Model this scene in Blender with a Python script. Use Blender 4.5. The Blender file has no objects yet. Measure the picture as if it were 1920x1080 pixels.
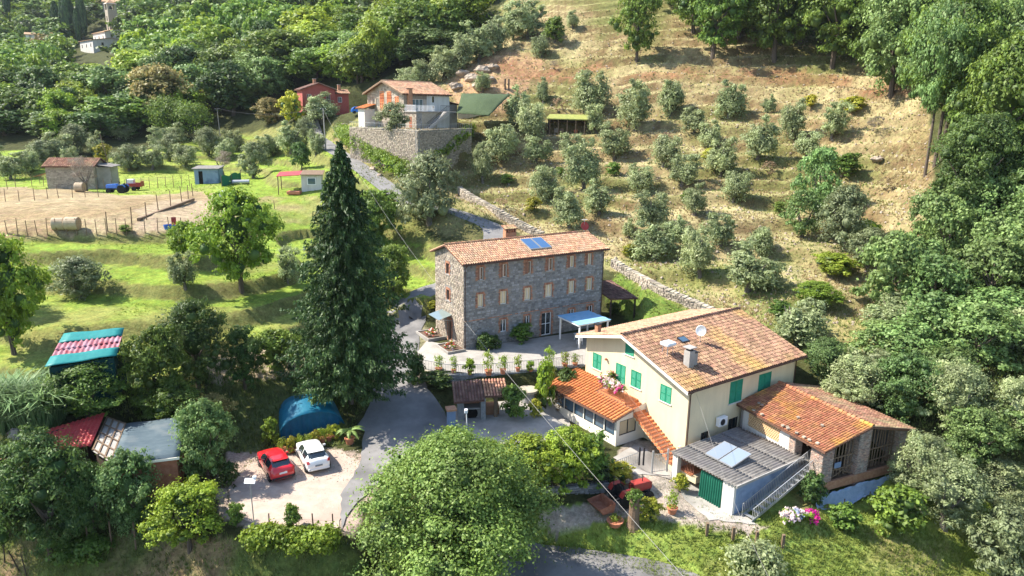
import bpy, bmesh, math, random
import numpy as np
from mathutils import Vector, Matrix, Euler

# ------------------------------------------------------------------ camera, world, sun
SC = bpy.context.scene
COL = SC.collection
CZ = 25.3                                   # camera height above the car park
PITCH, ROLL, FPX = math.radians(14.33), math.radians(0.90), 1331.0
SUN_DIR = Vector((-7.8, 1.0, 8.7)).normalized()      # towards the sun
cp_, sp_ = math.cos(PITCH), math.sin(PITCH)
cr_, sr_ = math.cos(ROLL), math.sin(ROLL)
FW = np.array([0, cp_, -sp_]); UP0 = np.array([0, sp_, cp_]); RX0 = np.array([1.0, 0, 0])
RX = cr_ * RX0 + sr_ * UP0
UP = -sr_ * RX0 + cr_ * UP0
CAMP = np.array([0, 0, CZ])

cd = bpy.data.cameras.new('camera'); cam = bpy.data.objects.new('camera', cd); COL.objects.link(cam)
cd.sensor_width = 36; cd.lens = 36 * FPX / 1920; cd.clip_start = 0.5; cd.clip_end = 3000
M = Matrix((( RX[0], UP[0], -FW[0], 0), (RX[1], UP[1], -FW[1], 0), (RX[2], UP[2], -FW[2], CZ), (0, 0, 0, 1)))
cam.matrix_world = M
SC.camera = cam
W = bpy.data.worlds.new('World'); SC.world = W; W.use_nodes = True
nt = W.node_tree; bg = nt.nodes['Background']; sky = nt.nodes.new('ShaderNodeTexSky')
sky.sky_type = 'NISHITA'; sky.sun_disc = False
sky.sun_elevation = math.asin(SUN_DIR.z)
sky.sun_rotation = math.atan2(SUN_DIR.x, SUN_DIR.y)
sky.altitude = 200; sky.air_density = 1.0; sky.dust_density = 1.0
nt.links.new(sky.outputs[0], bg.inputs[0]); bg.inputs[1].default_value = 0.145
sl = bpy.data.lights.new('sun', 'SUN'); sl.energy = 5.0; sl.angle = math.radians(0.5); sl.color = (1.0, 0.93, 0.82)
so = bpy.data.objects.new('sun', sl); COL.objects.link(so); so.location = (-60, 20, 90)
so.rotation_euler = SUN_DIR.to_track_quat('Z', 'Y').to_euler()
SC.view_settings.view_transform = 'Standard'; SC.view_settings.look = 'None'
SC.view_settings.exposure = 1.18; SC.view_settings.gamma = 1.0
try:
    SC.cycles.max_bounces = 6; SC.cycles.transparent_max_bounces = 8; SC.cycles.volume_bounces = 0
except Exception: pass

rnd = random.Random(7)
NR = np.random.RandomState(11)

def ray(u, v):
    d = FW + (u - 960) / FPX * RX - (v - 540) / FPX * UP
    return d
def PZ(u, v, Z):
    return Vector(CAMP + ray(u, v) * Z)
def P(u, v, z):
    d = ray(u, v); return Vector(CAMP + d * ((z - CZ) / d[2]))
def project(xyz):
    q = np.asarray(xyz, float) - CAMP
    Z = q @ FW; Zs = np.where(Z > 1, Z, 1)
    return 960 + FPX * (q @ RX) / Zs, 540 - FPX * (q @ UP) / Zs, Z

# ------------------------------------------------------------------ tags
def tag(o, label=None, cat=None, group=None, kind=None):
    if label: o['label'] = label
    if cat: o['category'] = cat
    if group: o['group'] = group
    if kind: o['kind'] = kind
    return o
def empty(name, loc, rz=0.0, label=None, cat=None, group=None):
    o = bpy.data.objects.new(name, None); COL.objects.link(o)
    o.empty_display_size = 0.3; o.location = loc; o.rotation_euler = (0, 0, rz)
    return tag(o, label, cat, group)
def link(name, me, parent=None, loc=None, rot=None, scale=None, label=None, cat=None, group=None, kind=None):
    o = bpy.data.objects.new(name, me); COL.objects.link(o)
    if parent is not None: o.parent = parent
    if loc is not None: o.location = loc
    if rot is not None: o.rotation_euler = rot
    if scale is not None: o.scale = scale
    return tag(o, label, cat, group, kind)

def np_mesh(name, verts, faces_flat, nper, mat=None, smooth=False, face_counts=None):
    """fast mesh from numpy arrays; nper = vertices per face (constant) unless face_counts is given"""
    me = bpy.data.meshes.new(name)
    nv = len(verts); ff = np.asarray(faces_flat, np.int32).ravel()
    if face_counts is None:
        nf = len(ff) // nper; starts = np.arange(nf, dtype=np.int32) * nper
    else:
        fc = np.asarray(face_counts, np.int32); nf = len(fc); starts = np.concatenate([[0], np.cumsum(fc)[:-1]]).astype(np.int32)
    me.vertices.add(nv); me.vertices.foreach_set('co', np.asarray(verts, np.float32).ravel())
    me.loops.add(len(ff)); me.loops.foreach_set('vertex_index', ff)
    me.polygons.add(nf); me.polygons.foreach_set('loop_start', starts)
    if smooth: me.polygons.foreach_set('use_smooth', np.ones(nf, bool))
    me.update(calc_edges=True); me.validate()
    if mat: me.materials.append(mat)
    return me

class MB:
    """collects boxes, tubes, prisms; build() links them as one mesh object"""
    def __init__(s): s.v = []; s.f = []; s.m = []; s.T = None; s.mi = 0
    def _add(s, vs, fs):
        b = len(s.v)
        if s.T is not None: vs = [s.T @ Vector(q) for q in vs]
        s.v += [tuple(q) for q in vs]; s.f += [tuple(b + i for i in f) for f in fs]; s.m += [s.mi] * len(fs)
        return s
    def box(s, x0, x1, y0, y1, z0, z1):
        vs = [(x0,y0,z0),(x1,y0,z0),(x1,y1,z0),(x0,y1,z0),(x0,y0,z1),(x1,y0,z1),(x1,y1,z1),(x0,y1,z1)]
        return s._add(vs, [(0,3,2,1),(4,5,6,7),(0,1,5,4),(1,2,6,5),(2,3,7,6),(3,0,4,7)])
    def cbox(s, c, sz, rz=0.0, rot=None):
        m = Matrix.Translation(c) @ (rot.to_4x4() if rot is not None else Matrix.Rotation(rz, 4, 'Z'))
        x, y, z = sz[0]/2, sz[1]/2, sz[2]/2
        vs = [m @ Vector(q) for q in [(-x,-y,-z),(x,-y,-z),(x,y,-z),(-x,y,-z),(-x,-y,z),(x,-y,z),(x,y,z),(-x,y,z)]]
        return s._add(vs, [(0,3,2,1),(4,5,6,7),(0,1,5,4),(1,2,6,5),(2,3,7,6),(3,0,4,7)])
    def beam(s, a, b, w, h):
        a = Vector(a); b = Vector(b); d = (b - a); L = d.length
        q = d.to_track_quat('X', 'Z').to_matrix()
        return s.cbox((a + b) / 2, (L, w, h), rot=q)
    def tube(s, pts, r, n=6, caps=True):
        pts = [Vector(p) for p in pts]; N = len(pts)
        rs = r if isinstance(r, (list, tuple)) else [r] * N
        vs = []; fs = []
        for i, p in enumerate(pts):
            d = (pts[min(i+1, N-1)] - pts[max(i-1, 0)]).normalized()
            a = d.cross(Vector((0, 0, 1)))
            if a.length < 0.05: a = d.cross(Vector((1, 0, 0)))
            a.normalize(); b = a.cross(d)
            for k in range(n):
                t = 2 * math.pi * k / n
                vs.append(p + (a * math.cos(t) + b * math.sin(t)) * rs[i])
        for i in range(N - 1):
            for k in range(n):
                k2 = (k + 1) % n
                fs.append((i*n+k, i*n+k2, (i+1)*n+k2, (i+1)*n+k))
        if caps:
            fs.append(tuple(range(n))); fs.append(tuple((N-1)*n + k for k in reversed(range(n))))
        return s._add(vs, fs)
    def lathe(s, prof, c=(0,0,0), n=12, rot=None):
        vs = []; fs = []
        m = rot if rot is not None else Matrix.Identity(3)
        for r, z in prof:
            for k in range(n):
                t = 2 * math.pi * k / n
                vs.append(Vector(c) + m @ Vector((r*math.cos(t), r*math.sin(t), z)))
        for i in range(len(prof) - 1):
            for k in range(n):
                k2 = (k + 1) % n
                fs.append((i*n+k, i*n+k2, (i+1)*n+k2, (i+1)*n+k))
        fs.append(tuple(reversed(range(n)))); fs.append(tuple((len(prof)-1)*n + k for k in range(n)))
        return s._add(vs, fs)
    def poly(s, pts): return s._add(pts, [tuple(range(len(pts)))])
    def prism(s, pts, ext):
        n = len(pts); e = Vector(ext); vs = [Vector(p) for p in pts] + [Vector(p) + e for p in pts]
        fs = [tuple(range(n))[::-1], tuple(range(n, 2*n))] + [(i, (i+1) % n, n + (i+1) % n, n + i) for i in range(n)]
        return s._add(vs, fs)
    def mesh(s, name, mats, smooth=False):
        me = bpy.data.meshes.new(name); me.from_pydata(s.v, [], s.f)
        for m in (mats if isinstance(mats, (list, tuple)) else [mats]): me.materials.append(m)
        me.polygons.foreach_set('material_index', s.m)
        if smooth: me.polygons.foreach_set('use_smooth', [True] * len(s.f))
        bm = bmesh.new(); bm.from_mesh(me); bmesh.ops.recalc_face_normals(bm, faces=bm.faces); bm.to_mesh(me); bm.free()
        me.update(); return me
    def build(s, name, mats, parent=None, smooth=False, bevel=0, **kw):
        o = link(name, s.mesh(name, mats, smooth), parent, **kw)
        if bevel:
            b = o.modifiers.new('bevel', 'BEVEL'); b.width = bevel; b.segments = 2; b.limit_method = 'ANGLE'; b.angle_limit = math.radians(35)
        return o

# ------------------------------------------------------------------ materials
def _n(nt, t, **kw):
    n = nt.nodes.new(t)
    for k, v in kw.items(): setattr(n, k, v)
    return n
def mat(name, col, col2=None, rough=0.85, scale=3.0, bump=0.3, bscale=None, spec=0.3, metal=0.0, island=0.0, alpha=None, col3=None, s3=0.4, stretch=None, wave=None, dist=0.02, vor=None):
    """base colour blended by noise with col2, blotched at a large scale with col3, plus bump; island = per-piece value spread"""
    m = bpy.data.materials.new(name); m.use_nodes = True; nt = m.node_tree; L = nt.links
    b = nt.nodes['Principled BSDF']
    b.inputs['Roughness'].default_value = rough; b.inputs['Metallic'].default_value = metal
    b.inputs['Specular IOR Level'].default_value = spec
    tc = _n(nt, 'ShaderNodeTexCoord'); vec = tc.outputs['Object']
    if stretch:
        mp = _n(nt, 'ShaderNodeMapping'); mp.inputs['Scale'].default_value = stretch; L.new(vec, mp.inputs[0]); vec = mp.outputs[0]
    c = None
    rgb = _n(nt, 'ShaderNodeRGB'); rgb.outputs[0].default_value = (*col, 1); c = rgb.outputs[0]
    def mixc(a, fac, colr):
        mx = _n(nt, 'ShaderNodeMix', data_type='RGBA'); L.new(fac, mx.inputs[0]); L.new(a, mx.inputs[6]); mx.inputs[7].default_value = (*colr, 1); return mx.outputs[2]
    def ramp(f, a, bb):
        r = _n(nt, 'ShaderNodeMapRange'); r.inputs[1].default_value = a; r.inputs[2].default_value = bb; L.new(f, r.inputs[0]); return r.outputs[0]
    if col2 is not None:
        n1 = _n(nt, 'ShaderNodeTexNoise'); n1.inputs['Scale'].default_value = scale; n1.inputs['Detail'].default_value = 6; n1.inputs['Roughness'].default_value = .65
        L.new(vec, n1.inputs['Vector']); c = mixc(c, ramp(n1.outputs[0], .38, .66), col2)
    if col3 is not None:
        n3 = _n(nt, 'ShaderNodeTexNoise'); n3.inputs['Scale'].default_value = s3; n3.inputs['Detail'].default_value = 5
        L.new(tc.outputs['Object'], n3.inputs['Vector']); c = mixc(c, ramp(n3.outputs[0], .5, .66), col3)
    if vor:
        vn = _n(nt, 'ShaderNodeTexVoronoi'); vn.inputs['Scale'].default_value = vor; L.new(vec, vn.inputs['Vector'])
        hs = _n(nt, 'ShaderNodeHueSaturation'); rr = _n(nt, 'ShaderNodeSeparateColor'); L.new(vn.outputs['Color'], rr.inputs[0])
        mr = _n(nt, 'ShaderNodeMapRange'); mr.inputs[3].default_value = .6; mr.inputs[4].default_value = 1.45; L.new(rr.outputs[0], mr.inputs[0])
        L.new(mr.outputs[0], hs.inputs['Value']); L.new(c, hs.inputs['Color']); c = hs.outputs[0]
    if island:
        g = _n(nt, 'ShaderNodeNewGeometry'); mr = _n(nt, 'ShaderNodeMapRange'); mr.inputs[3].default_value = 1 - island; mr.inputs[4].default_value = 1 + island
        L.new(g.outputs['Random Per Island'], mr.inputs[0])
        mr2 = _n(nt, 'ShaderNodeMath', operation='MULTIPLY_ADD'); L.new(g.outputs['Random Per Island'], mr2.inputs[0]); mr2.inputs[1].default_value = 37.7; mr2.inputs[2].default_value = 0
        fr = _n(nt, 'ShaderNodeMath', operation='FRACT'); L.new(mr2.outputs[0], fr.inputs[0])
        mh = _n(nt, 'ShaderNodeMapRange'); mh.inputs[3].default_value = .5 - island * .035; mh.inputs[4].default_value = .5 + island * .035; L.new(fr.outputs[0], mh.inputs[0])
        hs = _n(nt, 'ShaderNodeHueSaturation'); L.new(mh.outputs[0], hs.inputs['Hue']); L.new(mr.outputs[0], hs.inputs['Value']); L.new(c, hs.inputs['Color']); c = hs.outputs[0]
    L.new(c, b.inputs['Base Color'])
    h = None
    if bump:
        nb = _n(nt, 'ShaderNodeTexNoise'); nb.inputs['Scale'].default_value = bscale or scale * 3; nb.inputs['Detail'].default_value = 5
        L.new(vec, nb.inputs['Vector']); h = nb.outputs[0]
    if wave:
        wv = _n(nt, 'ShaderNodeTexWave', bands_direction=wave[0]); wv.inputs['Scale'].default_value = wave[1]; L.new(tc.outputs['Object'], wv.inputs['Vector'])
        if h is None: h = wv.outputs[1]
        else:
            ad = _n(nt, 'ShaderNodeMath', operation='MULTIPLY_ADD'); L.new(wv.outputs[1], ad.inputs[0]); ad.inputs[1].default_value = 2; L.new(h, ad.inputs[2]); h = ad.outputs[0]
    if h is not None:
        bn = _n(nt, 'ShaderNodeBump'); bn.inputs['Strength'].default_value = bump or .4; bn.inputs['Distance'].default_value = dist * 2; L.new(h, bn.inputs['Height']); L.new(bn.outputs[0], b.inputs['Normal'])
    return m

def leafmat(name, cols, trans=0.33, rough=0.55, objvar=0.25, blotch=None):
    """foliage: colour spread leaf by leaf (per island), and from plant to plant (object random)"""
    m = bpy.data.materials.new(name); m.use_nodes = True; nt = m.node_tree; L = nt.links
    b = nt.nodes['Principled BSDF']; out = nt.nodes['Material Output']
    b.inputs['Roughness'].default_value = rough; b.inputs['Specular IOR Level'].default_value = .35
    g = _n(nt, 'ShaderNodeNewGeometry'); cr = _n(nt, 'ShaderNodeValToRGB'); e = cr.color_ramp.elements
    n = len(cols); e[0].position = 0; e[0].color = (*cols[0], 1); e[1].position = 1; e[1].color = (*cols[-1], 1)
    for i in range(1, n - 1):
        q = e.new(i / (n - 1)); q.color = (*cols[i], 1)
    L.new(g.outputs['Random Per Island'], cr.inputs[0])
    oi = _n(nt, 'ShaderNodeObjectInfo'); hs = _n(nt, 'ShaderNodeHueSaturation')
    mv = _n(nt, 'ShaderNodeMapRange'); mv.inputs[3].default_value = 1 - objvar; mv.inputs[4].default_value = 1 + objvar; L.new(oi.outputs['Random'], mv.inputs[0])
    ml = _n(nt, 'ShaderNodeMath', operation='MULTIPLY'); L.new(oi.outputs['Random'], ml.inputs[0]); ml.inputs[1].default_value = 53.3
    fr = _n(nt, 'ShaderNodeMath', operation='FRACT'); L.new(ml.outputs[0], fr.inputs[0])
    mh = _n(nt, 'ShaderNodeMapRange'); mh.inputs[3].default_value = .489 - objvar * .06; mh.inputs[4].default_value = .489 + objvar * .05; L.new(fr.outputs[0], mh.inputs[0])
    tcn = _n(nt, 'ShaderNodeTexCoord'); nz = _n(nt, 'ShaderNodeTexNoise'); nz.inputs['Scale'].default_value = 3.0; nz.inputs['Detail'].default_value = 2; L.new(tcn.outputs['Generated'], nz.inputs['Vector'])
    mn = _n(nt, 'ShaderNodeMapRange'); mn.inputs[1].default_value = .3; mn.inputs[2].default_value = .7; mn.inputs[3].default_value = .75; mn.inputs[4].default_value = 1.45; L.new(nz.outputs[0], mn.inputs[0])
    mm = _n(nt, 'ShaderNodeMath', operation='MULTIPLY'); L.new(mv.outputs[0], mm.inputs[0]); L.new(mn.outputs[0], mm.inputs[1])
    L.new(mh.outputs[0], hs.inputs['Hue']); L.new(mm.outputs[0], hs.inputs['Value']); L.new(cr.outputs[0], hs.inputs['Color'])
    L.new(hs.outputs[0], b.inputs['Base Color'])
    t = _n(nt, 'ShaderNodeBsdfTranslucent'); br = _n(nt, 'ShaderNodeHueSaturation'); br.inputs['Value'].default_value = 1.3; br.inputs['Hue'].default_value = .485; L.new(hs.outputs[0], br.inputs['Color']); L.new(br.outputs[0], t.inputs[0])
    mx = _n(nt, 'ShaderNodeMixShader'); mx.inputs[0].default_value = trans; L.new(b.outputs[0], mx.inputs[1]); L.new(t.outputs[0], mx.inputs[2]); L.new(mx.outputs[0], out.inputs[0])
    return m
def glassmat(name, col, rough=0.08):
    m = bpy.data.materials.new(name); m.use_nodes = True; b = m.node_tree.nodes['Principled BSDF']
    b.inputs['Base Color'].default_value = (*col, 1); b.inputs['Roughness'].default_value = rough; b.inputs['Specular IOR Level'].default_value = 1.0
    b.inputs['Coat Weight'].default_value = .6; b.inputs['Coat Roughness'].default_value = .03
    return m
def carpaint(name, col):
    m = bpy.data.materials.new(name); m.use_nodes = True; b = m.node_tree.nodes['Principled BSDF']
    b.inputs['Base Color'].default_value = (*col, 1); b.inputs['Roughness'].default_value = .38; b.inputs['Coat Weight'].default_value = 1; b.inputs['Coat Roughness'].default_value = .05
    return m

MT = dict(
 tile=mat('terracotta_tile', (.30,.145,.085), (.40,.23,.15), scale=2.2, island=.38, col3=(.33,.26,.14), s3=.5, bump=.4),
 tile_pale=mat('pale_terracotta_tile', (.36,.195,.115), (.43,.27,.175), scale=2.2, island=.3, bump=.4, col3=(.33,.235,.155), s3=.7),
 tile_lichen=mat('lichened_terracotta_tile', (.31,.12,.06), (.38,.175,.09), scale=1.5, island=.24, col3=(.42,.23,.045), s3=.42, bump=.4),
 tile_dark=mat('old_dark_tile', (.13,.07,.055), (.2,.12,.09), scale=2, island=.4, bump=.4),
 tile_new=mat('new_orange_tile', (.50,.165,.055), (.57,.22,.08), scale=2.5, island=.14, bump=.3),
 under=mat('roof_channel_tile', (.11,.055,.036), (.18,.09,.06), scale=3, bump=.4),
 stone=mat('rubble_stone', (.20,.203,.205), (.29,.288,.28), scale=4, island=.38, bump=.6),  # cool cast of the shaded house front is put into the grey
 stone_warm=mat('warm_rubble_stone', (.30,.25,.195), (.38,.325,.255), scale=3, island=.36, bump=.6),
 drystone=mat('pale_dry_stone', (.31,.265,.205), (.40,.35,.29), scale=3, island=.4, bump=.6),
 mortar=mat('stone_mortar', (.20,.19,.175), (.28,.265,.24), scale=3, bump=.5),
 brick=mat('brick', (.33,.145,.09), (.42,.22,.14), scale=4, island=.3, bump=.5),
 brick_pale=mat('hollow_brick', (.62,.40,.22), (.7,.48,.28), scale=4, island=.15, bump=.3),
 brick_orange=mat('orange_brick', (.55,.16,.07), (.62,.23,.11), scale=4, island=.2, bump=.3),
 yellow=mat('cream_yellow_render', (.70,.605,.40), (.61,.525,.345), scale=1.1, bump=.15, bscale=30, dist=.004, col3=(.60,.52,.35), s3=.35, stretch=(1.3,1.3,.14)),
 white=mat('white_render', (.62,.60,.56), (.50,.47,.42), stretch=(1.3,1.3,.2), scale=1.2, bump=.2, bscale=25, dist=.004),
 whitepaint=mat('white_paint', (.8,.8,.8), rough=.45, bump=0),
 cream=mat('cream_paint', (.74,.70,.60), rough=.7, bump=.1),
 pinkred=mat('red_render', (.34,.085,.07), (.39,.11,.09), scale=.8, bump=.15, bscale=20, dist=.004),
 bluegrey=mat('weathered_shade_blue_grey_render', (.18,.25,.37), (.25,.32,.43), scale=.9, col3=(.12,.17,.27), s3=.8, bump=.3),  # blue of the garage wall's shade is put into this colour
 concrete=mat('concrete', (.31,.29,.265), (.38,.36,.33), scale=1.5, bump=.3, col3=(.24,.225,.2)),
 paving=mat('grey_paving', (.30,.28,.255), (.36,.335,.30), scale=2.0, bump=.3, col3=(.25,.235,.21), s3=.6),
 asphalt=mat('asphalt', (.18,.173,.168), (.23,.222,.214), scale=.8, bump=.4, bscale=30, dist=.01, col3=(.125,.122,.12), s3=.25),
 gravel=mat('gravel', (.37,.285,.23), (.46,.37,.305), scale=1.2, bump=.7, bscale=14, col3=(.31,.24,.195), s3=.22),
 sheet_grey=mat('fibre_cement_sheet', (.15,.138,.125), (.24,.225,.205), scale=2, bump=.4, col3=(.18,.165,.16), s3=.7),
 red_sheet=mat('red_metal_sheet', (.42,.045,.05), (.46,.07,.065), rough=.45, scale=1.5, bump=.1),
 faded_sheet=mat('faded_red_sheet', (.30,.06,.08), (.38,.24,.30), rough=.7, scale=1.2, bump=.2, island=.2),
 tarp_green=mat('green_tarpaulin', (.01,.17,.17), (.015,.21,.20), rough=.5, scale=2, bump=.5, bscale=5),
 tarp_dark=mat('dark_green_netting', (.004,.032,.032), (.007,.045,.042), rough=.9, scale=3, bump=.3),
 tarp_blue=mat('blue_tarpaulin', (.0,.105,.19), (.01,.15,.23), rough=.6, scale=1.2, bump=.3, bscale=4, dist=.03),
 tarp_white=mat('pale_blue_sheeting', (.34,.43,.54), (.24,.34,.46), rough=.6, scale=3, bump=.6, bscale=6),
 net_green=mat('green_shade_net', (.04,.065,.03), (.075,.105,.045), rough=.95, scale=5, bump=.6, bscale=12),
 roof_bluegrey=mat('blue_grey_roofing_felt', (.055,.085,.105), (.085,.12,.14), rough=.75, scale=1.2, bump=.4, col3=(.12,.145,.155), s3=.7, stretch=(1,3,1)),
 pergola=mat('sky_blue_canopy', (.17,.37,.56), (.24,.43,.60), rough=.75, scale=1.6, bump=.3),
 shutter=mat('green_shutter', (.012,.22,.12), (.02,.26,.15), rough=.55, scale=3, bump=.05),
 curtain=mat('dark_green_curtain', (.012,.13,.08), (.02,.17,.105), rough=.8, scale=2, bump=.3),
 wood=mat('weathered_wood', (.15,.10,.065), (.22,.155,.10), scale=4, bump=.4, stretch=(1,1,6)),
 wood_dark=mat('dark_wood', (.05,.035,.025), (.08,.055,.04), scale=4, bump=.4),
 wood_red=mat('reddish_window_wood', (.26,.13,.085), (.32,.18,.12), scale=4, bump=.2),
 metal=mat('galvanised_steel', (.46,.47,.48), (.38,.39,.40), rough=.45, metal=.6, scale=4, bump=.1),
 metal_dark=mat('dark_iron', (.04,.04,.045), rough=.5, metal=.4, bump=0),
 gutter=mat('brown_gutter', (.09,.05,.035), rough=.5, metal=.3, bump=0),
 rust=mat('rusty_iron', (.27,.10,.055), (.36,.16,.10), rough=.85, scale=5, bump=.4),
 black=mat('black_rubber', (.02,.02,.02), rough=.9, bump=0),
 dark=mat('interior_shade', (.02,.018,.016), rough=1, bump=0, spec=0),  # near-black colour stands in for the shade inside openings
 glass=glassmat('dark_glass', (.02,.03,.035)),
 glass_pale=glassmat('curtained_glass', (.50,.42,.28), .25),
 glass_blue=glassmat('blue_glass', (.05,.10,.15)),
 panel=glassmat('solar_panel_glass', (.22,.27,.34), .12),
 panel_blue=glassmat('blue_solar_glass', (.04,.11,.24), .15),
 plastic_white=mat('white_plastic', (.75,.76,.77), rough=.4, bump=0),
 plastic_blue=mat('blue_plastic', (.02,.12,.42), rough=.4, bump=0),
 terracotta=mat('terracotta_pot', (.46,.17,.09), (.52,.22,.13), rough=.8, scale=5, bump=.2),
 bark=mat('grey_brown_bark', (.085,.065,.05), (.14,.11,.085), scale=5, bump=.8, stretch=(1,1,.4)),
 bark_olive=mat('olive_bark', (.10,.085,.07), (.16,.14,.12), scale=6, bump=.8),
 hay=mat('straw_bale', (.36,.24,.13), (.46,.33,.19), scale=5, bump=.9, bscale=25),
 hay_pale=mat('pale_bale_net', (.38,.29,.19), (.46,.37,.26), scale=3, bump=.4),
 red_paint=mat('old_red_paint', (.36,.035,.03), (.30,.06,.05), rough=.5, scale=3, bump=.1),
 tractor_blue=carpaint('blue_tractor_paint', (.01,.16,.62)),
 car_red=carpaint('red_car_paint', (.62,.01,.018)), car_white=carpaint('white_car_paint', (.78,.78,.76)),
 lamp_red=carpaint('red_lamp_lens', (.5,.01,.01)), rim=mat('alloy_rim', (.5,.5,.52), rough=.3, metal=.8, bump=0),
 soil=mat('dark_soil', (.10,.065,.045), (.15,.10,.07), scale=4, bump=.7),
 cable=mat('pale_cable', (.26,.25,.23), rough=.6, bump=0),
 rock=mat('pale_rock', (.27,.21,.155), (.37,.32,.26), scale=.8, bump=1.0, bscale=2.5, dist=.15),
)
LF = dict(
 forest=leafmat('forest_leaf', [(.06,.125,.02),(.10,.185,.027),(.155,.255,.04)]),
 forest_dark=leafmat('dark_leaf', [(.03,.072,.018),(.058,.118,.027),(.105,.18,.042)]),
 bright=leafmat('bright_leaf', [(.12,.215,.018),(.18,.29,.025),(.25,.36,.045)]),
 olive=leafmat('olive_leaf', [(.16,.215,.085),(.245,.31,.14),(.35,.41,.22)], trans=.38, objvar=.15),
 olive_dark=leafmat('grey_olive_leaf', [(.105,.14,.06),(.17,.215,.10),(.25,.30,.16)], trans=.35, objvar=.15),
 robinia=leafmat('blue_green_leaf', [(.075,.145,.04),(.12,.21,.06),(.185,.29,.095)]),
 conifer=leafmat('fir_needle', [(.014,.04,.011),(.03,.075,.018),(.075,.14,.035)], trans=.15, objvar=.15),
 flowering=leafmat('chestnut_catkin_leaf', [(.17,.18,.045),(.29,.255,.085),(.40,.34,.13)]),
 walnut=leafmat('walnut_leaf', [(.075,.145,.024),(.125,.22,.04),(.215,.32,.08)], objvar=.05),
 yellowbush=leafmat('yellow_green_leaf', [(.20,.25,.015),(.31,.34,.028),(.42,.42,.06)]),
 reed=leafmat('reed_leaf', [(.07,.13,.045),(.12,.195,.075),(.18,.26,.12)]),
 dryleaf=leafmat('dry_leaf', [(.19,.145,.07),(.26,.20,.11),(.34,.27,.15)]),
 greyshrub=leafmat('grey_twig', [(.17,.145,.11),(.23,.205,.16),(.3,.27,.21)]),
)
# ------------------------------------------------------------------ terrain
# control points: ('z', u, v, z) where the ground height is known, ('Z', u, v, depth) where its distance is known
CTRL = [('z',550,890,0),('z',650,990,-.3),('z',450,960,-.2),('z',770,760,.7),('z',740,690,1.5),('z',790,575,2.8),('z',740,605,2.3),
 ('z',870,660,2.04),('z',1130,640,2.04),('z',950,790,.1),('z',880,815,0),('z',1155,838,-1.2),('z',1200,870,-1.4),('z',1240,900,-1.6),
 ('z',1050,970,-2.3),('z',1000,930,-1.2),('z',1180,980,-2.5),('z',1200,1040,-3.3),('z',1130,1070,-4.0),('z',1500,1010,-3.0),('z',1700,1050,-4.2),('z',1900,1075,-5.5),
 ('z',1900,960,-3.4),('z',1330,960,-2.1),('z',1560,950,-2.8),('z',60,1060,-3.4),('z',200,1040,-2.6),('z',500,1040,-1.7),('z',300,930,-.1),('z',650,1075,-3.0),('z',850,1078,-3.6),
 ('z',300,880,.5),('z',100,880,1.2),('z',200,780,3.0),('z',450,760,1.8),('z',120,700,5.4),('z',450,690,3.8),('z',350,650,5.5),('z',480,630,5.6),('z',20,640,6.6),
 ('z',100,560,7.8),('z',450,560,7.4),('z',200,480,9.6),('z',500,480,9.4),('z',640,560,5.6),('z',0,440,11.2),('z',200,440,11.2),('z',380,430,11.2),
 ('z',0,352,11.3),('z',225,362,11.3),('z',400,372,11.3),('z',560,362,11.9),('Z',250,320,137),('Z',60,335,134),('Z',300,292,150),('Z',560,300,138),('Z',480,270,160),
 ('Z',600,215,160),('Z',520,240,158),('Z',620,275,133),('Z',690,320,115),('Z',770,380,102),('Z',860,400,99),('Z',655,262,132),('Z',710,290,124),('Z',930,440,95),('Z',815,550,82),('Z',700,480,96),('Z',720,560,78),
 ('Z',783,318,116),('Z',680,262,134),('Z',860,365,112),('Z',1000,440,97),('Z',1150,500,88),('Z',1220,580,76),('Z',1310,582,76),('Z',1180,560,79),
 ('Z',1300,500,86),('Z',1500,560,75),('Z',1250,400,99),('Z',1000,350,113),('Z',900,330,119),('Z',1000,240,133),('Z',1100,250,131),('Z',1400,300,114),('Z',1600,400,95),
 ('Z',1600,300,108),('Z',1550,155,131),('Z',1200,150,141),('Z',1000,150,149),('Z',1195,110,148),('Z',950,100,158),('Z',850,170,146),('Z',1280,0,172),('Z',1500,80,146),
 ('Z',1000,0,188),('Z',1700,330,101),('Z',1750,450,82),('Z',1900,600,66),('Z',1850,300,86),('Z',1850,100,112),('Z',1900,800,55),('Z',1620,640,68),('Z',1800,750,58),
 ('Z',50,250,168),('Z',100,230,178),('Z',200,150,240),('Z',170,95,350),('Z',300,60,330),('Z',100,0,450),('Z',500,50,262),('Z',700,20,240),('Z',500,150,200),('Z',650,150,184),
 ('Z',800,100,186),('Z',850,20,212),('Z',300,-100,560),('Z',1000,-100,262),('Z',1500,-100,205),('Z',1950,-50,150),('Z',-300,300,150),('Z',-400,60,330),('Z',-300,600,70),('Z',2250,300,80),('Z',2250,800,50),('Z',700,-100,420)]
cpts = np.array([ (P(u, v, q) if k == 'z' else PZ(u, v, q)) for k, u, v, q in CTRL])
def warp(x, y):
    return np.stack([x / (y + 20.0) * 2.2, np.log(y) * 1.6], -1)
_c = warp(cpts[:,0], cpts[:,1])
def tps(d): return np.where(d > 1e-9, d * d * np.log(d + 1e-9), 0)
_K = tps(np.linalg.norm(_c[:,None] - _c[None], axis=-1)) + np.eye(len(_c)) * .0015
_A = np.zeros((len(_c)+3,)*2); _A[:len(_c),:len(_c)] = _K; _A[:len(_c),-3] = 1; _A[:len(_c),-2:] = _c; _A[-3,:len(_c)] = 1; _A[-2:,:len(_c)] = _c.T
_w = np.linalg.solve(_A, np.concatenate([cpts[:,2], [0,0,0]]))
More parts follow.
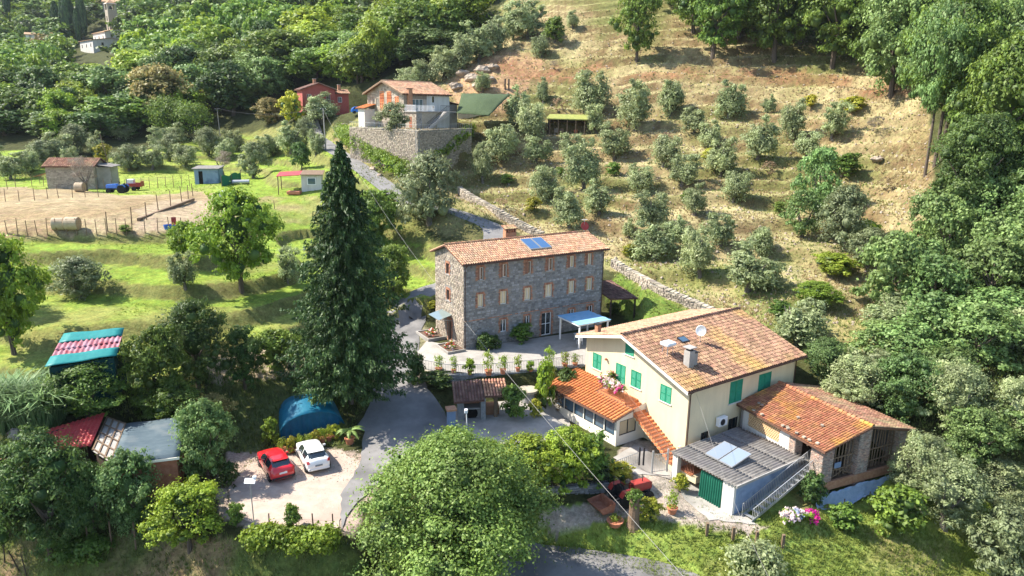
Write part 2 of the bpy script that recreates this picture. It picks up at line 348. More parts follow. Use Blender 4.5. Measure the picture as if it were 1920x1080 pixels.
def base_h(x, y):
    q = warp(x, y); sh = q.shape[:-1]; q = q.reshape(-1, 2); out = np.zeros(len(q))
    for i in range(0, len(q), 20000):
        b = q[i:i+20000]; out[i:i+20000] = tps(np.linalg.norm(b[:,None] - _c[None], axis=-1)) @ _w[:-3] + _w[-3] + b @ _w[-2:]
    return out.reshape(sh)

def vnoise(x, y, s, seed=0):
    """smooth value noise"""
    R_ = np.random.RandomState(seed + 100).rand(256, 256)
    X = x / s + 1000.5; Y = y / s + 1000.5; xi = np.floor(X).astype(int); yi = np.floor(Y).astype(int); fx = X - xi; fy = Y - yi
    fx = fx*fx*(3-2*fx); fy = fy*fy*(3-2*fy); g = lambda a, b: R_[a % 256, b % 256]
    return ((g(xi,yi)*(1-fx)+g(xi+1,yi)*fx)*(1-fy) + (g(xi,yi+1)*(1-fx)+g(xi+1,yi+1)*fx)*fy) * 2 - 1
def fbm(x, y, s, seed=0, o=4):
    return sum(vnoise(x, y, s / 2**i, seed + i) * .55**i for i in range(o))
def inpoly(u, v, poly):
    u = np.asarray(u); v = np.asarray(v); r = np.zeros(u.shape, bool); n = len(poly); j = n - 1
    for i in range(n):
        xi, yi = poly[i]; xj, yj = poly[j]
        c = ((yi > v) != (yj > v)) & (u < (xj - xi) * (v - yi) / ((yj - yi) if yj != yi else 1e-9) + xi)
        r ^= c; j = i
    return r
def seg_dist(x, y, a, b):
    ax, ay, bx, by = a[0], a[1], b[0], b[1]; L2 = (bx-ax)**2 + (by-ay)**2 + 1e-9
    t = np.clip(((x-ax)*(bx-ax) + (y-ay)*(by-ay)) / L2, 0, 1)
    return np.hypot(x - ax - t*(bx-ax), y - ay - t*(by-ay)), t
def poly_dist(x, y, poly):
    """signed distance, negative inside"""
    d = np.full(np.shape(x), 1e9)
    for i in range(len(poly)):
        d = np.minimum(d, seg_dist(x, y, poly[i], poly[(i+1) % len(poly)])[0])
    return np.where(inpoly(x, y, [tuple(p[:2]) for p in poly]), -d, d)
def sstep(a, b, t):
    t = np.clip((t - a) / (b - a), 0, 1); return t*t*(3-2*t)

NS, NY = 520, 500
SL = np.linspace(-1.12, 1.0, NS); YL = np.exp(np.linspace(math.log(27), math.log(640), NY))
GS, GY = np.meshgrid(SL, YL)                       # rows = y
GX = GS * (GY + 12.0)
H = base_h(GX, GY)
U0, V0, _ = project(np.stack([GX, GY, H], -1))

HILL = [(625,268),(660,225),(760,165),(850,110),(930,30),(960,-90),(1320,-90),(1660,30),(1740,200),(1760,440),(1700,640),(1600,730),(1480,640),(1320,596),(1150,512),(1000,452),(860,374),(780,335)]
MEADOW = [(-200,262),(200,300),(330,268),(520,240),(640,232),(625,275),(700,330),(760,400),(830,470),(815,560),(740,590),(560,640),(420,680),(100,760),(-200,800)]
ter_n = fbm(GX, GY, 22, 5, 3) * .9
def terr(h, st, flat, sharp):
    q = (h + ter_n) / st; fl = np.floor(q); fr = q - fl
    return st * (fl + fr * flat + (1 - flat) * sstep(sharp, 1.0, fr)) - ter_n
mh = inpoly(U0 + fbm(GX, GY, 8, 2) * 6, V0, HILL); md = inpoly(U0, V0, MEADOW)
wh = np.clip(-poly_dist(U0, V0, HILL) / 30, 0, 1)
wm = np.clip(-poly_dist(U0, V0, MEADOW) / 25, 0, 1) * (V0 > 435) + np.clip(-poly_dist(U0, V0, MEADOW) / 25, 0, 1) * (V0 < 350)
H = H + wh * (terr(H, 2.1, .16, .60) - H) * .97
ter_n = fbm(GX, GY, 40, 15, 2) * .35
H = H + np.clip(wm, 0, 1) * (terr(H, 1.45, .10, .68) - H) * .95
H = H + fbm(GX, GY, 6, 9, 4) * .16 * np.clip(wh + .45, 0, 1) + fbm(GX, GY, 1.6, 19, 2) * .05

def pad(poly, z, blend=1.0, inner=0.0):
    """flatten to height z inside the polygon, easing out over 'blend' metres"""
    global H
    xs = [p[0] for p in poly]; ys = [p[1] for p in poly]
    m = (GX > min(xs)-blend-1) & (GX < max(xs)+blend+1) & (GY > min(ys)-blend-1) & (GY < max(ys)+blend+1)
    if not m.any(): return
    d = poly_dist(GX[m], GY[m], poly) + inner
    w = 1 - sstep(0, blend, d)
    zz = z(GX[m], GY[m]) if callable(z) else z
    H[m] = H[m] * (1 - w) + zz * w
def ribbon_pad(pts, width, blend=1.5):
    global H
    d = np.full(GX.shape, 1e9); zz = np.zeros(GX.shape)
    for a, b in zip(pts[:-1], pts[1:]):
        dd, t = seg_dist(GX, GY, a, b); k = dd < d; d = np.where(k, dd, d); zz = np.where(k, a[2] + (b[2]-a[2])*t, zz)
    w = 1 - sstep(width/2, width/2 + blend, d); H = H * (1 - w) + zz * w
def hgt(x, y):
    x = np.asarray(x, float); y = np.asarray(y, float)
    fj = (np.log(np.clip(y, 27.01, 639)) - math.log(27)) / (math.log(640/27)) * (NY-1)
    fi = (np.clip(x / (y + 12.0), -1.119, .999) + 1.12) / 2.12 * (NS-1)
    j = np.clip(fj.astype(int), 0, NY-2); i = np.clip(fi.astype(int), 0, NS-2); a = fi - i; b = fj - j
    return (H[j,i]*(1-a)+H[j,i+1]*a)*(1-b) + (H[j+1,i]*(1-a)+H[j+1,i+1]*a)*b
def hz(x, y): return float(hgt(np.array([x]), np.array([y]))[0])
_T = np.exp(np.linspace(math.log(30), math.log(640), 2600))
def G(u, v, dz=0.0):
    """where the sight line through photo pixel (u, v) meets the ground"""
    p = CAMP + np.outer(_T, ray(u, v)); d = p[:,2] - hgt(p[:,0], p[:,1]) - dz
    k = np.where(d < 0)[0]
    k = k[0] if len(k) else len(_T) - 1
    k = max(k, 1); a = d[k-1] / (d[k-1] - d[k] + 1e-9) if d[k] < 0 else 1
    q = p[k-1] + (p[k] - p[k-1]) * a
    return Vector((q[0], q[1], hz(q[0], q[1]) + dz))
def smooth_line(pts, n=6):
    out = []
    pts = [Vector(p) for p in pts]; q = [pts[0]*2 - pts[1]] + pts + [pts[-1]*2 - pts[-2]]
    for i in range(1, len(q) - 2):
        for k in range(n):
            t = k / n
            out.append(.5 * ((2*q[i]) + (-q[i-1]+q[i+1])*t + (2*q[i-1]-5*q[i]+4*q[i+1]-q[i+2])*t*t + (-q[i-1]+3*q[i]-3*q[i+1]+q[i+2])*t**3))
    out.append(pts[-1]); return out

# --- building frames (solved from the photograph's vanishing lines)
ST = dict(o=Vector((-6.762, 68.836, 2.04)), a=.548, L=17.7, wf=3.95, wb=3.45, ridge=9.97, ef=8.68, eb=8.70)
YE = dict(o=Vector((9.109, 55.995, -1.7)), a=.61, L=15.2, wf=7.42, wb=5.78, ridge=8.8, ef=6.37, eb=7.23)
def loc2w(D, x, y, z=0.0):
    c, s = math.cos(D['a']), math.sin(D['a']); return Vector((D['o'].x + x*c - y*s, D['o'].y + x*s + y*c, D['o'].z + z))
def footprint(D, x0, x1, y0, y1): return [loc2w(D, x0, y0), loc2w(D, x1, y0), loc2w(D, x1, y1), loc2w(D, x0, y1)]
WY = loc2w
# stone terrace in front of the stone house, retained above the courtyard
TERRACE = [P(772,692,1.9), P(905,706,2.0), P(1090,690,2.04), P(1180,640,2.04), P(1185,590,2.04), P(1000,560,2.04), P(818,600,2.04), P(790,640,2.04)]
COURT = [P(838,756,.1), P(905,752,.1), P(1065,738,.1), P(1080,775,-.3), P(1160,850,-1.2), P(1010,850,-.3), P(850,850,0)]
YARDR = [P(1150,850,-1.4), P(1190,820,-1.4), P(1290,850,-1.6), P(1290,900,-1.8), P(1230,930,-1.8), P(1150,880,-1.4)]
pad(TERRACE, lambda x, y: 2.0, 1.6)
CARPARK = [P(430,850,.1), P(425,965,-.1), P(480,985,-.1), P(650,1000,-.2), P(700,930,-.1), P(690,850,0), P(560,830,.1)]
pad(CARPARK, 0.0, 3)
pad([(p.x, p.y) for p in COURT], .05, .8)
pad([p[:2] for p in footprint(YE, -.2, 14.8, -6.9, 5.2)], -1.6, 1.2, .9)
pad([p[:2] for p in footprint(YE, -4.2, 0.8, -8.2, 4.8)], -1.25, 1.2, .3)
pad([p[:2] for p in footprint(ST, .4, 17.3, -3.45, 2.9)], 2.0, 1.4, .9)
UP_TERR = [P(585+60,233,22.4), P(783,246,21.4), P(884,240,21.4), P(905,225,21.8)]
road_a = [PZ(555,232,178), PZ(600,262,146), PZ(620,278,132), PZ(655,300,122), PZ(690,325,114), PZ(735,358,106), PZ(775,382,102), PZ(830,392,100), PZ(880,408,98), PZ(930,437,94)]
_e = [loc2w(ST, 9, 9.0), loc2w(ST, 3, 9.6), loc2w(ST, -3.2, 7.5), P(770,590,2.6), P(752,632,2.0), P(745,680,1.6), P(750,740,.9), P(735,800,.3), P(690,870,0)]
_e[0].z = 6.3; _e[1].z = 4.9; _e[2].z = 3.5
road_line = smooth_line(road_a + _e, 5)
ribbon_pad([tuple(p) for p in road_line], 3.4, 2.2)
road_b = smooth_line([P(905,1060,-4.2), P(1000,1052,-4.1), P(1120,1066,-4.0), P(1260,1095,-4.2), P(1420,1180,-4.6)], 6)
ribbon_pad([tuple(p) for p in road_b], 3.6, 1.2)
YARDG = [P(1225,880,-1.8), P(1300,905,-2.0), P(1300,960,-2.1), P(1440,995,-2.5), P(1545,950,-2.6), P(1500,850,-2.2), P(1300,830,-1.8)]
pad(YARDG, lambda x, y: -2.2 + 0*x, 2.0)
# raised platform of the upper house, behind its high retaining walls
UPC = PZ(783,318,116)                                  # foot of the wall's front corner
_zt = 21.3
_wl = P(655,240,_zt); _wc = P(783,247,_zt); _wr = P(884,243,_zt)
_dl = (_wl - _wc); _dr = (_wr - _wc)
PLAT = [_wc, _wr, _wr + _dl * 1.3, _wl + Vector((0, 2, 0))]
pad([p[:2] for p in PLAT], _zt, .5, .35)
RED_O = PZ(583,216,160); pad([(RED_O.x-2, RED_O.y-2), (RED_O.x+14, RED_O.y-2), (RED_O.x+14, RED_O.y+14), (RED_O.x-2, RED_O.y+14)], RED_O.z, 4)

# --- colour zones of the soil and the sward
tv = np.stack([GX, GY, H], -1)
U1, V1, _ = project(tv)
jn = fbm(GX, GY, 5, 31, 3); jn2 = fbm(GX, GY, 5, 41, 3); jl = fbm(GX, GY, 17, 51, 4)
Uj = U1 + jn * 7; Vj = V1 + jn2 * 4
def c3(*c): return np.array(c, float)
colr = np.zeros(GX.shape + (3,)); colr[:] = c3(.055,.06,.022)
def paint(mask, c, w=1.0):
    global colr
    w = (mask * w)[..., None] if not np.isscalar(w) else mask[..., None] * w
    colr = colr * (1 - w) + np.asarray(c) * w
slope = np.zeros(GX.shape); gy, gx = np.gradient(H); dyy = np.gradient(GY, axis=0); dxx = np.gradient(GX, axis=1)
slope = np.hypot(gy / dyy, gx / dxx)
m = inpoly(Uj, Vj, HILL); paint(m, c3(.29,.245,.12))
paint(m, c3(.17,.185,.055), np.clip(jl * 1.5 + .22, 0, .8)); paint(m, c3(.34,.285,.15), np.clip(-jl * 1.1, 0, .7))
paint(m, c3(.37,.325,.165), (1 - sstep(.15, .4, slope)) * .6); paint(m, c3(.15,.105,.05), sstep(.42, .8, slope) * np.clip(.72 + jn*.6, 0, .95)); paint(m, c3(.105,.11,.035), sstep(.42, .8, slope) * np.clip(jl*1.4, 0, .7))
paint(m & (V1 > 470), c3(.17,.20,.055), np.clip(.35 + jn*.6, 0, .8))
cut = [(830,170),(870,120),(940,95),(1020,110),(1000,150),(960,205),(880,215)]
paint(inpoly(Uj, Vj, cut), c3(.34,.215,.12), .85)
scar = [(920,118),(1400,128),(1720,150),(1740,185),(1400,152),(1100,145),(960,150)]
paint(inpoly(Uj, Vj, scar), c3(.235,.125,.065), np.clip(.6+jn*.7,0,.95))
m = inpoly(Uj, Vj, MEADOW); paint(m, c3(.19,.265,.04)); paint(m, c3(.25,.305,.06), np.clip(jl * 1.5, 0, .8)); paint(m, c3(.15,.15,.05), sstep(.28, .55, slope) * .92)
paint(m, c3(.27,.24,.10), np.clip(jn * .8 - .3, 0, .35))
paint(m & (V1 > 575), c3(.24,.24,.075), np.clip(.40 + jn2*.5, 0, .8))
dirt = [(-50,352),(100,352),(225,366),(400,360),(412,372),(400,392),(470,392),(455,408),(390,434),(300,440),(90,444),(-50,446)]
m = inpoly(Uj, Vj, dirt); paint(m, c3(.30,.23,.13)); paint(m, c3(.34,.275,.165), np.clip(jl*1.5, 0, .8)); paint(m, c3(.255,.185,.10), np.clip(jn, 0, .6))
paint(inpoly(Uj, Vj, [(255,390),(330,372),(420,380),(470,395),(400,432),(255,436)]), c3(.38,.30,.205), .7)
paint(inpoly(Uj, Vj, [(390,380),(600,365),(600,420),(470,420),(430,395)]), c3(.26,.22,.10), np.clip(.6 + jn, 0, .9))
paint(inpoly(Uj, Vj, [(380,668),(500,650),(600,640),(560,700),(420,722),(385,716)]), c3(.48,.39,.27), .9)
paint(inpoly(Uj, Vj, [(625,268),(700,300),(860,370),(1000,452),(930,470),(800,430),(700,345)]), c3(.27,.24,.10), np.clip(.6 + jn*.6, 0, .9))
paint(inpoly(Uj, Vj, [(1150,512),(1330,600),(1190,610),(1130,560)]), c3(.13,.19,.035), .9)
low = [(900,960),(1200,930),(1920,880),(2200,900),(2200,1300),(700,1300),(860,1060)]
m = inpoly(Uj, Vj, low); paint(m, c3(.165,.225,.04)); paint(m, c3(.22,.28,.06), np.clip(jl*1.5+.2, 0, .8)); paint(m, c3(.27,.20,.10), np.clip(jn*.9 - .1 + (U1 > 1450)*.22, 0, .6))
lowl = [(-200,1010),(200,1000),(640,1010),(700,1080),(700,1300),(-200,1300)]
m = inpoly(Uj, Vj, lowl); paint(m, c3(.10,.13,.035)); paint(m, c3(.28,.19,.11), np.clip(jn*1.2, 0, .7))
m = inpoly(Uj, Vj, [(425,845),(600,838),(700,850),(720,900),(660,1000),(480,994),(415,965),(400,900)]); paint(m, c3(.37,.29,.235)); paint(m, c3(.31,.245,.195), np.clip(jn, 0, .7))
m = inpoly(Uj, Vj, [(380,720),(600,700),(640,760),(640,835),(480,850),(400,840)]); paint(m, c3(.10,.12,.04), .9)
m = inpoly(Uj, Vj, [(1000,955),(1120,940),(1170,905),(1150,850),(1190,820),(1300,850),(1310,930),(1340,955),(1440,985),(1400,1002),(1300,985),(1190,968),(1120,975),(1040,1008)]); paint(m, c3(.37,.315,.255)); paint(m, c3(.30,.27,.14), np.clip(jn*.8-.1, 0, .55))
m = inpoly(Uj, Vj, [(1840,930),(1940,930),(1940,985),(1900,985)]); paint(m, c3(.40,.36,.24), .8)
paint(inpoly(Uj, Vj, [(1560,590),(1650,600),(1720,660),(1560,690)]), c3(.30,.26,.11), .9)
paint(inpoly(Uj, Vj, [(640,600),(760,590),(800,620),(850,700),(700,700),(600,690)]), c3(.22,.20,.12), .8)

idx = np.arange(NS*NY).reshape(NY, NS)
quads = np.stack([idx[:-1,:-1], idx[:-1,1:], idx[1:,1:], idx[1:,:-1]], -1).reshape(-1, 4)
gm = np_mesh('ground', tv.reshape(-1,3), quads, 4, None, smooth=True)
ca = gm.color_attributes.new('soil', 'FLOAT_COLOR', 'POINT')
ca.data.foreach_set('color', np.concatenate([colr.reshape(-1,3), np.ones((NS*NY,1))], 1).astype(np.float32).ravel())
def ground_mat():
    m = bpy.data.materials.new('ground_soil_and_grass'); m.use_nodes = True; nt = m.node_tree; L = nt.links; b = nt.nodes['Principled BSDF']
    b.inputs['Roughness'].default_value = .95; b.inputs['Specular IOR Level'].default_value = .1
    at = _n(nt, 'ShaderNodeVertexColor', layer_name='soil'); tc = _n(nt, 'ShaderNodeTexCoord')
    c = at.outputs[0]
    for sc_, lo, hi, d in ((.9, .6, 1.4, 5), (4.5, .65, 1.35, 6), (.12, .85, 1.15, 3)):
        n = _n(nt, 'ShaderNodeTexNoise'); n.inputs['Scale'].default_value = sc_; n.inputs['Detail'].default_value = d; n.inputs['Roughness'].default_value = .7; L.new(tc.outputs['Object'], n.inputs['Vector'])
        mr = _n(nt, 'ShaderNodeMapRange'); mr.inputs[1].default_value = .3; mr.inputs[2].default_value = .7; mr.inputs[3].default_value = lo; mr.inputs[4].default_value = hi; L.new(n.outputs[0], mr.inputs[0])
        hs = _n(nt, 'ShaderNodeHueSaturation'); L.new(mr.outputs[0], hs.inputs['Value']); L.new(c, hs.inputs['Color'])
        if sc_ == .9:
            n4 = _n(nt, 'ShaderNodeTexNoise'); n4.inputs['Scale'].default_value = 1.7; n4.inputs['Detail'].default_value = 5; L.new(tc.outputs['Object'], n4.inputs['Vector'])
            mh_ = _n(nt, 'ShaderNodeMapRange'); mh_.inputs[1].default_value = .3; mh_.inputs[2].default_value = .7; mh_.inputs[3].default_value = .48; mh_.inputs[4].default_value = .52; L.new(n4.outputs[0], mh_.inputs[0]); L.new(mh_.outputs[0], hs.inputs['Hue'])
        c = hs.outputs[0]
    L.new(c, b.inputs['Base Color'])
    n = _n(nt, 'ShaderNodeTexNoise'); n.inputs['Scale'].default_value = 3.0; n.inputs['Detail'].default_value = 8; n.inputs['Roughness'].default_value = .75; L.new(tc.outputs['Object'], n.inputs['Vector'])
    bn = _n(nt, 'ShaderNodeBump'); bn.inputs['Strength'].default_value = .9; bn.inputs['Distance'].default_value = .22; L.new(n.outputs[0], bn.inputs['Height']); L.new(bn.outputs[0], b.inputs['Normal'])
    return m
gm.materials.append(ground_mat())
link('ground', gm, kind='structure')

# --- draped sheets
def strip(name, line, width, m, off=.06, jit=0.12, nx=6):
    vs = []; fs = []; N = len(line)
    for i, p in enumerate(line):
        d = (line[min(i+1,N-1)] - line[max(i-1,0)]); d.z = 0; d.normalize(); nrm = Vector((-d.y, d.x, 0))
        w = width(i / (N-1)) if callable(width) else width
        for k in range(nx+1):
            t = (k/nx - .5) * (w + (rnd.uniform(-jit, jit) if k in (0, nx) else 0)); q = p + nrm * t
            vs.append((q.x, q.y, hz(q.x, q.y) + off))
    for i in range(N-1):
        for k in range(nx):
            a = i*(nx+1)+k; fs.append((a, a+1, a+nx+2, a+nx+1))
    b = MB(); b._add(vs, fs); return b.build(name, m, smooth=True, kind='structure')
from mathutils.geometry import delaunay_2d_cdt
def patch(name, poly, m, off=.04, step=.6, kind='structure', jit=0):
    pl = []
    for i in range(len(poly)):
        a = Vector(poly[i][:2]); b = Vector(poly[(i+1) % len(poly)][:2]); n = max(1, int((b-a).length / step))
        for k in range(n): pl.append(a.lerp(b, k/n) + Vector((rnd.uniform(-jit,jit), rnd.uniform(-jit,jit))))
    xs = [p.x for p in pl]; ys = [p.y for p in pl]
    gx_, gy_ = np.meshgrid(np.arange(min(xs), max(xs), step), np.arange(min(ys), max(ys), step))
    d = poly_dist(gx_.ravel(), gy_.ravel(), [tuple(p) for p in pl]); k = d < -step*.3
    pts = pl + [Vector((a, b)) for a, b in zip(gx_.ravel()[k], gy_.ravel()[k])]
    r = delaunay_2d_cdt(pts, [], [list(range(len(pl)))], 1, 1e-4)
    zz = hgt(np.array([p.x for p in r[0]]), np.array([p.y for p in r[0]]))
    b = MB(); b._add([(p.x, p.y, z + off) for p, z in zip(r[0], zz)], [tuple(f) for f in r[2]])
    return b.build(name, m, smooth=True, kind=kind)
strip('road', road_line[:-4], lambda t: 3.3 if t < .75 else 3.3 + (t-.75)*8, MT['asphalt'])
strip('lane', road_b, 3.6, MT['asphalt'])
patch('driveway', [P(712,708,1.2), P(772,700,1.2), P(800,735,.7), P(836,775,.2), P(848,830,0), P(780,880,0), P(700,915,0), P(655,960,0), P(640,1000,-.1), P(640,930,0), P(676,870,0), P(682,820,.1), P(700,770,.5)], MT['asphalt'], .09, .6, jit=.08)
patch('terrace_paving', [P(800,640,2), P(872,656,2), P(1000,636,2), P(1170,612,2), P(1190,640,2), P(1092,688,2), P(905,704,2), P(778,690,2), P(768,672,2)], MT['paving'], .10, .7)
patch('courtyard_paving', [P(842,770,.05), P(905,756,.05), P(1065,744,.05), P(1072,780,.05), P(1100,800,.05), P(1010,835,.05), P(870,830,.05)], MT['paving'], .05, .5)
patch('parking_gravel', [P(432,900,0), P(470,868,0), P(560,848,0), P(640,845,0), P(676,870,0), P(655,950,0), P(628,995,0), P(480,988,0), P(425,955,0)], MT['gravel'], .045, .5, jit=.15)
patch('yard_paving', [P(1150,862,-1.4), P(1190,838,-1.4), P(1262,862,-1.5), P(1262,905,-1.8), P(1190,900,-1.7)], MT['concrete'], .05, .5, jit=.05)
patch('garage_path', [P(1262,905,-2.2), P(1300,900,-2.2), P(1395,965,-2.2), P(1420,985,-2.2), P(1330,975,-2.2), P(1285,940,-2.2)], MT['concrete'], .05, .5, jit=.12)
# ------------------------------------------------------------------ building helpers
Z3 = Vector((0, 0, 1))
def frame(o, ux, nrm, up=Z3):
    """matrix: local X along ux, Y out along nrm, Z up"""
    ux = Vector(ux); nrm = Vector(nrm); o = Vector(o); up = Vector(up)
    return Matrix(((ux.x, nrm.x, up.x, o.x), (ux.y, nrm.y, up.y, o.y), (ux.z, nrm.z, up.z, o.z), (0, 0, 0, 1)))
def wall_face(mb, T, W_, H_, holes, depth=.22, top=None):
    """wall sheet with real openings; holes (u0,u1,z0,z1); top(u) = height of the upper edge where it is not level"""
    mb.T = T
    xs = sorted(set([0, W_] + [h[0] for h in holes] + [h[1] for h in holes])); zs = sorted(set([0, H_] + [h[2] for h in holes] + [h[3] for h in holes]))
    for i in range(len(xs)-1):
        for j in range(len(zs)-1):
            a, b, c, d = xs[i], xs[i+1], zs[j], zs[j+1]
            if any(h[0] <= a + 1e-4 and b <= h[1] + 1e-4 and h[2] <= c + 1e-4 and d <= h[3] + 1e-4 for h in holes): continue
            mb.poly([(a,0,c),(b,0,c),(b,0,d),(a,0,d)])
    for u0, u1, z0, z1 in holes:
        mb.poly([(u0,0,z0),(u1,0,z0),(u1,-depth,z0),(u0,-depth,z0)]); mb.poly([(u0,0,z1),(u1,0,z1),(u1,-depth,z1),(u0,-depth,z1)])
        mb.poly([(u0,0,z0),(u0,0,z1),(u0,-depth,z1),(u0,-depth,z0)]); mb.poly([(u1,0,z0),(u1,0,z1),(u1,-depth,z1),(u1,-depth,z0)])
    if top:
        n = 12; us = [W_*k/n for k in range(n+1)]
        us = sorted(set(us + [top[0]])); f = top[1]
        for a, b in zip(us[:-1], us[1:]):
            if f(a) > H_ + 1e-3 or f(b) > H_ + 1e-3: mb.poly([(a,0,H_),(b,0,H_),(b,0,max(H_,f(b))),(a,0,max(H_,f(a)))])
    mb.T = None
def stones(T, W_, H_, holes=(), top=None, sw=(.28,.55), sh=(.16,.28), out=(.015,.05), seed=1, name='stones', m=None, parent=None, zmin=0.0, bottom=None, hgap=.03):
    """laid rubble: every stone its own little block, joined in one part"""
    r = random.Random(seed); vs = []; fs = []
    z = zmin
    while z < (H_ if top is None else 99):
        h = r.uniform(*sh)
        if top is None: h = min(h, H_ - z)
        if h < .04: break
        u = -r.uniform(0, .2); anyu = False
        while u < W_:
            w = r.uniform(*sw); a, b = max(0, u), min(W_, u + w); u += w
            if b - a < .06: continue
            if top is not None:
                tt = min(top(a), top(b))
                if z + h * .8 > tt: continue
            if bottom is not None and z < bottom(a) - .3: anyu = True; continue
            anyu = True
            if any(hh[0] - .02 < b and a < hh[1] + .02 and hh[2] - .02 < z + h and z < hh[3] + .02 for hh in holes): continue
            o = r.uniform(*out); g = hgap / 2; j = lambda: r.uniform(-.02, .02)
            q = [(a+g+j(), z+g+j()), (b-g+j(), z+g+j()), (b-g+j(), z+h-g+j()), (a+g+j(), z+h-g+j())]
            k = len(vs); s_ = .82
            cx = (a+b)/2; cz = z+h/2
            vs += [T @ Vector((x, -.02, zz)) for x, zz in q] + [T @ Vector((cx+(x-cx)*s_, o + r.uniform(-.008, .008), cz+(zz-cz)*s_)) for x, zz in q]
            fs += [(k+4,k+5,k+6,k+7)] + [(k+i, k+(i+1)%4, k+4+(i+1)%4, k+4+i) for i in range(4)]
        if not anyu: break
        z += h
    mb = MB(); mb._add(vs, fs)
    return mb.build(name, m or MT['stone'], parent, kind='stuff')
def tiles(name, parent, p0, du, dv, Lu, Lv, m, cw=.25, row=.40, seed=3, jit=.012, fn=None, lift=.0, rr=.40):
    """barrel tiles laid in columns, joined in one part; fn(u, v) -> False leaves a tile out"""
    R_ = np.random.RandomState(seed); du = np.array(du, float); dv = np.array(dv, float); p0 = np.array(p0, float); n = np.cross(du, dv); n /= np.linalg.norm(n)
    if n[2] < 0: n = -n
    nc = int(Lu / cw); cw = Lu / nc; nr = int(math.ceil(Lv / row)); ang = np.linspace(0, math.pi, 5)
    V = []; 
    for i in range(nc):
        for j in range(nr):
            u = (i+.5)*cw + R_.uniform(-jit, jit); v0 = j*row + R_.uniform(-jit, jit)*2; v1 = min(v0 + row*1.12, Lv + .03)
            if fn and not fn(u, (v0+v1)/2): continue
            r0 = cw*rr + R_.uniform(-.006,.006); r1 = r0*.85; sk = R_.uniform(-jit, jit)
            for r_, v, l, s_ in ((r0, v0, .045, 0), (r1, v1, .012, sk)):
                for t in ang: V.append(p0 + du*(u + s_ - math.cos(t)*r_) + dv*v + n*(math.sin(t)*r_*.85 + l + lift))
    V = np.array(V); N = len(V)//10; b = np.arange(N)[:,None,None]*10; k = np.arange(4)[None,:,None]
    F = b + np.concatenate([k, k+1, k+6, k+5], 2)
    me = np_mesh(name, V, F.reshape(-1), 4, m, smooth=False)
    return link(name, me, parent, kind='stuff')
def ridge(name, parent, a, b, m, r=.16, step=.38, seed=5):
    a = Vector(a); b = Vector(b); L = (b-a).length; n = int(L/step); d = (b-a).normalized(); s_ = d.cross(Z3).normalized(); rr = random.Random(seed); mb = MB()
    up = s_.cross(d)
    for i in range(n):
        vs = []
        for t0, q in ((i*L/n, r), ((i+1.1)*L/n, r*.82)):
            for k in range(6):
                t = math.pi*k/5; vs.append(a + d*t0 + s_*(math.cos(t)*q) + up*(math.sin(t)*q + rr.uniform(0,.02) + (.03 if q == r else 0)))
        mb._add(vs, [(k, k+1, k+7, k+6) for k in range(5)])
    return mb.build(name, m, parent, kind='stuff')
def slab(parent, name, pts, th, m, **kw):
    """roof deck: polygon pts (top face) thickened downwards"""
    mb = MB(); mb.prism(pts, (0, 0, -th)); return mb.build(name, m, parent, **kw)
def window(parent, T, u0, u1, z0, z1, fm, gm_, depth=.12, sill=None, shut=None, name='window', mull=1, rail=0, glass_name='pane', fw=.06):
    W_ = u1 - u0; mb = MB(); mb.T = T @ Matrix.Translation((u0, 0, z0)); H_ = z1 - z0
    mb.box(0, fw, -depth-.05, -depth+.02, 0, H_); mb.box(W_-fw, W_, -depth-.05, -depth+.02, 0, H_)
    mb.box(fw, W_-fw, -depth-.05, -depth+.02, 0, fw); mb.box(fw, W_-fw, -depth-.05, -depth+.02, H_-fw, H_)
    for k in range(mull): c = W_*(k+1)/(mull+1); mb.box(c-fw/2, c+fw/2, -depth-.045, -depth+.025, fw, H_-fw)
    for k in range(rail): c = H_*(k+1)/(rail+1); mb.box(fw, W_-fw, -depth-.04, -depth+.03, c-fw/3, c+fw/3)
    o = mb.build(name, fm, parent)
    g = MB(); g.T = mb.T; g.poly([(fw*.5,-depth-.03,fw*.5),(W_-fw*.5,-depth-.03,fw*.5),(W_-fw*.5,-depth-.03,H_-fw*.5),(fw*.5,-depth-.03,H_-fw*.5)]); g.build(glass_name, gm_, o)
    if sill: s_ = MB(); s_.T = mb.T; s_.box(-.1, W_+.1, -.02, .08, -.09, -.005); s_.build('sill', sill, o)
    return o
def shutters(parent, T, u0, u1, z0, z1, m, leaves=2):
    W_ = (u1-u0)/leaves
    for k in range(leaves):
        mb = MB(); mb.T = T @ Matrix.Translation((u0 + k*W_, .02, z0)); w = W_ - .02; h = z1-z0; f = .07
        mb.box(0, f, 0, .045, 0, h); mb.box(w-f, w, 0, .045, 0, h); mb.box(f, w-f, 0, .045, 0, f); mb.box(f, w-f, 0, .045, h-f, h); mb.box(f, w-f, 0, .045, h*.5-.035, h*.5+.035)
        n = int(h/.07)
        for i in range(n):
            zz = f + (h-2*f)*(i+.5)/n; mb.poly([(f,.005,zz+.03),(w-f,.005,zz+.03),(w-f,.04,zz-.025),(f,.04,zz-.025)])
        mb.poly([(f,.004,f),(w-f,.004,f),(w-f,.004,h-f),(f,.004,h-f)])
        mb.build('shutter', m, parent)

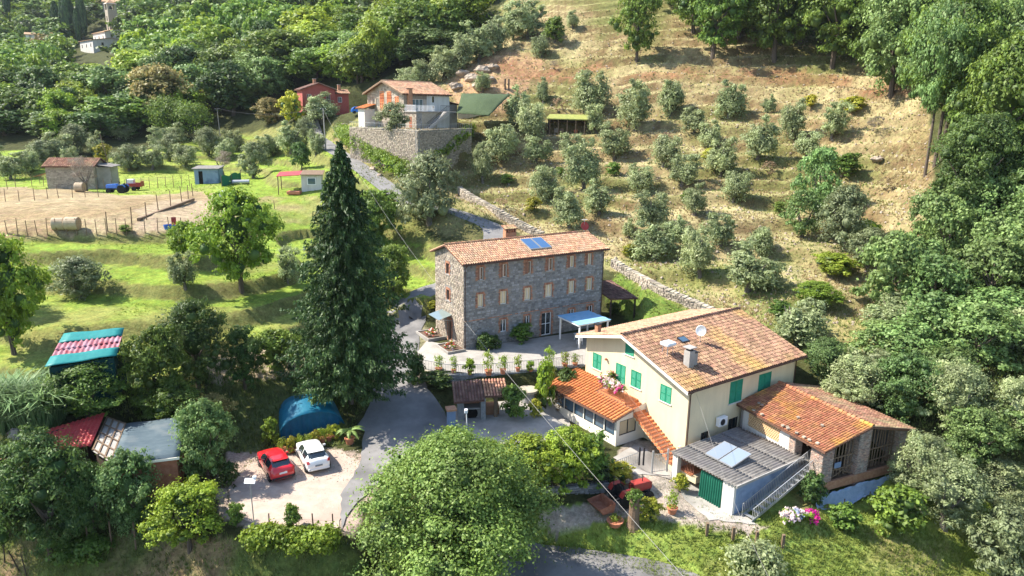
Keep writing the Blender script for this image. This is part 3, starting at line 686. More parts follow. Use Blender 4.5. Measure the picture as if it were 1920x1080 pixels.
# ------------------------------------------------------------------ 1 the stone house
H_ = empty('stone_house', ST['o'], ST['a'], 'three-storey grey stone farmhouse with a terracotta roof and a pair of blue solar panels', 'house')
holesF = [(1.5,2.15,6.87,8.15),(4.05,4.8,6.87,8.2),(6.9,7.65,6.9,8.2),(9.5,10.3,6.95,8.25),(12.2,13.0,7.0,8.25),(14.55,15.3,7.05,8.3),
 (1.5,2.15,4.13,5.45),(4.05,4.8,4.1,5.45),(6.9,7.65,4.15,5.45),(9.45,10.3,4.15,5.5),(12.4,13.15,4.2,5.55),(14.75,15.5,4.25,5.6),
 (4.1,4.8,1.2,2.5),(6.95,7.6,1.3,2.5),(9.05,10.3,.05,2.5),(12.55,13.25,1.2,2.42),(15.0,15.7,1.2,2.5)]
TF = frame((.4,-3.45,0), (1,0,0), (0,-1,0)); WL = 16.9
TG = frame((.4,2.95,0), (0,-1,0), (-1,0,0)); GW = 6.4
gtop = lambda u: 8.78 + (1.15) * (1 - abs(u - 3.0) / 3.3)
holesG = [(2.6,3.3,6.95,8.05),(2.65,3.35,4.25,5.35),(2.95,3.75,.05,2.3)]
mb = MB(); wall_face(mb, TF, WL, 8.75, holesF); wall_face(mb, TG, GW, 8.75, holesG, top=(3.0, gtop))
mb.T = None; mb.poly([(17.3,-3.45,0),(17.3,2.95,0),(17.3,2.95,8.75),(17.3,0,9.85),(17.3,-3.45,8.75)]); mb.poly([(.4,2.95,0),(17.3,2.95,0),(17.3,2.95,8.75),(.4,2.95,8.75)])
wall = mb.build('wall', MT['mortar'], H_)
bs = [(h[0]-.22, h[1]+.22, h[2]-.05, h[3]+.22) for h in holesF]
stones(TF, WL, 8.7, bs, seed=2, name='wall_stones', parent=wall)
stones(TG, GW, 9.9, [(h[0]-.2,h[1]+.2,h[2],h[3]+.2) for h in holesG], top=lambda u: gtop(u) - .08, seed=4, name='wall_stones', m=MT['stone_warm'], parent=wall)  # sunlit gable made lighter by a warmer stone colour
def brick_surround(T, h, parent, m=MT['brick'], arch=False):
    mb = MB(); mb.T = T; r = random.Random(int(h[0]*100)); z = h[2] - .02
    while z < h[3] + .02:
        for s_, x0 in ((-1, h[0]), (1, h[1])):
            w = r.choice((.12, .24)); a, b = (x0 - w, x0 - .003) if s_ < 0 else (x0 + .003, x0 + w); mb.box(a, b, -.015, .035 + r.uniform(0,.012), z, z + .075)
        z += .09
    n = int((h[1]-h[0]+.3)/.09)
    for k in range(n): x = h[0]-.15 + k*.09; mb.box(x, x+.075, -.015, .04, h[3]+.005, h[3]+.22)
    mb.build('brick_surround', m, parent, kind='stuff')
for i, h in enumerate(holesF):
    w_ = window(H_, TF, h[0], h[1], h[2], h[3], MT['whitepaint'] if i >= 12 else MT['cream'], MT['glass'] if i in (0,1,2,3,12,13,14,15,16) else MT['glass_pale'], sill=None if i == 14 else MT['concrete'], name='door' if i == 14 else 'window', rail=1 if i == 14 else 0, mull=1)
    brick_surround(TF, h, w_)
    if i < 6: shutters(w_, TF @ Matrix.Translation((0,-.10,0)), h[0]+.02, h[0]+(h[1]-h[0])*(.42 if i != 2 else .55), h[2]+.03, h[3]-.03, MT['wood_red'], 1)
for i, h in enumerate(holesG):
    w_ = window(H_, TG, h[0], h[1], h[2], h[3], MT['wood_red'], MT['glass'], sill=None if i == 2 else MT['concrete'], name='door' if i == 2 else 'window'); brick_surround(TG, h, w_)
# dentilled string course of brick between ground and first floor
mb = MB(); mb.T = TF
for k in range(int(WL/.25)): mb.box(.02+k*.25, .24+k*.25, -.01, .045, 2.86, 2.95)
mb.build('brick_course', MT['brick'], H_, kind='stuff')
R0, R1, RW, RB, RE = 0, 17.7, -3.95, 3.45, 8.68
rf = slab(H_, 'roof', [(0,-3.95,8.68),(17.7,-3.95,8.68),(17.7,0,9.95),(0,0,9.95)], .10, MT['under'])
rb_ = slab(H_, 'roof', [(0,0,9.947),(17.7,0,9.947),(17.7,3.45,8.70),(0,3.45,8.70)], .10, MT['under'])
sl1 = math.hypot(3.95, 1.27); tiles('roof_tiles', rf, (0,-3.95,8.68), (1,0,0), (0,3.95/sl1,1.27/sl1), 17.7, sl1, MT['tile_pale'], seed=1)
sl2 = math.hypot(3.45, 1.25); tiles('roof_tiles', rb_, (0,3.45,8.70), (1,0,0), (0,-3.45/sl2,1.25/sl2), 17.7, sl2, MT['tile_pale'], seed=2)
ridge('ridge_tiles', rf, (0,0,9.97), (17.7,0,9.97), MT['tile'])
mb = MB()
for k in range(32): x = .35 + k*.545; mb.box(x, x+.09, -3.85, -3.46, 8.5, 8.6)
mb.build('rafter_ends', MT['wood'], H_, kind='stuff')
g = MB(); g.tube([(0,-4.02,8.6),(17.7,-4.02,8.6)], .06, 6); g.build('gutter', MT['gutter'], H_)
g = MB(); g.tube([(17.15,-4.0,8.58),(17.2,-3.6,8.2),(17.2,-3.56,0)], .045, 6); g.build('downpipe', MT['gutter'], H_)
g = MB(); g.tube([(.5,-4.0,8.58),(.47,-3.6,8.2),(.47,-3.56,0)], .045, 6); g.build('downpipe', MT['gutter'], H_)
# chimney with little brick arches
c_ = MB(); c_.box(7.6,8.9,.9,1.5,8.9,10.4); ch = c_.build('chimney', MT['brick'], H_)
c_ = MB()
for k in range(5): c_.box(7.62+k*.295, 7.70+k*.295, .92, 1.48, 10.403, 10.75)
c_.build('cowl_pier', MT['brick'], ch, kind='stuff'); tiles('cowl_tiles', ch, (7.45,.75,10.80), (1,0,0), (0,.95,.3), 1.6, .95, MT['tile'], cw=.2, row=.3)
c_ = MB(); c_.prism([(7.45,.75,10.78),(9.05,.75,10.78),(9.05,1.65,11.06),(7.45,1.65,11.06)], (0,0,-.04)); c_.build('cowl', MT['under'], ch)
# solar panels lying on the front slope
def on_roof(x, y, up=.12): return Vector((x, y, 8.68 + (y+3.95)/3.95*1.27 + up))
for x0 in (8.4, 9.75):
    mb = MB(); mb.prism([on_roof(x0,-2.75,.22), on_roof(x0+1.25,-2.75,.22), on_roof(x0+1.25,-.65,.22), on_roof(x0,-.65,.22)], (0,0,-.09)); p_ = mb.build('solar_panel', MT['metal'], H_)
    mb = MB(); mb.poly([on_roof(x0+.05,-2.7,.226), on_roof(x0+1.2,-2.7,.226), on_roof(x0+1.2,-.7,.226), on_roof(x0+.05,-.7,.226)]); mb.build('collector_glass', MT['panel_blue'], p_)
# lean-to on the far end
lt = slab(H_, 'lean_to_roof', [(17.4,-1.2,7.0),(19.2,-1.2,6.5),(19.2,2.6,6.5),(17.4,2.6,7.0)], .1, MT['under']); tiles('roof_tiles', lt, (19.2,2.6,6.5), (0,-1,0), (-.963,0,.268), 3.8, 1.87, MT['tile'])
mb = MB(); mb.box(17.32,19.0,-1.0,2.4,0,6.45); w2 = mb.build('lean_to_wall', MT['mortar'], H_)
stones(frame((17.32,-1.0,0),(1,0,0),(0,-1,0)), 1.68, 6.3, seed=9, name='wall_stones', parent=w2)
lt = slab(H_, 'shed_roof', [(18.2,-3.9,3.0),(22.2,-3.9,2.6),(22.2,.9,3.6),(18.2,.9,4.0)], .1, MT['under']); tiles('roof_tiles', lt, (18.2,-3.9,3.0), (.995,0,-.1), (0,.979,.204), 4.0, 4.9, MT['tile_dark'])
for x, y in ((18.5,-3.6),(22.0,-3.6),(22.0,.6)):
    mb = MB(); mb.box(x-.08,x+.08,y-.08,y+.08,0,2.6 + (y+3.6)*.2); mb.build('shed_post', MT['wood_dark'], H_)
# glass porch canopy over the gable door
mb = MB(); mb.prism([(.38,-.9,2.95),(.38,1.5,2.95),(-1.1,1.5,2.6),(-1.1,-.9,2.6)], (0,0,-.03)); cn = mb.build('porch_canopy', glassmat('canopy_glass', (.16,.21,.21), .15), H_)
for y in (-.85, .3, 1.45):
    mb = MB(); mb.beam((.38,y,2.3), (-.95,y,2.6), .04, .04); mb.build('bracket', MT['metal'], cn)

# ------------------------------------------------------------------ 2 the yellow house
Y_ = empty('yellow_house', YE['o'], YE['a'], 'cream yellow two-storey house with green shutters, broad tiled roof and outside stair', 'house')
TG = frame((.8,5.2,0), (0,-1,0), (-1,0,0)); GW = 12.1      # u = 5.2 - y
def ytop(u):
    y = 5.2 - u
    return 8.66 - (y*(8.8-7.23)/5.78 if y > 0 else -y*(8.8-6.37)/7.42)
TS = frame((.8,-6.9,0), (1,0,0), (0,-1,0)); SW = 13.6
hG = [(.95,2.1,4.5,5.92),(3.95,5.15,3.62,5.88),(5.8,7.0,4.42,5.86),(9.15,10.35,4.33,5.72),(4.95,6.0,7.0,8.1)]
hS = [(4.9,6.5,3.85,5.75),(8.6,10.3,3.8,5.6),(5.1,6.4,1.35,2.45),(1.8,2.8,1.2,2.1)]
mb = MB(); wall_face(mb, TG, GW, 6.5, [h for h in hG[:4]], top=None)
# upper gable with the attic opening
mb.T = TG
def colm(a, b, z0, z1f):
    mb.poly([(a,0,z0),(b,0,z0),(b,0,z1f(b)),(a,0,z1f(a))])
us = sorted([0, 1.2, 2.4, 3.6, 4.95, 5.2, 6.0, 7.5, 9, 10.5, 12.1])
for a, b in zip(us[:-1], us[1:]):
    if 4.95 <= a and b <= 6.0:
        colm(a, b, 6.5, lambda u: 7.0); colm(a, b, 8.1, ytop)
    else: colm(a, b, 6.5, lambda u: max(6.5, ytop(u)))
for (p, q) in (((4.95,7.0),(6.0,7.0)),((6.0,7.0),(6.0,8.1)),((6.0,8.1),(4.95,8.1)),((4.95,8.1),(4.95,7.0))): mb.poly([(p[0],0,p[1]),(q[0],0,q[1]),(q[0],-.22,q[1]),(p[0],-.22,p[1])])
wall_face(mb, TS, SW, 6.42, hS)
mb.T = None; mb.poly([(14.4,-6.9,0),(14.4,5.2,0),(14.4,5.2,7.25),(14.4,0,8.66),(14.4,-6.9,6.42)]); mb.poly([(.8,5.2,0),(14.4,5.2,0),(14.4,5.2,7.25),(.8,5.2,7.25)])
wall = mb.build('wall', MT['yellow'], Y_)
for i, h in enumerate(hG):
    w_ = window(Y_, TG, *h, MT['shutter'], MT['glass'], sill=None if i in (1,) else MT['white'], name='door' if i == 1 else 'window')
    shutters(w_, TG @ Matrix.Translation((0,-.05,0)), h[0], h[1], h[2], h[3], MT['shutter'], 2 if i < 4 else 1)
for i, h in enumerate(hS):
    w_ = window(Y_, TS, *h, MT['shutter'] if i < 2 else MT['wood_dark'], MT['glass'], sill=MT['white'] if i < 2 else None)
    if i < 2: shutters(w_, TS @ Matrix.Translation((0,-.05,0)), h[0], h[1], h[2], h[3], MT['shutter'], 2)
# roof
s1 = math.hypot(7.42, 2.43); s2 = math.hypot(5.78, 1.57)
rf = slab(Y_, 'roof', [(0,-7.42,6.37),(15.2,-7.42,6.37),(15.2,0,8.8),(0,0,8.8)], .14, MT['under'])
rb_ = slab(Y_, 'roof', [(0,0,8.797),(15.2,0,8.797),(15.2,5.78,7.23),(0,5.78,7.23)], .14, MT['under'])
ylich = mat('roof_tile_with_yellow_lichen', (.31,.19,.12), (.225,.125,.078), scale=1.0, island=.36, col3=(.32,.205,.075), s3=.2, bump=.4)
tiles('roof_tiles', rf, (0,-7.42,6.37), (1,0,0), (0,7.42/s1,2.43/s1), 15.2, s1, ylich, seed=7)
tiles('roof_tiles', rb_, (0,5.78,7.23), (1,0,0), (0,-5.78/s2,1.57/s2), 15.2, s2, MT['tile_pale'], seed=8)
ridge('ridge_tiles', rf, (0,0,8.83), (15.2,0,8.83), MT['tile_dark'])
mb = MB()
mb.prism([(-.03,-7.45,6.36),(-.03,0,8.80),(-.03,5.8,7.21),(-.03,5.8,6.98),(-.03,0,8.55),(-.03,-7.45,6.10)], (.08,0,0)); mb.build('barge_board', MT['cream'], Y_)
g = MB(); g.tube([(-.02,-7.5,6.28),(15.2,-7.5,6.28)], .07, 6); g.build('gutter', MT['gutter'], Y_)
g = MB(); g.tube([(.9,-7.45,6.25),(.88,-7.1,5.95),(.88,-7.0,5.8),(.88,-7.0,0)], .05, 6); g.build('downpipe', MT['gutter'], Y_)
g = MB(); g.tube([(14.3,-7.45,6.25),(14.3,-7.05,5.95),(14.3,-7.0,0)], .05, 6); g.build('downpipe', MT['gutter'], Y_)
def yr(x, y, up=0): return Vector((x, y, 6.37 + (y+7.42)/7.42*2.43 + up))
q = plane_q = None
# chimney (two flues), small flue, skylight
c_ = MB(); c_.box(2.35,2.95,-5.35,-4.75,6.6,8.5); ch = c_.build('chimney', MT['concrete'], Y_)
c_ = MB(); c_.box(2.45,2.85,-5.25,-4.85,8.503,8.72); c_.build('flue', MT['metal_dark'], ch)
c_ = MB(); c_.box(2.25,3.05,-5.45,-4.65,8.723,8.80); c_.build('cap', MT['concrete'], ch)
c_ = MB(); c_.box(3.05,3.5,-5.2,-4.75,6.7,8.2); ch = c_.build('chimney', MT['concrete'], Y_)
c_ = MB(); c_.box(2.98,3.58,-5.27,-4.68,8.203,8.27); c_.build('cap', MT['metal_dark'], ch)
c_ = MB(); c_.box(.9,1.3,3.9,4.3,7.3,8.5); ch = c_.build('chimney', MT['brick'], Y_); c_ = MB(); c_.box(.82,1.38,3.82,4.38,8.503,8.57); c_.build('cap', MT['metal_dark'], ch)
mb = MB(); mb.prism([yr(4.6,-2.6,.16), yr(5.5,-2.6,.16), yr(5.5,-1.9,.16), yr(4.6,-1.9,.16)], (0,0,-.1)); sk = mb.build('skylight', MT['metal_dark'], Y_)
mb = MB(); mb.poly([yr(4.68,-2.53,.165), yr(5.42,-2.53,.165), yr(5.42,-1.97,.165), yr(4.68,-1.97,.165)]); mb.build('pane', MT['glass_blue'], sk)
# veranda built against the gable
V_ = 'veranda'
vb = MB(); vb.T = None
TVf = frame((-2.4,5.9,.0), (0,-1,0), (-1,0,0)); TVs = frame((-2.4,-2.5,.0), (1,0,0), (0,-1,0)); TVb = frame((.8,5.9,0), (-1,0,0), (0,1,0))
vh = [(.5 + i*1.3, 1.68 + i*1.3, 1.30, 2.50) for i in range(6)]
vs_ = [(.35,2.2,1.28,2.55)]
wall_face(vb, TVf, 8.4, 2.75, vh, .12); wall_face(vb, TVs, 3.2, 2.8, vs_, .12, top=(3.2, lambda u: 2.8 + u*.24)); vb.T = None
vb.poly([(-2.4,5.9,0),(.8,5.9,0),(.8,5.9,3.5),(-2.4,5.9,2.75)])
vw = vb.build('veranda_wall', MT['cream'], Y_)
for h in vh: window(Y_, TVf, *h, MT['metal_dark'], MT['glass_blue'], depth=.05, mull=0, name='veranda_window', fw=.05)
window(Y_, TVs, *vs_[0], MT['metal_dark'], MT['glass_pale'], depth=.05, mull=1, name='veranda_window')
vr = slab(Y_, 'veranda_roof', [(-2.95,6.4,2.85),(-2.95,-2.75,2.85),(-.75,-2.75,3.40),(-.75,1.7,3.40),(.78,1.7,3.72),(.78,6.4,3.72)][::-1], .10, MT['under'])
sv = math.hypot(3.73, .87)
tiles('roof_tiles', vr, (-2.95,-2.75,2.86), (0,1,0), (3.73/sv,0,.87/sv), 9.15, sv, MT['tile_new'], cw=.34, row=.42, jit=.004, seed=3, rr=.36, fn=lambda u, v: not (u < 4.4 and v > 2.25))
g = MB(); g.tube([(-3.02,-2.75,2.80),(-3.02,6.4,2.80)], .05, 6); g.build('gutter', MT['gutter'], Y_)
# balcony landing and the flight of tiled steps
mb = MB(); mb.box(-.72,.78,-1.6,1.65,3.32,3.52); bal = mb.build('balcony', MT['brick_orange'], Y_)
mb = MB(); mb.prism([(-.55,-1.6,3.30),(-.55,-1.6,2.95),(-.55,-6.55,.35),(-.55,-6.55,.05),(-.55,-6.7,.05),(-.55,-6.7,.45)], (1.32,0,0)); mb.build('stair_slope', MT['yellow'], Y_)
for i in range(16):
    z = 3.32 - i*.18; y = -1.6 - i*.31
    mb = MB(); mb.box(-.60,.78,y-.34,y,z-.20,z); mb.build('step', MT['brick_orange'], Y_)
def railing(parent, pts, h, m, name='railing', sp=.14, mats=None, r=.014):
    """hand rail with balusters following pts"""
    mb = MB()
    for a, b in zip(pts[:-1], pts[1:]):
        a = Vector(a); b = Vector(b); n = max(2, int((b-a).length/sp))
        for k in range(n+1):
            p = a.lerp(b, k/n); mb.cbox(p + Z3*h/2, (r*2, r*2, h))
        mb.beam(a + Z3*h, b + Z3*h, .05, .04); mb.beam(a + Z3*.1, b + Z3*.1, .03, .03)
    return mb.build(name, m, parent)
railing(Y_, [(-.66,1.6,3.52),(-.66,-1.6,3.52),(-.56,-6.6,.62)], .95, MT['rust'])
mb = MB(); mb.box(-.9,.4,-9.6,-6.75,.0,.55); mb.build('step_base', MT['yellow'], Y_)
for i in range(4):
    mb = MB(); mb.box(-1.0,.3,-6.75-i*.62-.62,-6.75-i*.62,.553-.0*i,.60); mb.build('landing_tile', MT['brick_orange'], Y_)
railing(Y_, [(-1.0,-6.8,.6),(-1.0,-9.4,.6)], .85, MT['rust'])
# air conditioner
mb = MB(); mb.box(4.2,5.2,-7.35,-6.98,2.35,3.1); ac = mb.build('air_conditioner', MT['whitepaint'], Y_, bevel=.03)
mb = MB(); mb.lathe([(.27,0),(.27,.03),(.1,.045)], (4.6,-7.35,2.72), 16, Matrix.Rotation(math.pi/2,3,'X')); mb.build('fan_grille', MT['metal_dark'], ac)
mb = MB(); mb.lathe([(.10,0),(.14,.05),(.10,.16),(.05,.18)], (.66,2.4,5.75), 10); mb.build('wall_lamp', MT['rust'], Y_)

# things that stand on the yellow roof
def yw(x, y, up=0): v = yr(x, y, up); return loc2w(YE, v.x, v.y, v.z)
d_ = empty('satellite_dish', yw(6.4,-2.9), YE['a'], 'grey satellite dish on the yellow house roof, above the skylight', 'satellite dish')
mb = MB(); mb.tube([(0,0,-.05),(0,0,.75)], .03, 8); mb.build('mast', MT['metal'], d_)
rot = Euler((math.radians(68), 0, math.radians(-70))).to_matrix()
prof = [(.02,0),(.16,.012),(.30,.045),(.42,.10),(.47,.125),(.42,.112),(.30,.058),(.16,.027),(.02,.015)]
mb = MB(); mb.lathe(prof, (0,-.06,1.05), 20, rot); mb.build('reflector', MT['metal'], d_, smooth=True)
mb = MB(); mb.tube([Vector((0,-.06,1.05)), Vector((0,-.06,1.05)) + rot @ Vector((0,.1,.5))], .012, 6); mb.build('feed_arm', MT['metal'], d_)
t_ = empty('roof_water_heater', yw(2.05,-3.3), YE['a'], 'white rounded water tank on legs, left of the chimney on the yellow house roof', 'water tank')
mb = MB(); mb.cbox((0,0,.95), (1.05,.95,.34)); mb.build('tank', MT['plastic_white'], t_, bevel=.14)
for x, y in ((-.35,-.3),(.35,-.3),(-.35,.3),(.35,.3)):
    mb = MB(); mb.tube([(x,y,-.1 + y*.3),(x*.8,y*.8,.85)], .03, 6); mb.build('leg', MT['metal'], t_)
a_ = empty('roof_dish', loc2w(ST, 17.0, -.2, 9.9), ST['a'], 'red round satellite dish on a mast at the far ridge end of the stone house', 'satellite dish')
mb = MB(); mb.tube([(0,0,-.1),(0,0,1.5)], .03, 6); mb.build('mast', MT['metal'], a_)
rot2 = Euler((math.radians(72), 0, math.radians(-15))).to_matrix(); mb = MB(); mb.lathe(prof, (0,-.05,.72), 20, rot2); mb.build('reflector', MT['red_paint'], a_, smooth=True)
mb = MB(); mb.tube([(-.35,0,1.45),(.35,0,1.45)], .015, 5); [mb.tube([(x,-.22,1.45),(x,.22,1.45)], .01, 4) for x in (-.3,-.15,0,.15,.3)]; mb.build('aerial', MT['metal'], a_)

# ------------------------------------------------------------------ 3 garage
Gz = -2.2; GO = loc2w(YE, -1.3, -13.5); GO.z = Gz
G_ = empty('garage', GO, YE['a'], 'low blue-grey garage with corrugated roof sheets and a green curtain across its opening', 'garage')
GL, GWd, GH = 7.3, 5.8, 2.42
mb = MB(); mb.box(.12,GL,.12,.34,0,GH); w_ = mb.build('wall', MT['bluegrey'], G_)
mb = MB(); mb.box(GL-.2,GL,.343,GWd,0,GH); mb.build('wall', MT['white'], G_)
mb = MB(); mb.box(.5,GL-.205,GWd-.22,GWd,0,GH); mb.build('wall', MT['white'], G_)
mb = MB(); mb.box(-.12,.117,.12,1.1,0,GH); mb.build('pillar', MT['white'], G_, bevel=.01)
mb = MB(); mb.box(-.12,.30,GWd-.5,GWd,0,GH); mb.build('pillar', MT['white'], G_, bevel=.01)
mb = MB(); mb.box(-.05,.16,1.103,GWd-.503,GH-.22,GH); mb.build('lintel', MT['wood'], G_)
mb = MB(); mb.box(.2,GL-.25,.36,GWd-.25,.02,.03); mb.build('floor', MT['concrete'], G_)
mb = MB(); mb.poly([(GL-.22,.36,.03),(GL-.22,GWd-.25,.03),(GL-.22,GWd-.25,GH),(GL-.22,.36,GH)]); mb.build('rear_lining', MT['concrete'], G_)  # concrete panel on the inside of the rear wall
def corrugated(name, parent, p0, du, dv, Lu, Lv, m, pitch=.2, amp=.035, sag=0, th=.012):
    p0 = Vector(p0); du = Vector(du); dv = Vector(dv); n = du.cross(dv).normalized(); n = n if n.z > 0 else -n
    N = int(Lu/pitch*6); vs = []; fs = []; K = 4
    for i in range(N+1):
        u = Lu*i/N
        for k in range(K+1):
            v = Lv*k/K; vs.append(p0 + du*u + dv*v + n*(amp*math.sin(2*math.pi*u/pitch) - sag*math.sin(math.pi*k/K)))
    for i in range(N):
        for k in range(K): a = i*(K+1)+k; fs.append((a, a+1, a+K+2, a+K+1))
    mb = MB(); mb._add(vs, fs); o = mb.build(name, m, parent, smooth=True); s_ = o.modifiers.new('thick', 'SOLIDIFY'); s_.thickness = th; return o
rows = 4
for r_ in range(rows):
    corrugated('roof_sheet', G_, (-.35 + r_*1.95, -.2, GH+.07 + (.022 if r_ % 2 else 0)), (0,1,0), (1,0,.01), GWd+.3, 2.03, MT['sheet_grey'], pitch=.27, amp=.06)
mb = MB(); mb.box(-.35,GL+.1,-.26,-.17,GH-.06,GH+.13); mb.build('verge_strip', MT['concrete'], G_)
for k in range(2):
    mb = MB(); x0, y0 = 1.35, 1.55 + k*1.28; mb.prism([(x0,y0,GH+.28),(x0+2.15,y0,GH+.70),(x0+2.15,y0+1.2,GH+.70),(x0,y0+1.2,GH+.28)], (0,0,-.10)); p_ = mb.build('solar_panel', MT['metal'], G_)
    mb = MB(); mb.poly([(x0+.06,y0+.05,GH+.295),(x0+2.09,y0+.05,GH+.692),(x0+2.09,y0+1.15,GH+.692),(x0+.06,y0+1.15,GH+.295)]); mb.build('collector_glass', MT['panel'], p_)
    for yy in (y0+.1, y0+1.05): mb = MB(); mb.tube([(x0+2.05,yy,GH+.05),(x0+2.05,yy,GH+.6)], .02, 5); mb.build('bracket', MT['metal'], p_)
# curtain
vs = []; fs = []; n = 60
for i in range(n+1):
    y = 1.15 + 2.0*i/n
    for k in range(5):
        z = .02 + (GH-.27)*k/4; vs.append((-.02 + .07*math.sin(i*1.05)*(1.1-k*.12) - .06*(4-k)/4, y, z))
for i in range(n):
    for k in range(4): a = i*5+k; fs.append((a,a+1,a+6,a+5))
mb = MB(); mb._add(vs, fs); mb.build('curtain', MT['curtain'], G_, smooth=True)

# ------------------------------------------------------------------ 4 barn
BO = P(1547,849,1.9); BO.z = -2.8; BA = .425
B_ = empty('brick_barn', BO, BA, 'old open-sided brick barn with rust-orange tiled roof and slatted hay loft', 'barn')
BD = dict(o=BO, a=BA); BW, BL = 9.2, 9.0
def pier(x0, x1, y0, y1, z0, z1, seed):
    mb = MB(); mb.box(x0, x1, y0, y1, z0, z1); p_ = mb.build('brick_pier', MT['mortar'], B_)
    stones(frame((x0,y0,0),(1,0,0),(0,-1,0)), x1-x0, z1, seed=seed, sw=(.2,.3), sh=(.075,.08), out=(.01,.03), name='bricks', m=MT['brickmix'], parent=p_, zmin=z0, hgap=.02)
    stones(frame((x0,y1,0),(0,-1,0),(-1,0,0)), y1-y0, z1, seed=seed+1, sw=(.2,.3), sh=(.075,.08), out=(.01,.03), name='bricks', m=MT['brickmix'], parent=p_, zmin=z0, hgap=.02)
MT['brickmix'] = mat('old_brick', (.40,.25,.18), (.30,.27,.23), scale=1.5, island=.4, bump=.5)
pier(.35,1.45,.4,1.5,-.6,4.75,11); pier(3.9,5.1,.4,1.4,-.6,5.5,13); pier(8.2,9.0,.4,1.3,-.6,4.75,15); pier(.35,1.1,3.0,3.6,-.2,4.7,17); pier(8.3,9.0,7.9,8.7,-.6,4.7,19)
mb = MB(); mb.box(.3,9.0,.45,8.7,1.55,1.75); mb.build('loft_floor', MT['wood'], B_)
mb = MB(); mb.box(.35,9.0,.33,.52,1.3,1.95); mb.build('loft_beam', MT['brick'], B_)
mb = MB(); mb.box(.3,9.0,8.6,8.8,-.5,4.7); mb.build('rear_wall', MT['mortar'], B_)
mb = MB(); mb.box(8.8,9.0,1.3,8.6,-.5,4.7); mb.build('side_wall', MT['mortar'], B_)
mb = MB(); mb.box(.35,.5,3.6,4.6,-.5,4.65); mb.box(.35,.5,8.0,8.6,-.5,4.65); mb.box(.35,.5,4.6,8.0,-.5,3.25); mb.build('side_wall', MT['white'], B_)
# lattice of hollow bricks
bm_ = MB(); bm_.box(-.058,.058,-.05,.05,-.068,.068); bme = bm_.mesh('brick', MT['brick_pale'])
cnt = 0
for r_ in range(8):
    for k in range(17):
        y = 4.68 + k*.2 + (.1 if r_ % 2 else 0)
        if y > 7.98: continue
        o = link('brick', bme, B_, loc=(.42, y, 3.33 + r_*.165), rot=(0,0,math.pi/2)); cnt += 1
    if r_ < 8:
        mb = MB(); mb.box(.36,.48,4.6,8.0,3.38+r_*.165,3.405+r_*.165); mb.build('bed_joint', MT['brick_pale'], B_)
# timber slats
for x0, x1 in ((1.5,3.85),(5.15,8.15)):
    n = int((x1-x0)/.3)
    for k in range(n):
        x = x0 + (k+.5)*(x1-x0)/n; z1 = 4.7 + (1-abs(x-4.6)/4.6)*1.05
        mb = MB(); mb.cbox((x, .75, (2.0+z1)/2), (.10,.03,z1-2.0), rot=Euler((0, rnd.uniform(-.04,.04), 0)).to_matrix()); mb.build('slat', MT['wood'], B_)
    for z in (2.6, 3.55):
        mb = MB(); mb.beam((x0,.68,z), (x1,.68,z+.05), .04, .10); mb.build('rail', MT['wood'], B_)
for a, b in (((1.6,.62,2.0),(3.8,.62,2.9)),((1.6,.62,2.9),(3.8,.62,2.0))):
    mb = MB(); mb.beam(a, b, .04, .07); mb.build('brace', MT['wood'], B_)
mb = MB(); mb.box(1.9,2.55,.60,.64,2.75,3.2); mb.build('pale_panel', MT['bluegrey'], B_)
# roof, ridge along y
e0 = (0,0,4.7); rs = math.hypot(4.6,1.15)
def bsag(x, y): return 0
rl = slab(B_, 'roof', [(0,0,4.7),(4.6,0,5.85),(4.6,9.3,5.85),(0,9.3,4.7)][::-1], .12, MT['under']); rr_ = slab(B_, 'roof', [(4.6,0,5.847),(9.4,0,4.75),(9.4,9.3,4.75),(4.6,9.3,5.847)][::-1], .12, MT['under'])
tiles('roof_tiles', rl, (0,0,4.7), (0,1,0), (4.6/rs,0,1.15/rs), 9.3, rs, MT['tile_lichen'], cw=.22, row=.34, seed=21)
tiles('roof_tiles', rr_, (9.4,0,4.75), (0,1,0), (-4.8/math.hypot(4.8,1.1),0,1.1/math.hypot(4.8,1.1)), 9.3, math.hypot(4.8,1.1), MT['tile'], cw=.22, row=.34, seed=22)
ridge('ridge_tiles', rl, (4.6,0,5.87), (4.6,9.3,5.87), MT['tile_lichen'])
for k in range(7):
    y = .3 + k*1.35; mb = MB(); mb.beam((.05,y,4.5), (4.55,y,5.66), .10, .12); mb.build('rafter', MT['wood'], B_); mb = MB(); mb.beam((9.3,y,4.55), (4.65,y,5.66), .10, .12); mb.build('rafter', MT['wood'], B_)
lo = MB(); rr2 = random.Random(4)
for k in range(14):
    x = rr2.choice((.15,.25,rr2.uniform(.3,3))); y = rr2.uniform(.2,8.8); lo.T = Matrix.Translation((x,y,4.7+x*.25+.14)) @ Matrix.Rotation(rr2.uniform(0,3),4,'Z'); lo.prism([(-.12,-.1,0),(.1,-.12,0),(.12,.1,0),(-.1,.08,0)], (0,0,.11))
lo.build('weight_stones', MT['stone_warm'], rl, kind='stuff')
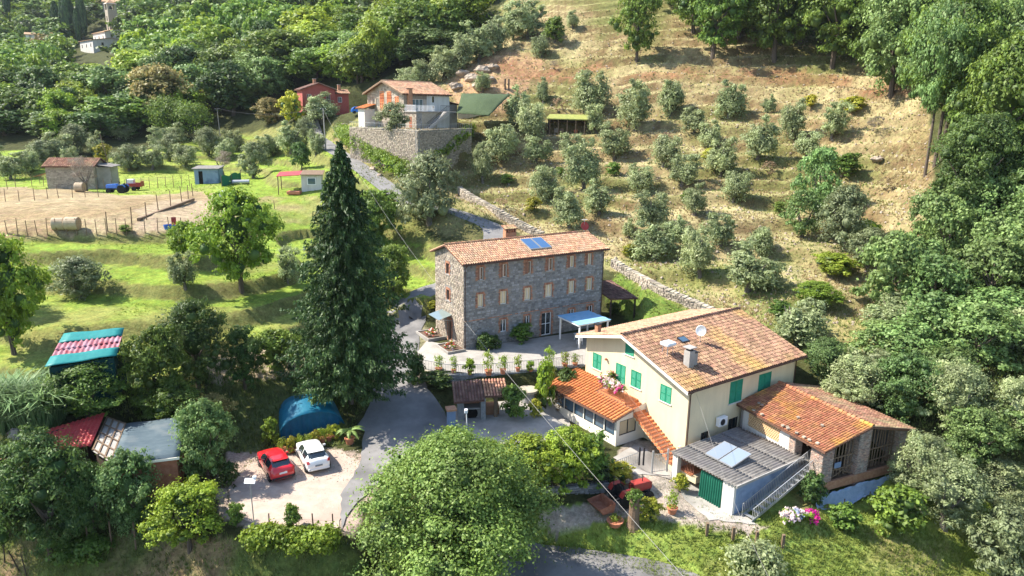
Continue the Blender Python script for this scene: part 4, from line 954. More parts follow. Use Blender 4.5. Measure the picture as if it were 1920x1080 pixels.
# metal stair up to the loft, its landing, and the sheeting
s0 = P(1400,975,-2.2); s1 = P(1525,868,.0)
sd = Vector((s1.x-s0.x, s1.y-s0.y, 0)); SLN = sd.length; sa = math.atan2(sd.y, sd.x)
S_ = empty('metal_stair', (s0.x, s0.y, -2.2), sa, 'galvanised metal stair climbing beside the blue-grey garage to the barn loft', 'staircase')
for y in (-.4, .4):
    mb = MB(); mb.beam((0,y,.05), (SLN,y,2.1), .04, .18); mb.build('stringer', MT['metal'], S_)
for i in range(12):
    mb = MB(); f = (i+.5)/12; mb.cbox((SLN*f, 0, .12 + 2.0*f), (.26,.78,.035)); mb.build('tread', MT['metal'], S_)
for y in (-.42, .42): railing(S_, [(0,y,.1),(SLN,y,2.1),(SLN+.9,y,2.1)], .95, MT['metal'], sp=.2)
mb = MB(); mb.box(SLN, SLN+1.2, -.5, .9, 2.0, 2.12); mb.build('landing', MT['concrete'], S_)
for x, y in ((SLN+.1,-.4),(SLN+1.1,-.4)): mb = MB(); mb.tube([(x,y,-.4),(x,y,2.0)], .04, 6); mb.build('post', MT['metal'], S_)
def sheet(name, rail, drops, m, label, cat, seed=1, slackn=10):
    vs = []; fs = []; n = len(rail); K = slackn; r = random.Random(seed)
    for i, (a, b) in enumerate(zip(rail, drops)):
        for k in range(K+1):
            t = k/K; p = Vector(a).lerp(Vector(b), t); w = .10*math.sin(i*1.9 + k*.8) + .06*math.sin(i*.7 - k*2.1)
            vs.append(p + Vector((w*.4, -abs(w)*1.0, w*.5 - .35*math.sin(math.pi*t))))
    for i in range(n-1):
        for k in range(K): q = i*(K+1)+k; fs.append((q,q+1,q+K+2,q+K+1))
    mb = MB(); mb._add(vs, fs); o = mb.build(name, m, smooth=True, label=label, cat=cat); s_ = o.modifiers.new('t','SOLIDIFY'); s_.thickness = .02; return o
bw = lambda x, y, z: loc2w(BD, x, y, z)
N_ = 34; rail_ = []; drop_ = []
for i in range(N_):
    t = i/(N_-1); x = -.3 + 8.3*t; sagz = .55*math.sin(math.pi*min(1, t/.56)) if t < .56 else .35*math.sin(math.pi*(t-.56)/.44)
    rail_.append(bw(x, .18, 1.38 - sagz*.3)); drop_.append(bw(x - .1, -.5, .72 - sagz*.95))
sheet('plastic_sheet', rail_, drop_, MT['tarp_white'], 'pale blue plastic sheeting sagging below the barn loft', 'plastic sheet')
for i, x in enumerate((.3, 2.0, 4.6)):
    p = bw(x, -.55, 0); mb = MB(); mb.tube([(p.x,p.y,hz(p.x,p.y)-.1),(p.x,p.y,-1.9)], .04, 6)
    mb.build('prop_post', MT['wood'], label=['leftmost wooden prop under the sagging blue sheeting, by the hydrangeas','middle wooden prop under the sagging blue sheeting','rightmost wooden prop under the blue sheeting, near the green bush'][i], cat='post', group='props under the plastic sheet')

# ------------------------------------------------------------------ 5 pergola on the stone terrace
E_ = empty('pergola', loc2w(ST, 12.3, -7.0, 0), ST['a'], 'white pergola with a sky-blue canopy against the stone house', 'pergola')
for x, y in ((-1.75,-1.65),(1.75,-1.65),(-1.75,1.65),(1.75,1.65)):
    mb = MB(); mb.box(x-.07,x+.07,y-.07,y+.07,0,2.38); mb.build('post', MT['whitepaint'], E_)
for a, b in (((-2.0,-1.65,2.45),(2.0,-1.65,2.45)),((-2.0,1.65,2.45),(2.0,1.65,2.45)),((-1.9,-1.8,2.447),(-1.9,1.8,2.447)),((1.9,-1.8,2.447),(1.9,1.8,2.447))):
    mb = MB(); mb.beam(a, b, .09, .14); mb.build('beam', MT['whitepaint'], E_)
for k in range(5): mb = MB(); y = -1.3 + k*.65; mb.beam((-1.85,y,2.50), (1.85,y,2.50), .05, .06); mb.build('rafter', MT['whitepaint'], E_)
vs = []; fs = []; 
for i in range(13):
    for k in range(9): x = -2 + 4*i/12; y = -1.9 + 3.8*k/8; vs.append((x, y, 2.60 - .05*abs(math.sin(k*math.pi/2))))
for i in range(12):
    for k in range(8): a = i*9+k; fs.append((a,a+1,a+10,a+9))
mb = MB(); mb._add(vs, fs); o = mb.build('canopy', MT['pergola'], E_); o.modifiers.new('t','SOLIDIFY').thickness = .015
o = empty('garden_table', loc2w(ST, 12.4, -6.6, 0), ST['a'], 'white garden table under the blue pergola canopy', 'table')
mb = MB(); mb.cbox((0,0,.73), (1.5,.85,.04)); mb.build('tabletop', MT['plastic_white'], o)
for x, y in ((-.65,-.35),(.65,-.35),(-.65,.35),(.65,.35)): mb = MB(); mb.box(x-.03,x+.03,y-.03,y+.03,0,.71); mb.build('leg', MT['plastic_white'], o)
def garden_chair(loc, rz, label):
    o = empty('garden_chair', loc, rz, label, 'chair', 'white chairs under the pergola')
    mb = MB(); mb.cbox((0,0,.44),(.45,.45,.03)); mb.build('seat', MT['plastic_white'], o); mb = MB(); mb.cbox((0,.22,.7),(.45,.03,.5)); mb.build('backrest', MT['plastic_white'], o)
    for x, y in ((-.2,-.2),(.2,-.2),(-.2,.2),(.2,.2)): mb = MB(); mb.box(x-.02,x+.02,y-.02,y+.02,0,.425); mb.build('leg', MT['plastic_white'], o)
garden_chair(loc2w(ST, 11.4, -7.6, 0), ST['a']+3.0, 'white garden chair on the left of the table under the pergola'); garden_chair(loc2w(ST, 12.9, -7.7, 0), ST['a']+3.3, 'white garden chair on the right of the table under the pergola')
# ------------------------------------------------------------------ 6 upper house on its walled platform
UO = PZ(757,177,121); UZ = _zt
UPO = Vector((UO.x, UO.y, UZ)); UA = .80; UD = dict(o=UPO, a=UA)
U_ = empty('hillside_house', UPO, UA, 'stone and white two-storey house with orange brick grilles high above its retaining wall', 'house')
UW, UL = 10.8, 10.2
TG = frame((0,UW,0), (0,-1,0), (-1,0,0)); TS = frame((0,0,0), (1,0,0), (0,-1,0))
utop = lambda u: 6.0 + 2.0*(1-abs(u-UW/2)/(UW/2))
hG = [(1.6,2.3,3.7,5.2),(2.7,3.3,3.7,5.1),(3.9,5.1,3.0,6.2),(6.0,7.3,3.0,6.3),(8.3,9.4,3.2,5.3),(3.0,3.9,.1,2.2),(8.4,9.1,.8,2.0)]
hS = [(1.7,4.2,3.05,5.0),(6.2,6.8,4.4,5.6),(6.2,6.8,3.4,4.0),(5.2,6.1,.1,2.2),(8.2,9.2,.1,2.2)]
mb = MB(); wall_face(mb, TG, UW, 6.0, [h for h in hG if h[3] <= 6.0] + [(3.9,5.1,3.0,6.0),(6.0,7.3,3.0,6.0)], top=(UW/2, utop)); wall_face(mb, TS, 5.0, 6.0, [h for h in hS if h[1] <= 5.0]); mb.T = None
wall = mb.build('wall', MT['stone_warm'], U_)
mb = MB(); wall_face(mb, frame((5.003,-.02,0),(1,0,0),(0,-1,0)), UL-5.0, 6.0, [(1.2,1.8,4.4,5.6),(1.2,1.8,3.4,4.0),(.2,1.1,.1,2.2),(3.2,4.2,.1,2.2)]); mb.T = None
mb.poly([(UL,0,0),(UL,UW,0),(UL,UW,6),(UL,UW/2,8),(UL,0,6)]); mb.build('wall', MT['white'], U_)
stones(TG, UW, 8, [(a-.15,b+.15,c-.1,d+.1) for a,b,c,d in hG], top=lambda u: utop(u)-.1, sw=(.3,.7), sh=(.2,.35), out=(.01,.04), seed=31, name='wall_stones', m=MT['uwall'] if 'uwall' in MT else MT['stone_warm'], parent=wall)
for i in (2, 3, 4):
    h = hG[i]; mb = MB(); mb.T = TG; z = h[2]
    while z < h[3]: mb.box(h[0], h[1], -.12, .06, z, z+.13); z += .26
    n = int((h[1]-h[0])/.4)
    for k in range(n+1): x = h[0] + (h[1]-h[0]-.1)*k/n; mb.box(x, x+.1, -.14, .03, h[2], h[3])
    mb.build('brick_grille', MT['brick_orange'], U_)
for i in (0, 1, 5, 6): window(U_, TG, *hG[i], MT['cream'], MT['glass'], name='door' if i == 5 else 'window')
window(U_, TS, *hS[0], MT['whitepaint'], MT['glass_blue'], mull=2)
for h in ((1.2,1.8,4.4,5.6),(1.2,1.8,3.4,4.0),(.2,1.1,.1,2.2),(3.2,4.2,.1,2.2)): window(U_, frame((5.003,-.02,0),(1,0,0),(0,-1,0)), *h, MT['whitepaint'], MT['glass'], mull=0, name='window' if h[2] > 1 else 'door')
us_ = math.hypot(5.9, 2.15); ey = 6.0 - .5*.37
pale = MT['tile_pale']
r1 = slab(U_, 'roof', [(-.7,-.5,5.85),(UL+.4,-.5,5.85),(UL+.4,5.4,8.05),(-.7,5.4,8.05)], .14, MT['under']); r2 = slab(U_, 'roof', [(-.7,5.4,8.047),(UL+.4,5.4,8.047),(UL+.4,11.3,5.85),(-.7,11.3,5.85)], .14, MT['under'])
tiles('roof_tiles', r1, (-.7,-.5,5.85), (1,0,0), (0,5.9/us_,2.2/us_), UL+1.1, us_, pale, cw=.3, row=.5, seed=41); tiles('roof_tiles', r2, (-.7,11.3,5.85), (1,0,0), (0,-5.9/us_,2.2/us_), UL+1.1, us_, pale, cw=.3, row=.5, seed=42)
ridge('ridge_tiles', r1, (-.7,5.4,8.07), (UL+.4,5.4,8.07), MT['tile_pale'])
mb = MB(); mb.prism([(-.74,-.55,5.84),(-.74,5.4,8.05),(-.74,11.35,5.84),(-.74,11.35,5.6),(-.74,5.4,7.8),(-.74,-.55,5.6)], (.07,0,0)); mb.build('barge_board', MT['wood'], U_)
mb = MB()
for k in range(20): x = -.4 + k*.56; mb.box(x, x+.12, -.45, -.02, 5.62, 5.74)
mb.build('rafter_ends', MT['wood'], U_, kind='stuff')
c_ = MB(); c_.box(.6,1.4,-.62,-.06,0,6.7); ch = c_.build('chimney', MT['brick'], U_); c_ = MB(); c_.box(.5,1.5,-.7,.02,6.703,6.8); c_.build('cap', MT['metal_dark'], ch)
# porch block with the balcony on top
mb = MB(); mb.box(.1,4.6,-3.2,-.05,0,2.85); pb = mb.build('porch', MT['stone_warm'], U_)
stones(frame((.1,-.05,0),(0,-1,0),(-1,0,0)), 3.15, 2.8, [(1.2,2.0,.3,2.1)], seed=33, sw=(.3,.6), sh=(.2,.3), name='wall_stones', m=MT['stone_warm'], parent=pb); stones(frame((.1,-3.2,0),(1,0,0),(0,-1,0)), 1.2, 2.8, seed=34, sw=(.3,.6), sh=(.2,.3), name='wall_stones', m=MT['stone'], parent=pb)
mb = MB(); mb.box(.06,.09,-2.0,-1.25,.3,2.1); mb.build('shutter', MT['rust'], U_)
mb = MB(); mb.box(-.1,8.9,-3.4,-.04,2.853,3.0); mb.build('balcony', MT['concrete'], U_)
mb = MB(); mb.box(4.65,8.6,-1.2,-.06,0,2.84); mb.build('porch', MT['white'], U_)
railing(U_, [(-.05,-.3,3.0),(-.05,-3.3,3.0),(3.9,-3.3,3.0)], 1.0, MT['whitepaint'], sp=.28, r=.03); railing(U_, [(5.4,-3.3,3.0),(8.8,-3.3,3.0)], 1.0, MT['metal_dark'], sp=.3)
mb = MB(); mb.prism([(1.4,-4.3,0),(5.9,-4.3,3.0),(6.6,-4.3,3.0),(6.6,-4.3,2.7),(2.2,-4.3,0)], (0,.85,0)); mb.build('stair', MT['concrete'], U_)
for i in range(14): mb = MB(); mb.box(1.45+i*.32, 1.8+i*.32, -4.35, -3.44, .13+i*.2, .22+i*.2); mb.build('step', MT['white'], U_)
railing(U_, [(1.5,-4.3,.2),(5.9,-4.3,3.0),(6.6,-4.3,3.0)], .9, MT['metal_dark'], sp=.3)
mb = MB(); mb.box(-2.2,-.05,8.6,10.6,0,3.2); lw = mb.build('lean_to_wall', MT['white'], U_)
lt = slab(U_, 'lean_to_roof', [(-2.5,8.2,3.3),(0,8.2,4.0),(0,11,4.0),(-2.5,11,3.3)], .1, MT['under']); tiles('roof_tiles', lt, (-2.5,8.2,3.3), (0,1,0), (.963,0,.27), 2.8, 2.6, MT['tile_new'], cw=.3, row=.5)
mb = MB(); mb.box(UL+.02,UL+3.2,1.5,6,0,4.2); mb.build('side_wing', MT['concrete'], U_)
lt = slab(U_, 'wing_roof', [(UL+.02,1.2,4.9),(UL+3.6,1.2,4.2),(UL+3.6,6.3,4.2),(UL+.02,6.3,4.9)][::-1], .1, MT['under']); tiles('roof_tiles', lt, (UL+3.6,6.3,4.2), (0,-1,0), (-.98,0,.19), 5.1, 3.6, MT['tile'], cw=.3, row=.5)

# retaining wall (two faces) of real stones down to the slope
def retaining(name, a, b, ztop, label, seed, m, sw=(.3,.7), sh=(.2,.38), th=.45, zt2=None, coping=True, dep=.6, out=(.03,.10), cat='wall', kw=None):
    """free wall between a and b, foot following the ground; stones on the face that looks to the right of a->b"""
    a = Vector(a); b = Vector(b); L = Vector((b.x-a.x, b.y-a.y, 0)).length; ang = math.atan2(b.y-a.y, b.x-a.x)
    zt2 = ztop if zt2 is None else zt2
    n = max(2, int(L/1.0)); ux = Vector((math.cos(ang), math.sin(ang), 0)); nx = Vector((math.sin(ang), -math.cos(ang), 0))
    gz = [min(hz(*(a + ux*(L*k/n) + nx*.35).xy), hz(*(a + ux*(L*k/n) + nx*1.0).xy)) - dep for k in range(n+1)]
    zb = min(gz)
    o = empty(name, (a.x, a.y, zb), ang, label, cat)
    top = lambda u: ztop + (zt2-ztop)*min(1,max(0,u/L)) - zb
    bot = lambda u: gz[min(n, max(0, int(u/L*n + .5)))] - zb
    mb = MB()
    for k in range(n):
        u0, u1 = L*k/n, L*(k+1)/n
        for y in (0, th): mb.poly([(u0,y,bot(u0)),(u1,y,bot(u1)),(u1,y,top(u1)),(u0,y,top(u0))])
        mb.poly([(u0,0,top(u0)),(u1,0,top(u1)),(u1,th,top(u1)),(u0,th,top(u0))])
    for u in (0, L): mb.poly([(u,0,bot(u)),(u,th,bot(u)),(u,th,top(u)),(u,0,top(u))])
    core = mb.build('wall_core', MT['mortar'], o)
    stones(frame((0,0,0),(1,0,0),(0,-1,0)), L, 0, top=top, bottom=bot, seed=seed, sw=sw, sh=sh, out=out, name='stones', m=m, parent=o)
    if coping:
        r = random.Random(seed); mb = MB(); u = 0
        while u < L:
            w = r.uniform(.35,.7); mb.cbox((min(L,u+w/2), th/2, top(u+w/2)+.04+r.uniform(-.02,.03)), (w*.94, th+.12+r.uniform(-.06,.1), .13), rz=r.uniform(-.05,.05)); u += w
        mb.build('coping_stones', m, o, kind='stuff')
    return o
retaining('retaining_wall', _wl, _wc, _wl.z+.02, 'sunlit left face of the tall stone retaining wall below the hillside house', 51, MT['stone_warm'], sw=(.22,.5), sh=(.13,.26), zt2=_wc.z+.12)
retaining('retaining_wall', _wc, _wr, _wc.z+.12, 'shaded right face of the tall stone retaining wall below the hillside house', 52, MT['stone_warm'], sw=(.22,.5), sh=(.13,.26))
# platform paving
patch('hillside_terrace', [(_wc + (_wr-_wc)*.03 + _dl*.03), _wr, _wr + _dl*.6, _wl + (_wr-_wc)*.05], MT['concrete'], .06, 1.0)
for i, (a, b, lab) in enumerate(((_wl,_wc,'thin iron railing along the sunlit wall top of the hillside house'),(_wc,_wr,'thin iron railing along the shaded wall top of the hillside house'))):
    o = railing(None, [a+Vector((0,.25,.15)), b+Vector((0,.25,.15))], .9, MT['metal'], name='iron_railing', sp=.6); tag(o, lab, 'railing')
# white garden wall and netted bank on the right of the house
w0 = P(872,238,21.4); w1 = P(908,236,21.6)
wh_o = empty('white_garden_wall', (P(856,238,21.4).x, P(856,238,21.4).y+3, 21.3), .12, 'long low white garden wall to the right of the hillside house', 'wall')
mb = MB(); mb.box(0,5.6,0,.3,-1,2.6); mb.build('wall_panel', MT['white'], wh_o); mb = MB(); mb.box(-.05,5.65,-.05,.35,2.603,2.7); mb.build('coping', MT['whitepaint'], wh_o)
n0 = [PZ(850,216,126), PZ(905,216,126), PZ(912,214,127), PZ(955,172,140), PZ(868,173,140)]
def bank(name, c0, c1, c2, c3, m, nu, nv, label, cat, up=.5, kind=None):
    vs = []; fs = []
    for i in range(nu+1):
        for k in range(nv+1):
            s_, t = i/nu, k/nv; p = (Vector(c0)*(1-s_)+Vector(c1)*s_)*(1-t) + (Vector(c3)*(1-s_)+Vector(c2)*s_)*t
            e = math.sin(math.pi*s_)*math.sin(math.pi*t)
            vs.append((p.x, p.y, p.z + e*up + rnd.uniform(-.08,.08)))
    for i in range(nu):
        for k in range(nv): a = i*(nv+1)+k; fs.append((a,a+1,a+nv+2,a+nv+1))
    mb = MB(); mb._add(vs, fs); o = mb.build(name, m, smooth=True, label=label, cat=cat); o.modifiers.new('t','SOLIDIFY').thickness = .05; return o
bank('shade_net', PZ(856,213,126), PZ(917,217,124), PZ(957,177,134), PZ(866,175,136), MT['net_green'], 16, 12, 'dark green netting stretched over the bank right of the hillside house', 'net', .8)
for i, u in enumerate((947, 954)):
    p = G(u, 167); mb = MB(); mb.tube([p - Z3*.3, p + Z3*2.0], .16, 7); mb.build('dark_post', MT['metal_dark'], label=('left' if i == 0 else 'right') + ' of the two dark posts standing above the netted bank', cat='post', group='dark posts above the netting')
# turf-roofed shelter in the olive grove
p = G(1030,250); q = G(1097,252); hs_a = math.atan2(q.y-p.y, q.x-p.x); LL = (q-p).xy.length
SH = empty('grove_shelter', p, hs_a, 'open timber shelter with a mossy roof among the olive trees', 'shelter')
mb = MB(); mb.prism([(-.6,-.7,2.75),(LL+.4,-.7,2.7),(LL+.4,3.2,3.5),(-.6,3.2,3.5)], (0,0,-.18)); mb.build('roof', mat('moss_roof', (.20,.23,.06), (.30,.31,.08), scale=2, bump=.8), SH)
for k in range(5): mb = MB(); x = .1 + (LL-.2)*k/4; mb.box(x-.09,x+.09,-.35,-.17,-.5,2.6); mb.build('post', MT['wood'], SH)
mb = MB(); mb.box(-.3,LL+.2,2.9,3.1,-1,3.3); mb.build('back_wall', MT['wood_dark'], SH); mb = MB(); mb.box(-.3,-.15,-.2,2.9,-1,2.6); mb.build('side_wall', MT['wood_dark'], SH)
for i, (x, c, n) in enumerate(((1.2,'stone_warm','pale sack'),(2.2,'wood','wooden crate'),(4.9,'brick_orange','orange bucket'))):
    v = loc2w(dict(o=p,a=hs_a), x, .6, .15); mb = MB(); 
    if i == 2: mb.lathe([(.28,0),(.36,.6),(.30,.6),(.25,.1)], (0,0,0), 12)
    else: mb.cbox((0,0,.3), (.8,.6,.6), rz=.2*i); mb.cbox((.1,.05,.72), (.5,.4,.22), rz=.5)
    o = mb.build(n.replace(' ','_'), MT[c], loc=v, label=n + ' inside the timber shelter in the olive grove', cat=n.split()[1], bevel=.03)

# ------------------------------------------------------------------ 7 red house
R_o = PZ(569,217,158); RA = .45
Rh = empty('red_house', R_o, RA, 'dark red two-storey house with a low tiled roof, left of the hillside house', 'house')
mb = MB(); TR = frame((0,0,-1.5),(1,0,0),(0,-1,0)); hR = [(1.0,1.9,5.0,6.2),(5.2,6.1,5.0,6.2)]
rt = lambda u: 7.3 + 1.3*(1-abs(u-3.6)/3.6)
wall_face(mb, TR, 7.2, 7.3, hR, top=(3.6, rt)); mb.T = None; mb.poly([(0,0,-1.5),(0,7,-1.5),(0,7,5.8),(0,0,5.8)]); mb.poly([(7.2,0,-1.5),(7.2,7,-1.5),(7.2,7,5.8),(7.2,0,5.8)]); mb.poly([(0,7,-1.5),(7.2,7,-1.5),(7.2,7,5.8),(3.6,7,7.1),(0,7,5.8)])
mb.build('wall', MT['pinkred'], Rh)
for h in hR: window(Rh, TR, *h, MT['whitepaint'], MT['glass'])
mb = MB(); mb.box(7.203,10.6,1.5,6.5,-1.5,5.0); mb.build('wing', MT['pinkred'], Rh)
window(Rh, frame((7.6,1.48,0),(1,0,0),(0,-1,0)), .5,1.4,3.0,4.2, MT['whitepaint'], MT['glass'], depth=-.03)
l_ = math.hypot(4.1,1.48)
ra = slab(Rh, 'roof', [(-.5,-.6,5.62),(3.6,-.6,7.1),(3.6,7.4,7.1),(-.5,7.4,5.62)][::-1], .12, MT['under']); rb2 = slab(Rh, 'roof', [(7.7,-.6,5.62),(3.6,-.6,7.097),(3.6,7.4,7.097),(7.7,7.4,5.62)], .12, MT['under'])
tiles('roof_tiles', ra, (-.5,7.4,5.62), (0,-1,0), (4.1/l_,0,1.48/l_), 8, l_, MT['tile_dark'], cw=.3, row=.5); tiles('roof_tiles', rb2, (7.7,-.6,5.62), (0,1,0), (-4.1/l_,0,1.48/l_), 8, l_, MT['tile_dark'], cw=.3, row=.5)
rc = slab(Rh, 'wing_roof', [(7.2,1.0,4.95),(11,1.0,4.95),(11,4,5.9),(7.2,4,5.9)], .1, MT['under']); tiles('roof_tiles', rc, (7.2,1.0,4.95), (1,0,0), (0,.953,.30), 3.8, 3.15, MT['tile_pale'], cw=.3, row=.5)
for x, y, z in ((3.0,2.5,8.0),(8.6,3.2,6.9)): c_ = MB(); c_.box(x,x+.6,y,y+.6,z-2.2,z); ch = c_.build('chimney', MT['brick'], Rh); c_ = MB(); c_.box(x-.08,x+.68,y-.08,y+.68,z+.003,z+.1); c_.build('cap', MT['concrete'], ch)

# ------------------------------------------------------------------ 8 far church, tower and houses on the wooded hill
def far_house(name, o, a, W_, D_, Hh, rise, wm, rm, label, wins=3, floors=1, cat='house', ridge_x=True, left=0):
    t = empty(name, o, a, label, cat); mb = MB(); mb.box(0,W_,0,D_,-4,Hh)
    if ridge_x: mb.prism([(0,0,Hh),(0,D_,Hh),(0,D_/2,Hh+rise)], (W_,0,0))
    else: mb.prism([(0,0,Hh),(W_,0,Hh),(W_/2,0,Hh+rise)], (0,D_,0))
    mb.build('wall', MT[wm], t); e = .5
    if ridge_x: pr = [[(-e,-e,Hh-.1),(W_+e,-e,Hh-.1),(W_+e,D_/2,Hh+rise+.1),(-e,D_/2,Hh+rise+.1)],[(-e,D_/2,Hh+rise+.1),(W_+e,D_/2,Hh+rise+.1),(W_+e,D_+e,Hh-.1),(-e,D_+e,Hh-.1)]]
    else: pr = [[(-e,-e,Hh-.1),(W_/2,-e,Hh+rise+.1),(W_/2,D_+e,Hh+rise+.1),(-e,D_+e,Hh-.1)],[(W_+e,-e,Hh-.1),(W_+e,D_+e,Hh-.1),(W_/2,D_+e,Hh+rise+.1),(W_/2,-e,Hh+rise+.1)]]
    for p in pr: slab(t, 'roof', [Vector(q)+Z3*.12 for q in p], .2, MT[rm])
    for f in range(floors):
        for k in range(wins):
            x = W_*(k+.5)/wins; z = 1.2 + f*2.8 + max(0, Hh - floors*2.8 - .8)
            w_ = MB(); w_.box(x-.5,x+.5,-.06,-.005,z,z+1.4); fr = w_.build('window', MT['wood'], t); w_ = MB(); w_.poly([(x-.4,-.065,z+.1),(x+.4,-.065,z+.1),(x+.4,-.065,z+1.3),(x-.4,-.065,z+1.3)]); w_.build('pane', MT['glass'], fr)
    for k in range(left):
        y = D_*(k+.5)/left; z = max(.6, Hh-3.2); w_ = MB(); w_.box(-.06,-.005,y-.5,y+.5,z,z+1.6); fr = w_.build('window', MT['wood'], t); w_ = MB(); w_.poly([(-.065,y-.4,z+.1),(-.065,y+.4,z+.1),(-.065,y+.4,z+1.5),(-.065,y-.4,z+1.5)]); w_.build('pane', MT['glass'], fr)
    return t
CH = PZ(177,105,340); far_house('church', CH, .80, 17, 20, 7.5, 1.2, 'white', 'tile', 'white church with two red tiled roof levels on the far wooded hill', 2, 1, 'church', False, 3)
cs = dict(o=CH, a=.80)
far_house('church_nave', loc2w(cs, 6.0, .8, 5.6), .80, 12, 18, 6.0, 1.8, 'white', 'tile', 'upper church nave with three small windows rising behind the white front', 2, 1, 'church', False, 3)
TW = PZ(207,64,352); tw = empty('bell_tower', TW, .8, 'slender stone bell tower with arched openings beside the far church', 'tower')
mb = MB(); mb.box(0,4.2,0,4.2,-12,11.5); mb.build('shaft', MT['stone_warm'], tw)
for z0 in (2.0, 6.5): 
    for k in range(1): w_ = MB(); w_.box(-.05,-.005,1.6,2.6,z0,z0+2.0); w_.build('window', MT['glass'], tw)
for x in (0,3.5):
    for y in (0,3.5): mb = MB(); mb.box(x,x+.7,y,y+.7,11.503,14.2); mb.build('belfry_pier', MT['stone_warm'], tw)
mb = MB(); mb.box(-.2,4.4,-.2,4.4,14.203,14.6); mb.build('cornice', MT['white'], tw); mb = MB(); mb.lathe([(3.2,14.61),(.1,16.3)], (2.1,2.1,0), 4, Matrix.Rotation(math.pi/4,3,'Z')); mb.build('roof', MT['tile'], tw)
mb = MB(); mb.lathe([(.9,0),(.8,.5),(.5,1.2),(.2,1.4)], (2.1,2.1,12), 10); mb.build('bell', MT['metal_dark'], tw)
far_house('far_villa', PZ(194,23,385), .2, 12, 9, 5.5, 1.8, 'stone_warm', 'tile', 'tiled stone villa at the top edge behind the bell tower', 3, 1)
far_house('far_cottage', PZ(49,76,330), .5, 3.6, 4, 2.8, .8, 'cream', 'tile_pale', 'tiny pink-roofed cottage in the woods left of the church', 1, 1)
far_house('far_cottage', PZ(-4,110,330), .5, 4.5, 5, 3.0, .8, 'white', 'tile_pale', 'tiny white cottage at the left edge of the photo on the far hill', 1, 1)
far_house('far_cottage', PZ(152,4,440), .3, 14, 6, 4, 1.2, 'cream', 'tile_pale', 'pale cottage cut off by the top edge, left of the villa', 2, 1)

# ------------------------------------------------------------------ 9 sheds on the left
def quad_shed(name, px, zs, zg, label, cat, wall_m, roof_m, roof=True, pitch=.25, amp=.03, inset=.2, walls=(1,1,1,1)):
    """px: front-left, front-right, back-right, back-left roof corners in the photo, zs their heights, zg ground"""
    c = [P(u, v, z) for (u, v), z in zip(px, zs)]; a = math.atan2(c[1].y-c[0].y, c[1].x-c[0].x); o = Vector((c[0].x, c[0].y, zg)); t = empty(name, o, a, label, cat)
    ca, sa_ = math.cos(a), math.sin(a); q = [Vector(((p.x-o.x)*ca+(p.y-o.y)*sa_, -(p.x-o.x)*sa_+(p.y-o.y)*ca, p.z-zg)) for p in c]
    ctr = sum(q, Vector())/4; i_ = [p.lerp(Vector((ctr.x,ctr.y,p.z)), inset/max(1,(p-ctr).length)*1.2) for p in q]
    for k in range(4):
        if walls[k]:
            p0, p1 = i_[k], i_[(k+1)%4]; mb = MB(); d = (p1-p0); d.z = 0; d.normalize(); n = Vector((d.y,-d.x,0))*-.06
            mb.prism([(p0.x,p0.y,-.6),(p1.x,p1.y,-.6),(p1.x,p1.y,p1.z-.12),(p0.x,p0.y,p0.z-.12)], n); mb.build('wall', MT[wall_m], t)
    return t, q
def sheet_on(t, q, s0, s1, m, name='roof_sheet', pitch=.25, amp=.03, lift=0.0, along=True):
    """corrugated sheet over the part of the quad roof between depth fractions s0..s1 (0 = front)"""
    a = q[0].lerp(q[3], s0); b = q[1].lerp(q[2], s0); c = q[1].lerp(q[2], s1); d = q[0].lerp(q[3], s1)
    N = max(6, int((b-a).length/pitch*5)); vs = []; fs = []; K = 5
    for i in range(N+1):
        f = i/N; u = f*(b-a).length
        for k in range(K+1):
            p = a.lerp(b, f).lerp(d.lerp(c, f), k/K); vs.append(p + Z3*(lift + amp*math.sin(2*math.pi*u/pitch) + rnd.uniform(-.005,.005)))
    for i in range(N):
        for k in range(K): w = i*(K+1)+k; fs.append((w,w+1,w+K+2,w+K+1))
    mb = MB(); mb._add(vs, fs); o = mb.build(name, m, t, smooth=True); o.modifiers.new('t','SOLIDIFY').thickness = .02; return o
t, q = quad_shed('tarpaulin_barn', [(84,690),(219,668),(233,616),(120,627)], [7.6,7.6,8.6,8.6], 5.0, 'barn wrapped in dark green sheeting with faded red roof panels between the trees', 'barn', 'tarp_dark', None, inset=.25)
sheet_on(t, q, 0, .30, MT['tarp_green'], 'tarpaulin', pitch=2.6, amp=.03, lift=.08); sheet_on(t, q, .70, 1, MT['tarp_green'], 'tarpaulin', pitch=2.6, amp=.03, lift=.08)
sheet_on(t, q, .28, .52, MT['faded_sheet'], pitch=.34, amp=.05, lift=.0); sheet_on(t, q, .50, .72, MT['red_faded2'] if 'red_faded2' in MT else MT['faded_sheet'], pitch=.34, amp=.05, lift=.02)
t, q = quad_shed('grey_roofed_shed', [(206,873),(336,857),(349,781),(237,794)], [3.1,3.1,3.5,3.5], .6, 'shed with a worn blue-grey roof and rusty brown wall behind the climbing plants', 'shed', 'rust', None, inset=.3)
sheet_on(t, q, 0, 1, MT['roof_bluegrey'], 'roof_felt', pitch=2.2, amp=.03); mb = MB(); mb.beam(q[0]-Z3*.08, q[1]-Z3*.08, .05, .16); mb.build('fascia', MT['cream'], t)
t, q = quad_shed('red_roofed_shed', [(62,848),(170,836),(197,773),(86,806)], [3.0,3.0,4.1,3.9], .9, 'shed with a bright red pressed-metal roof at the left', 'shed', 'wood_dark', None, inset=.3)
sheet_on(t, q, 0, 1, MT['red_sheet'], pitch=.28, amp=.04)
mb = MB()
for k in range(9): f = (k+.5)/9; a = q[0].lerp(q[3], f); b = q[1].lerp(q[2], f); mb.beam(a+Z3*.045, b+Z3*.045, .03, .02)
mb.build('sheet_step', MT['red_sheet'], t, kind='stuff')
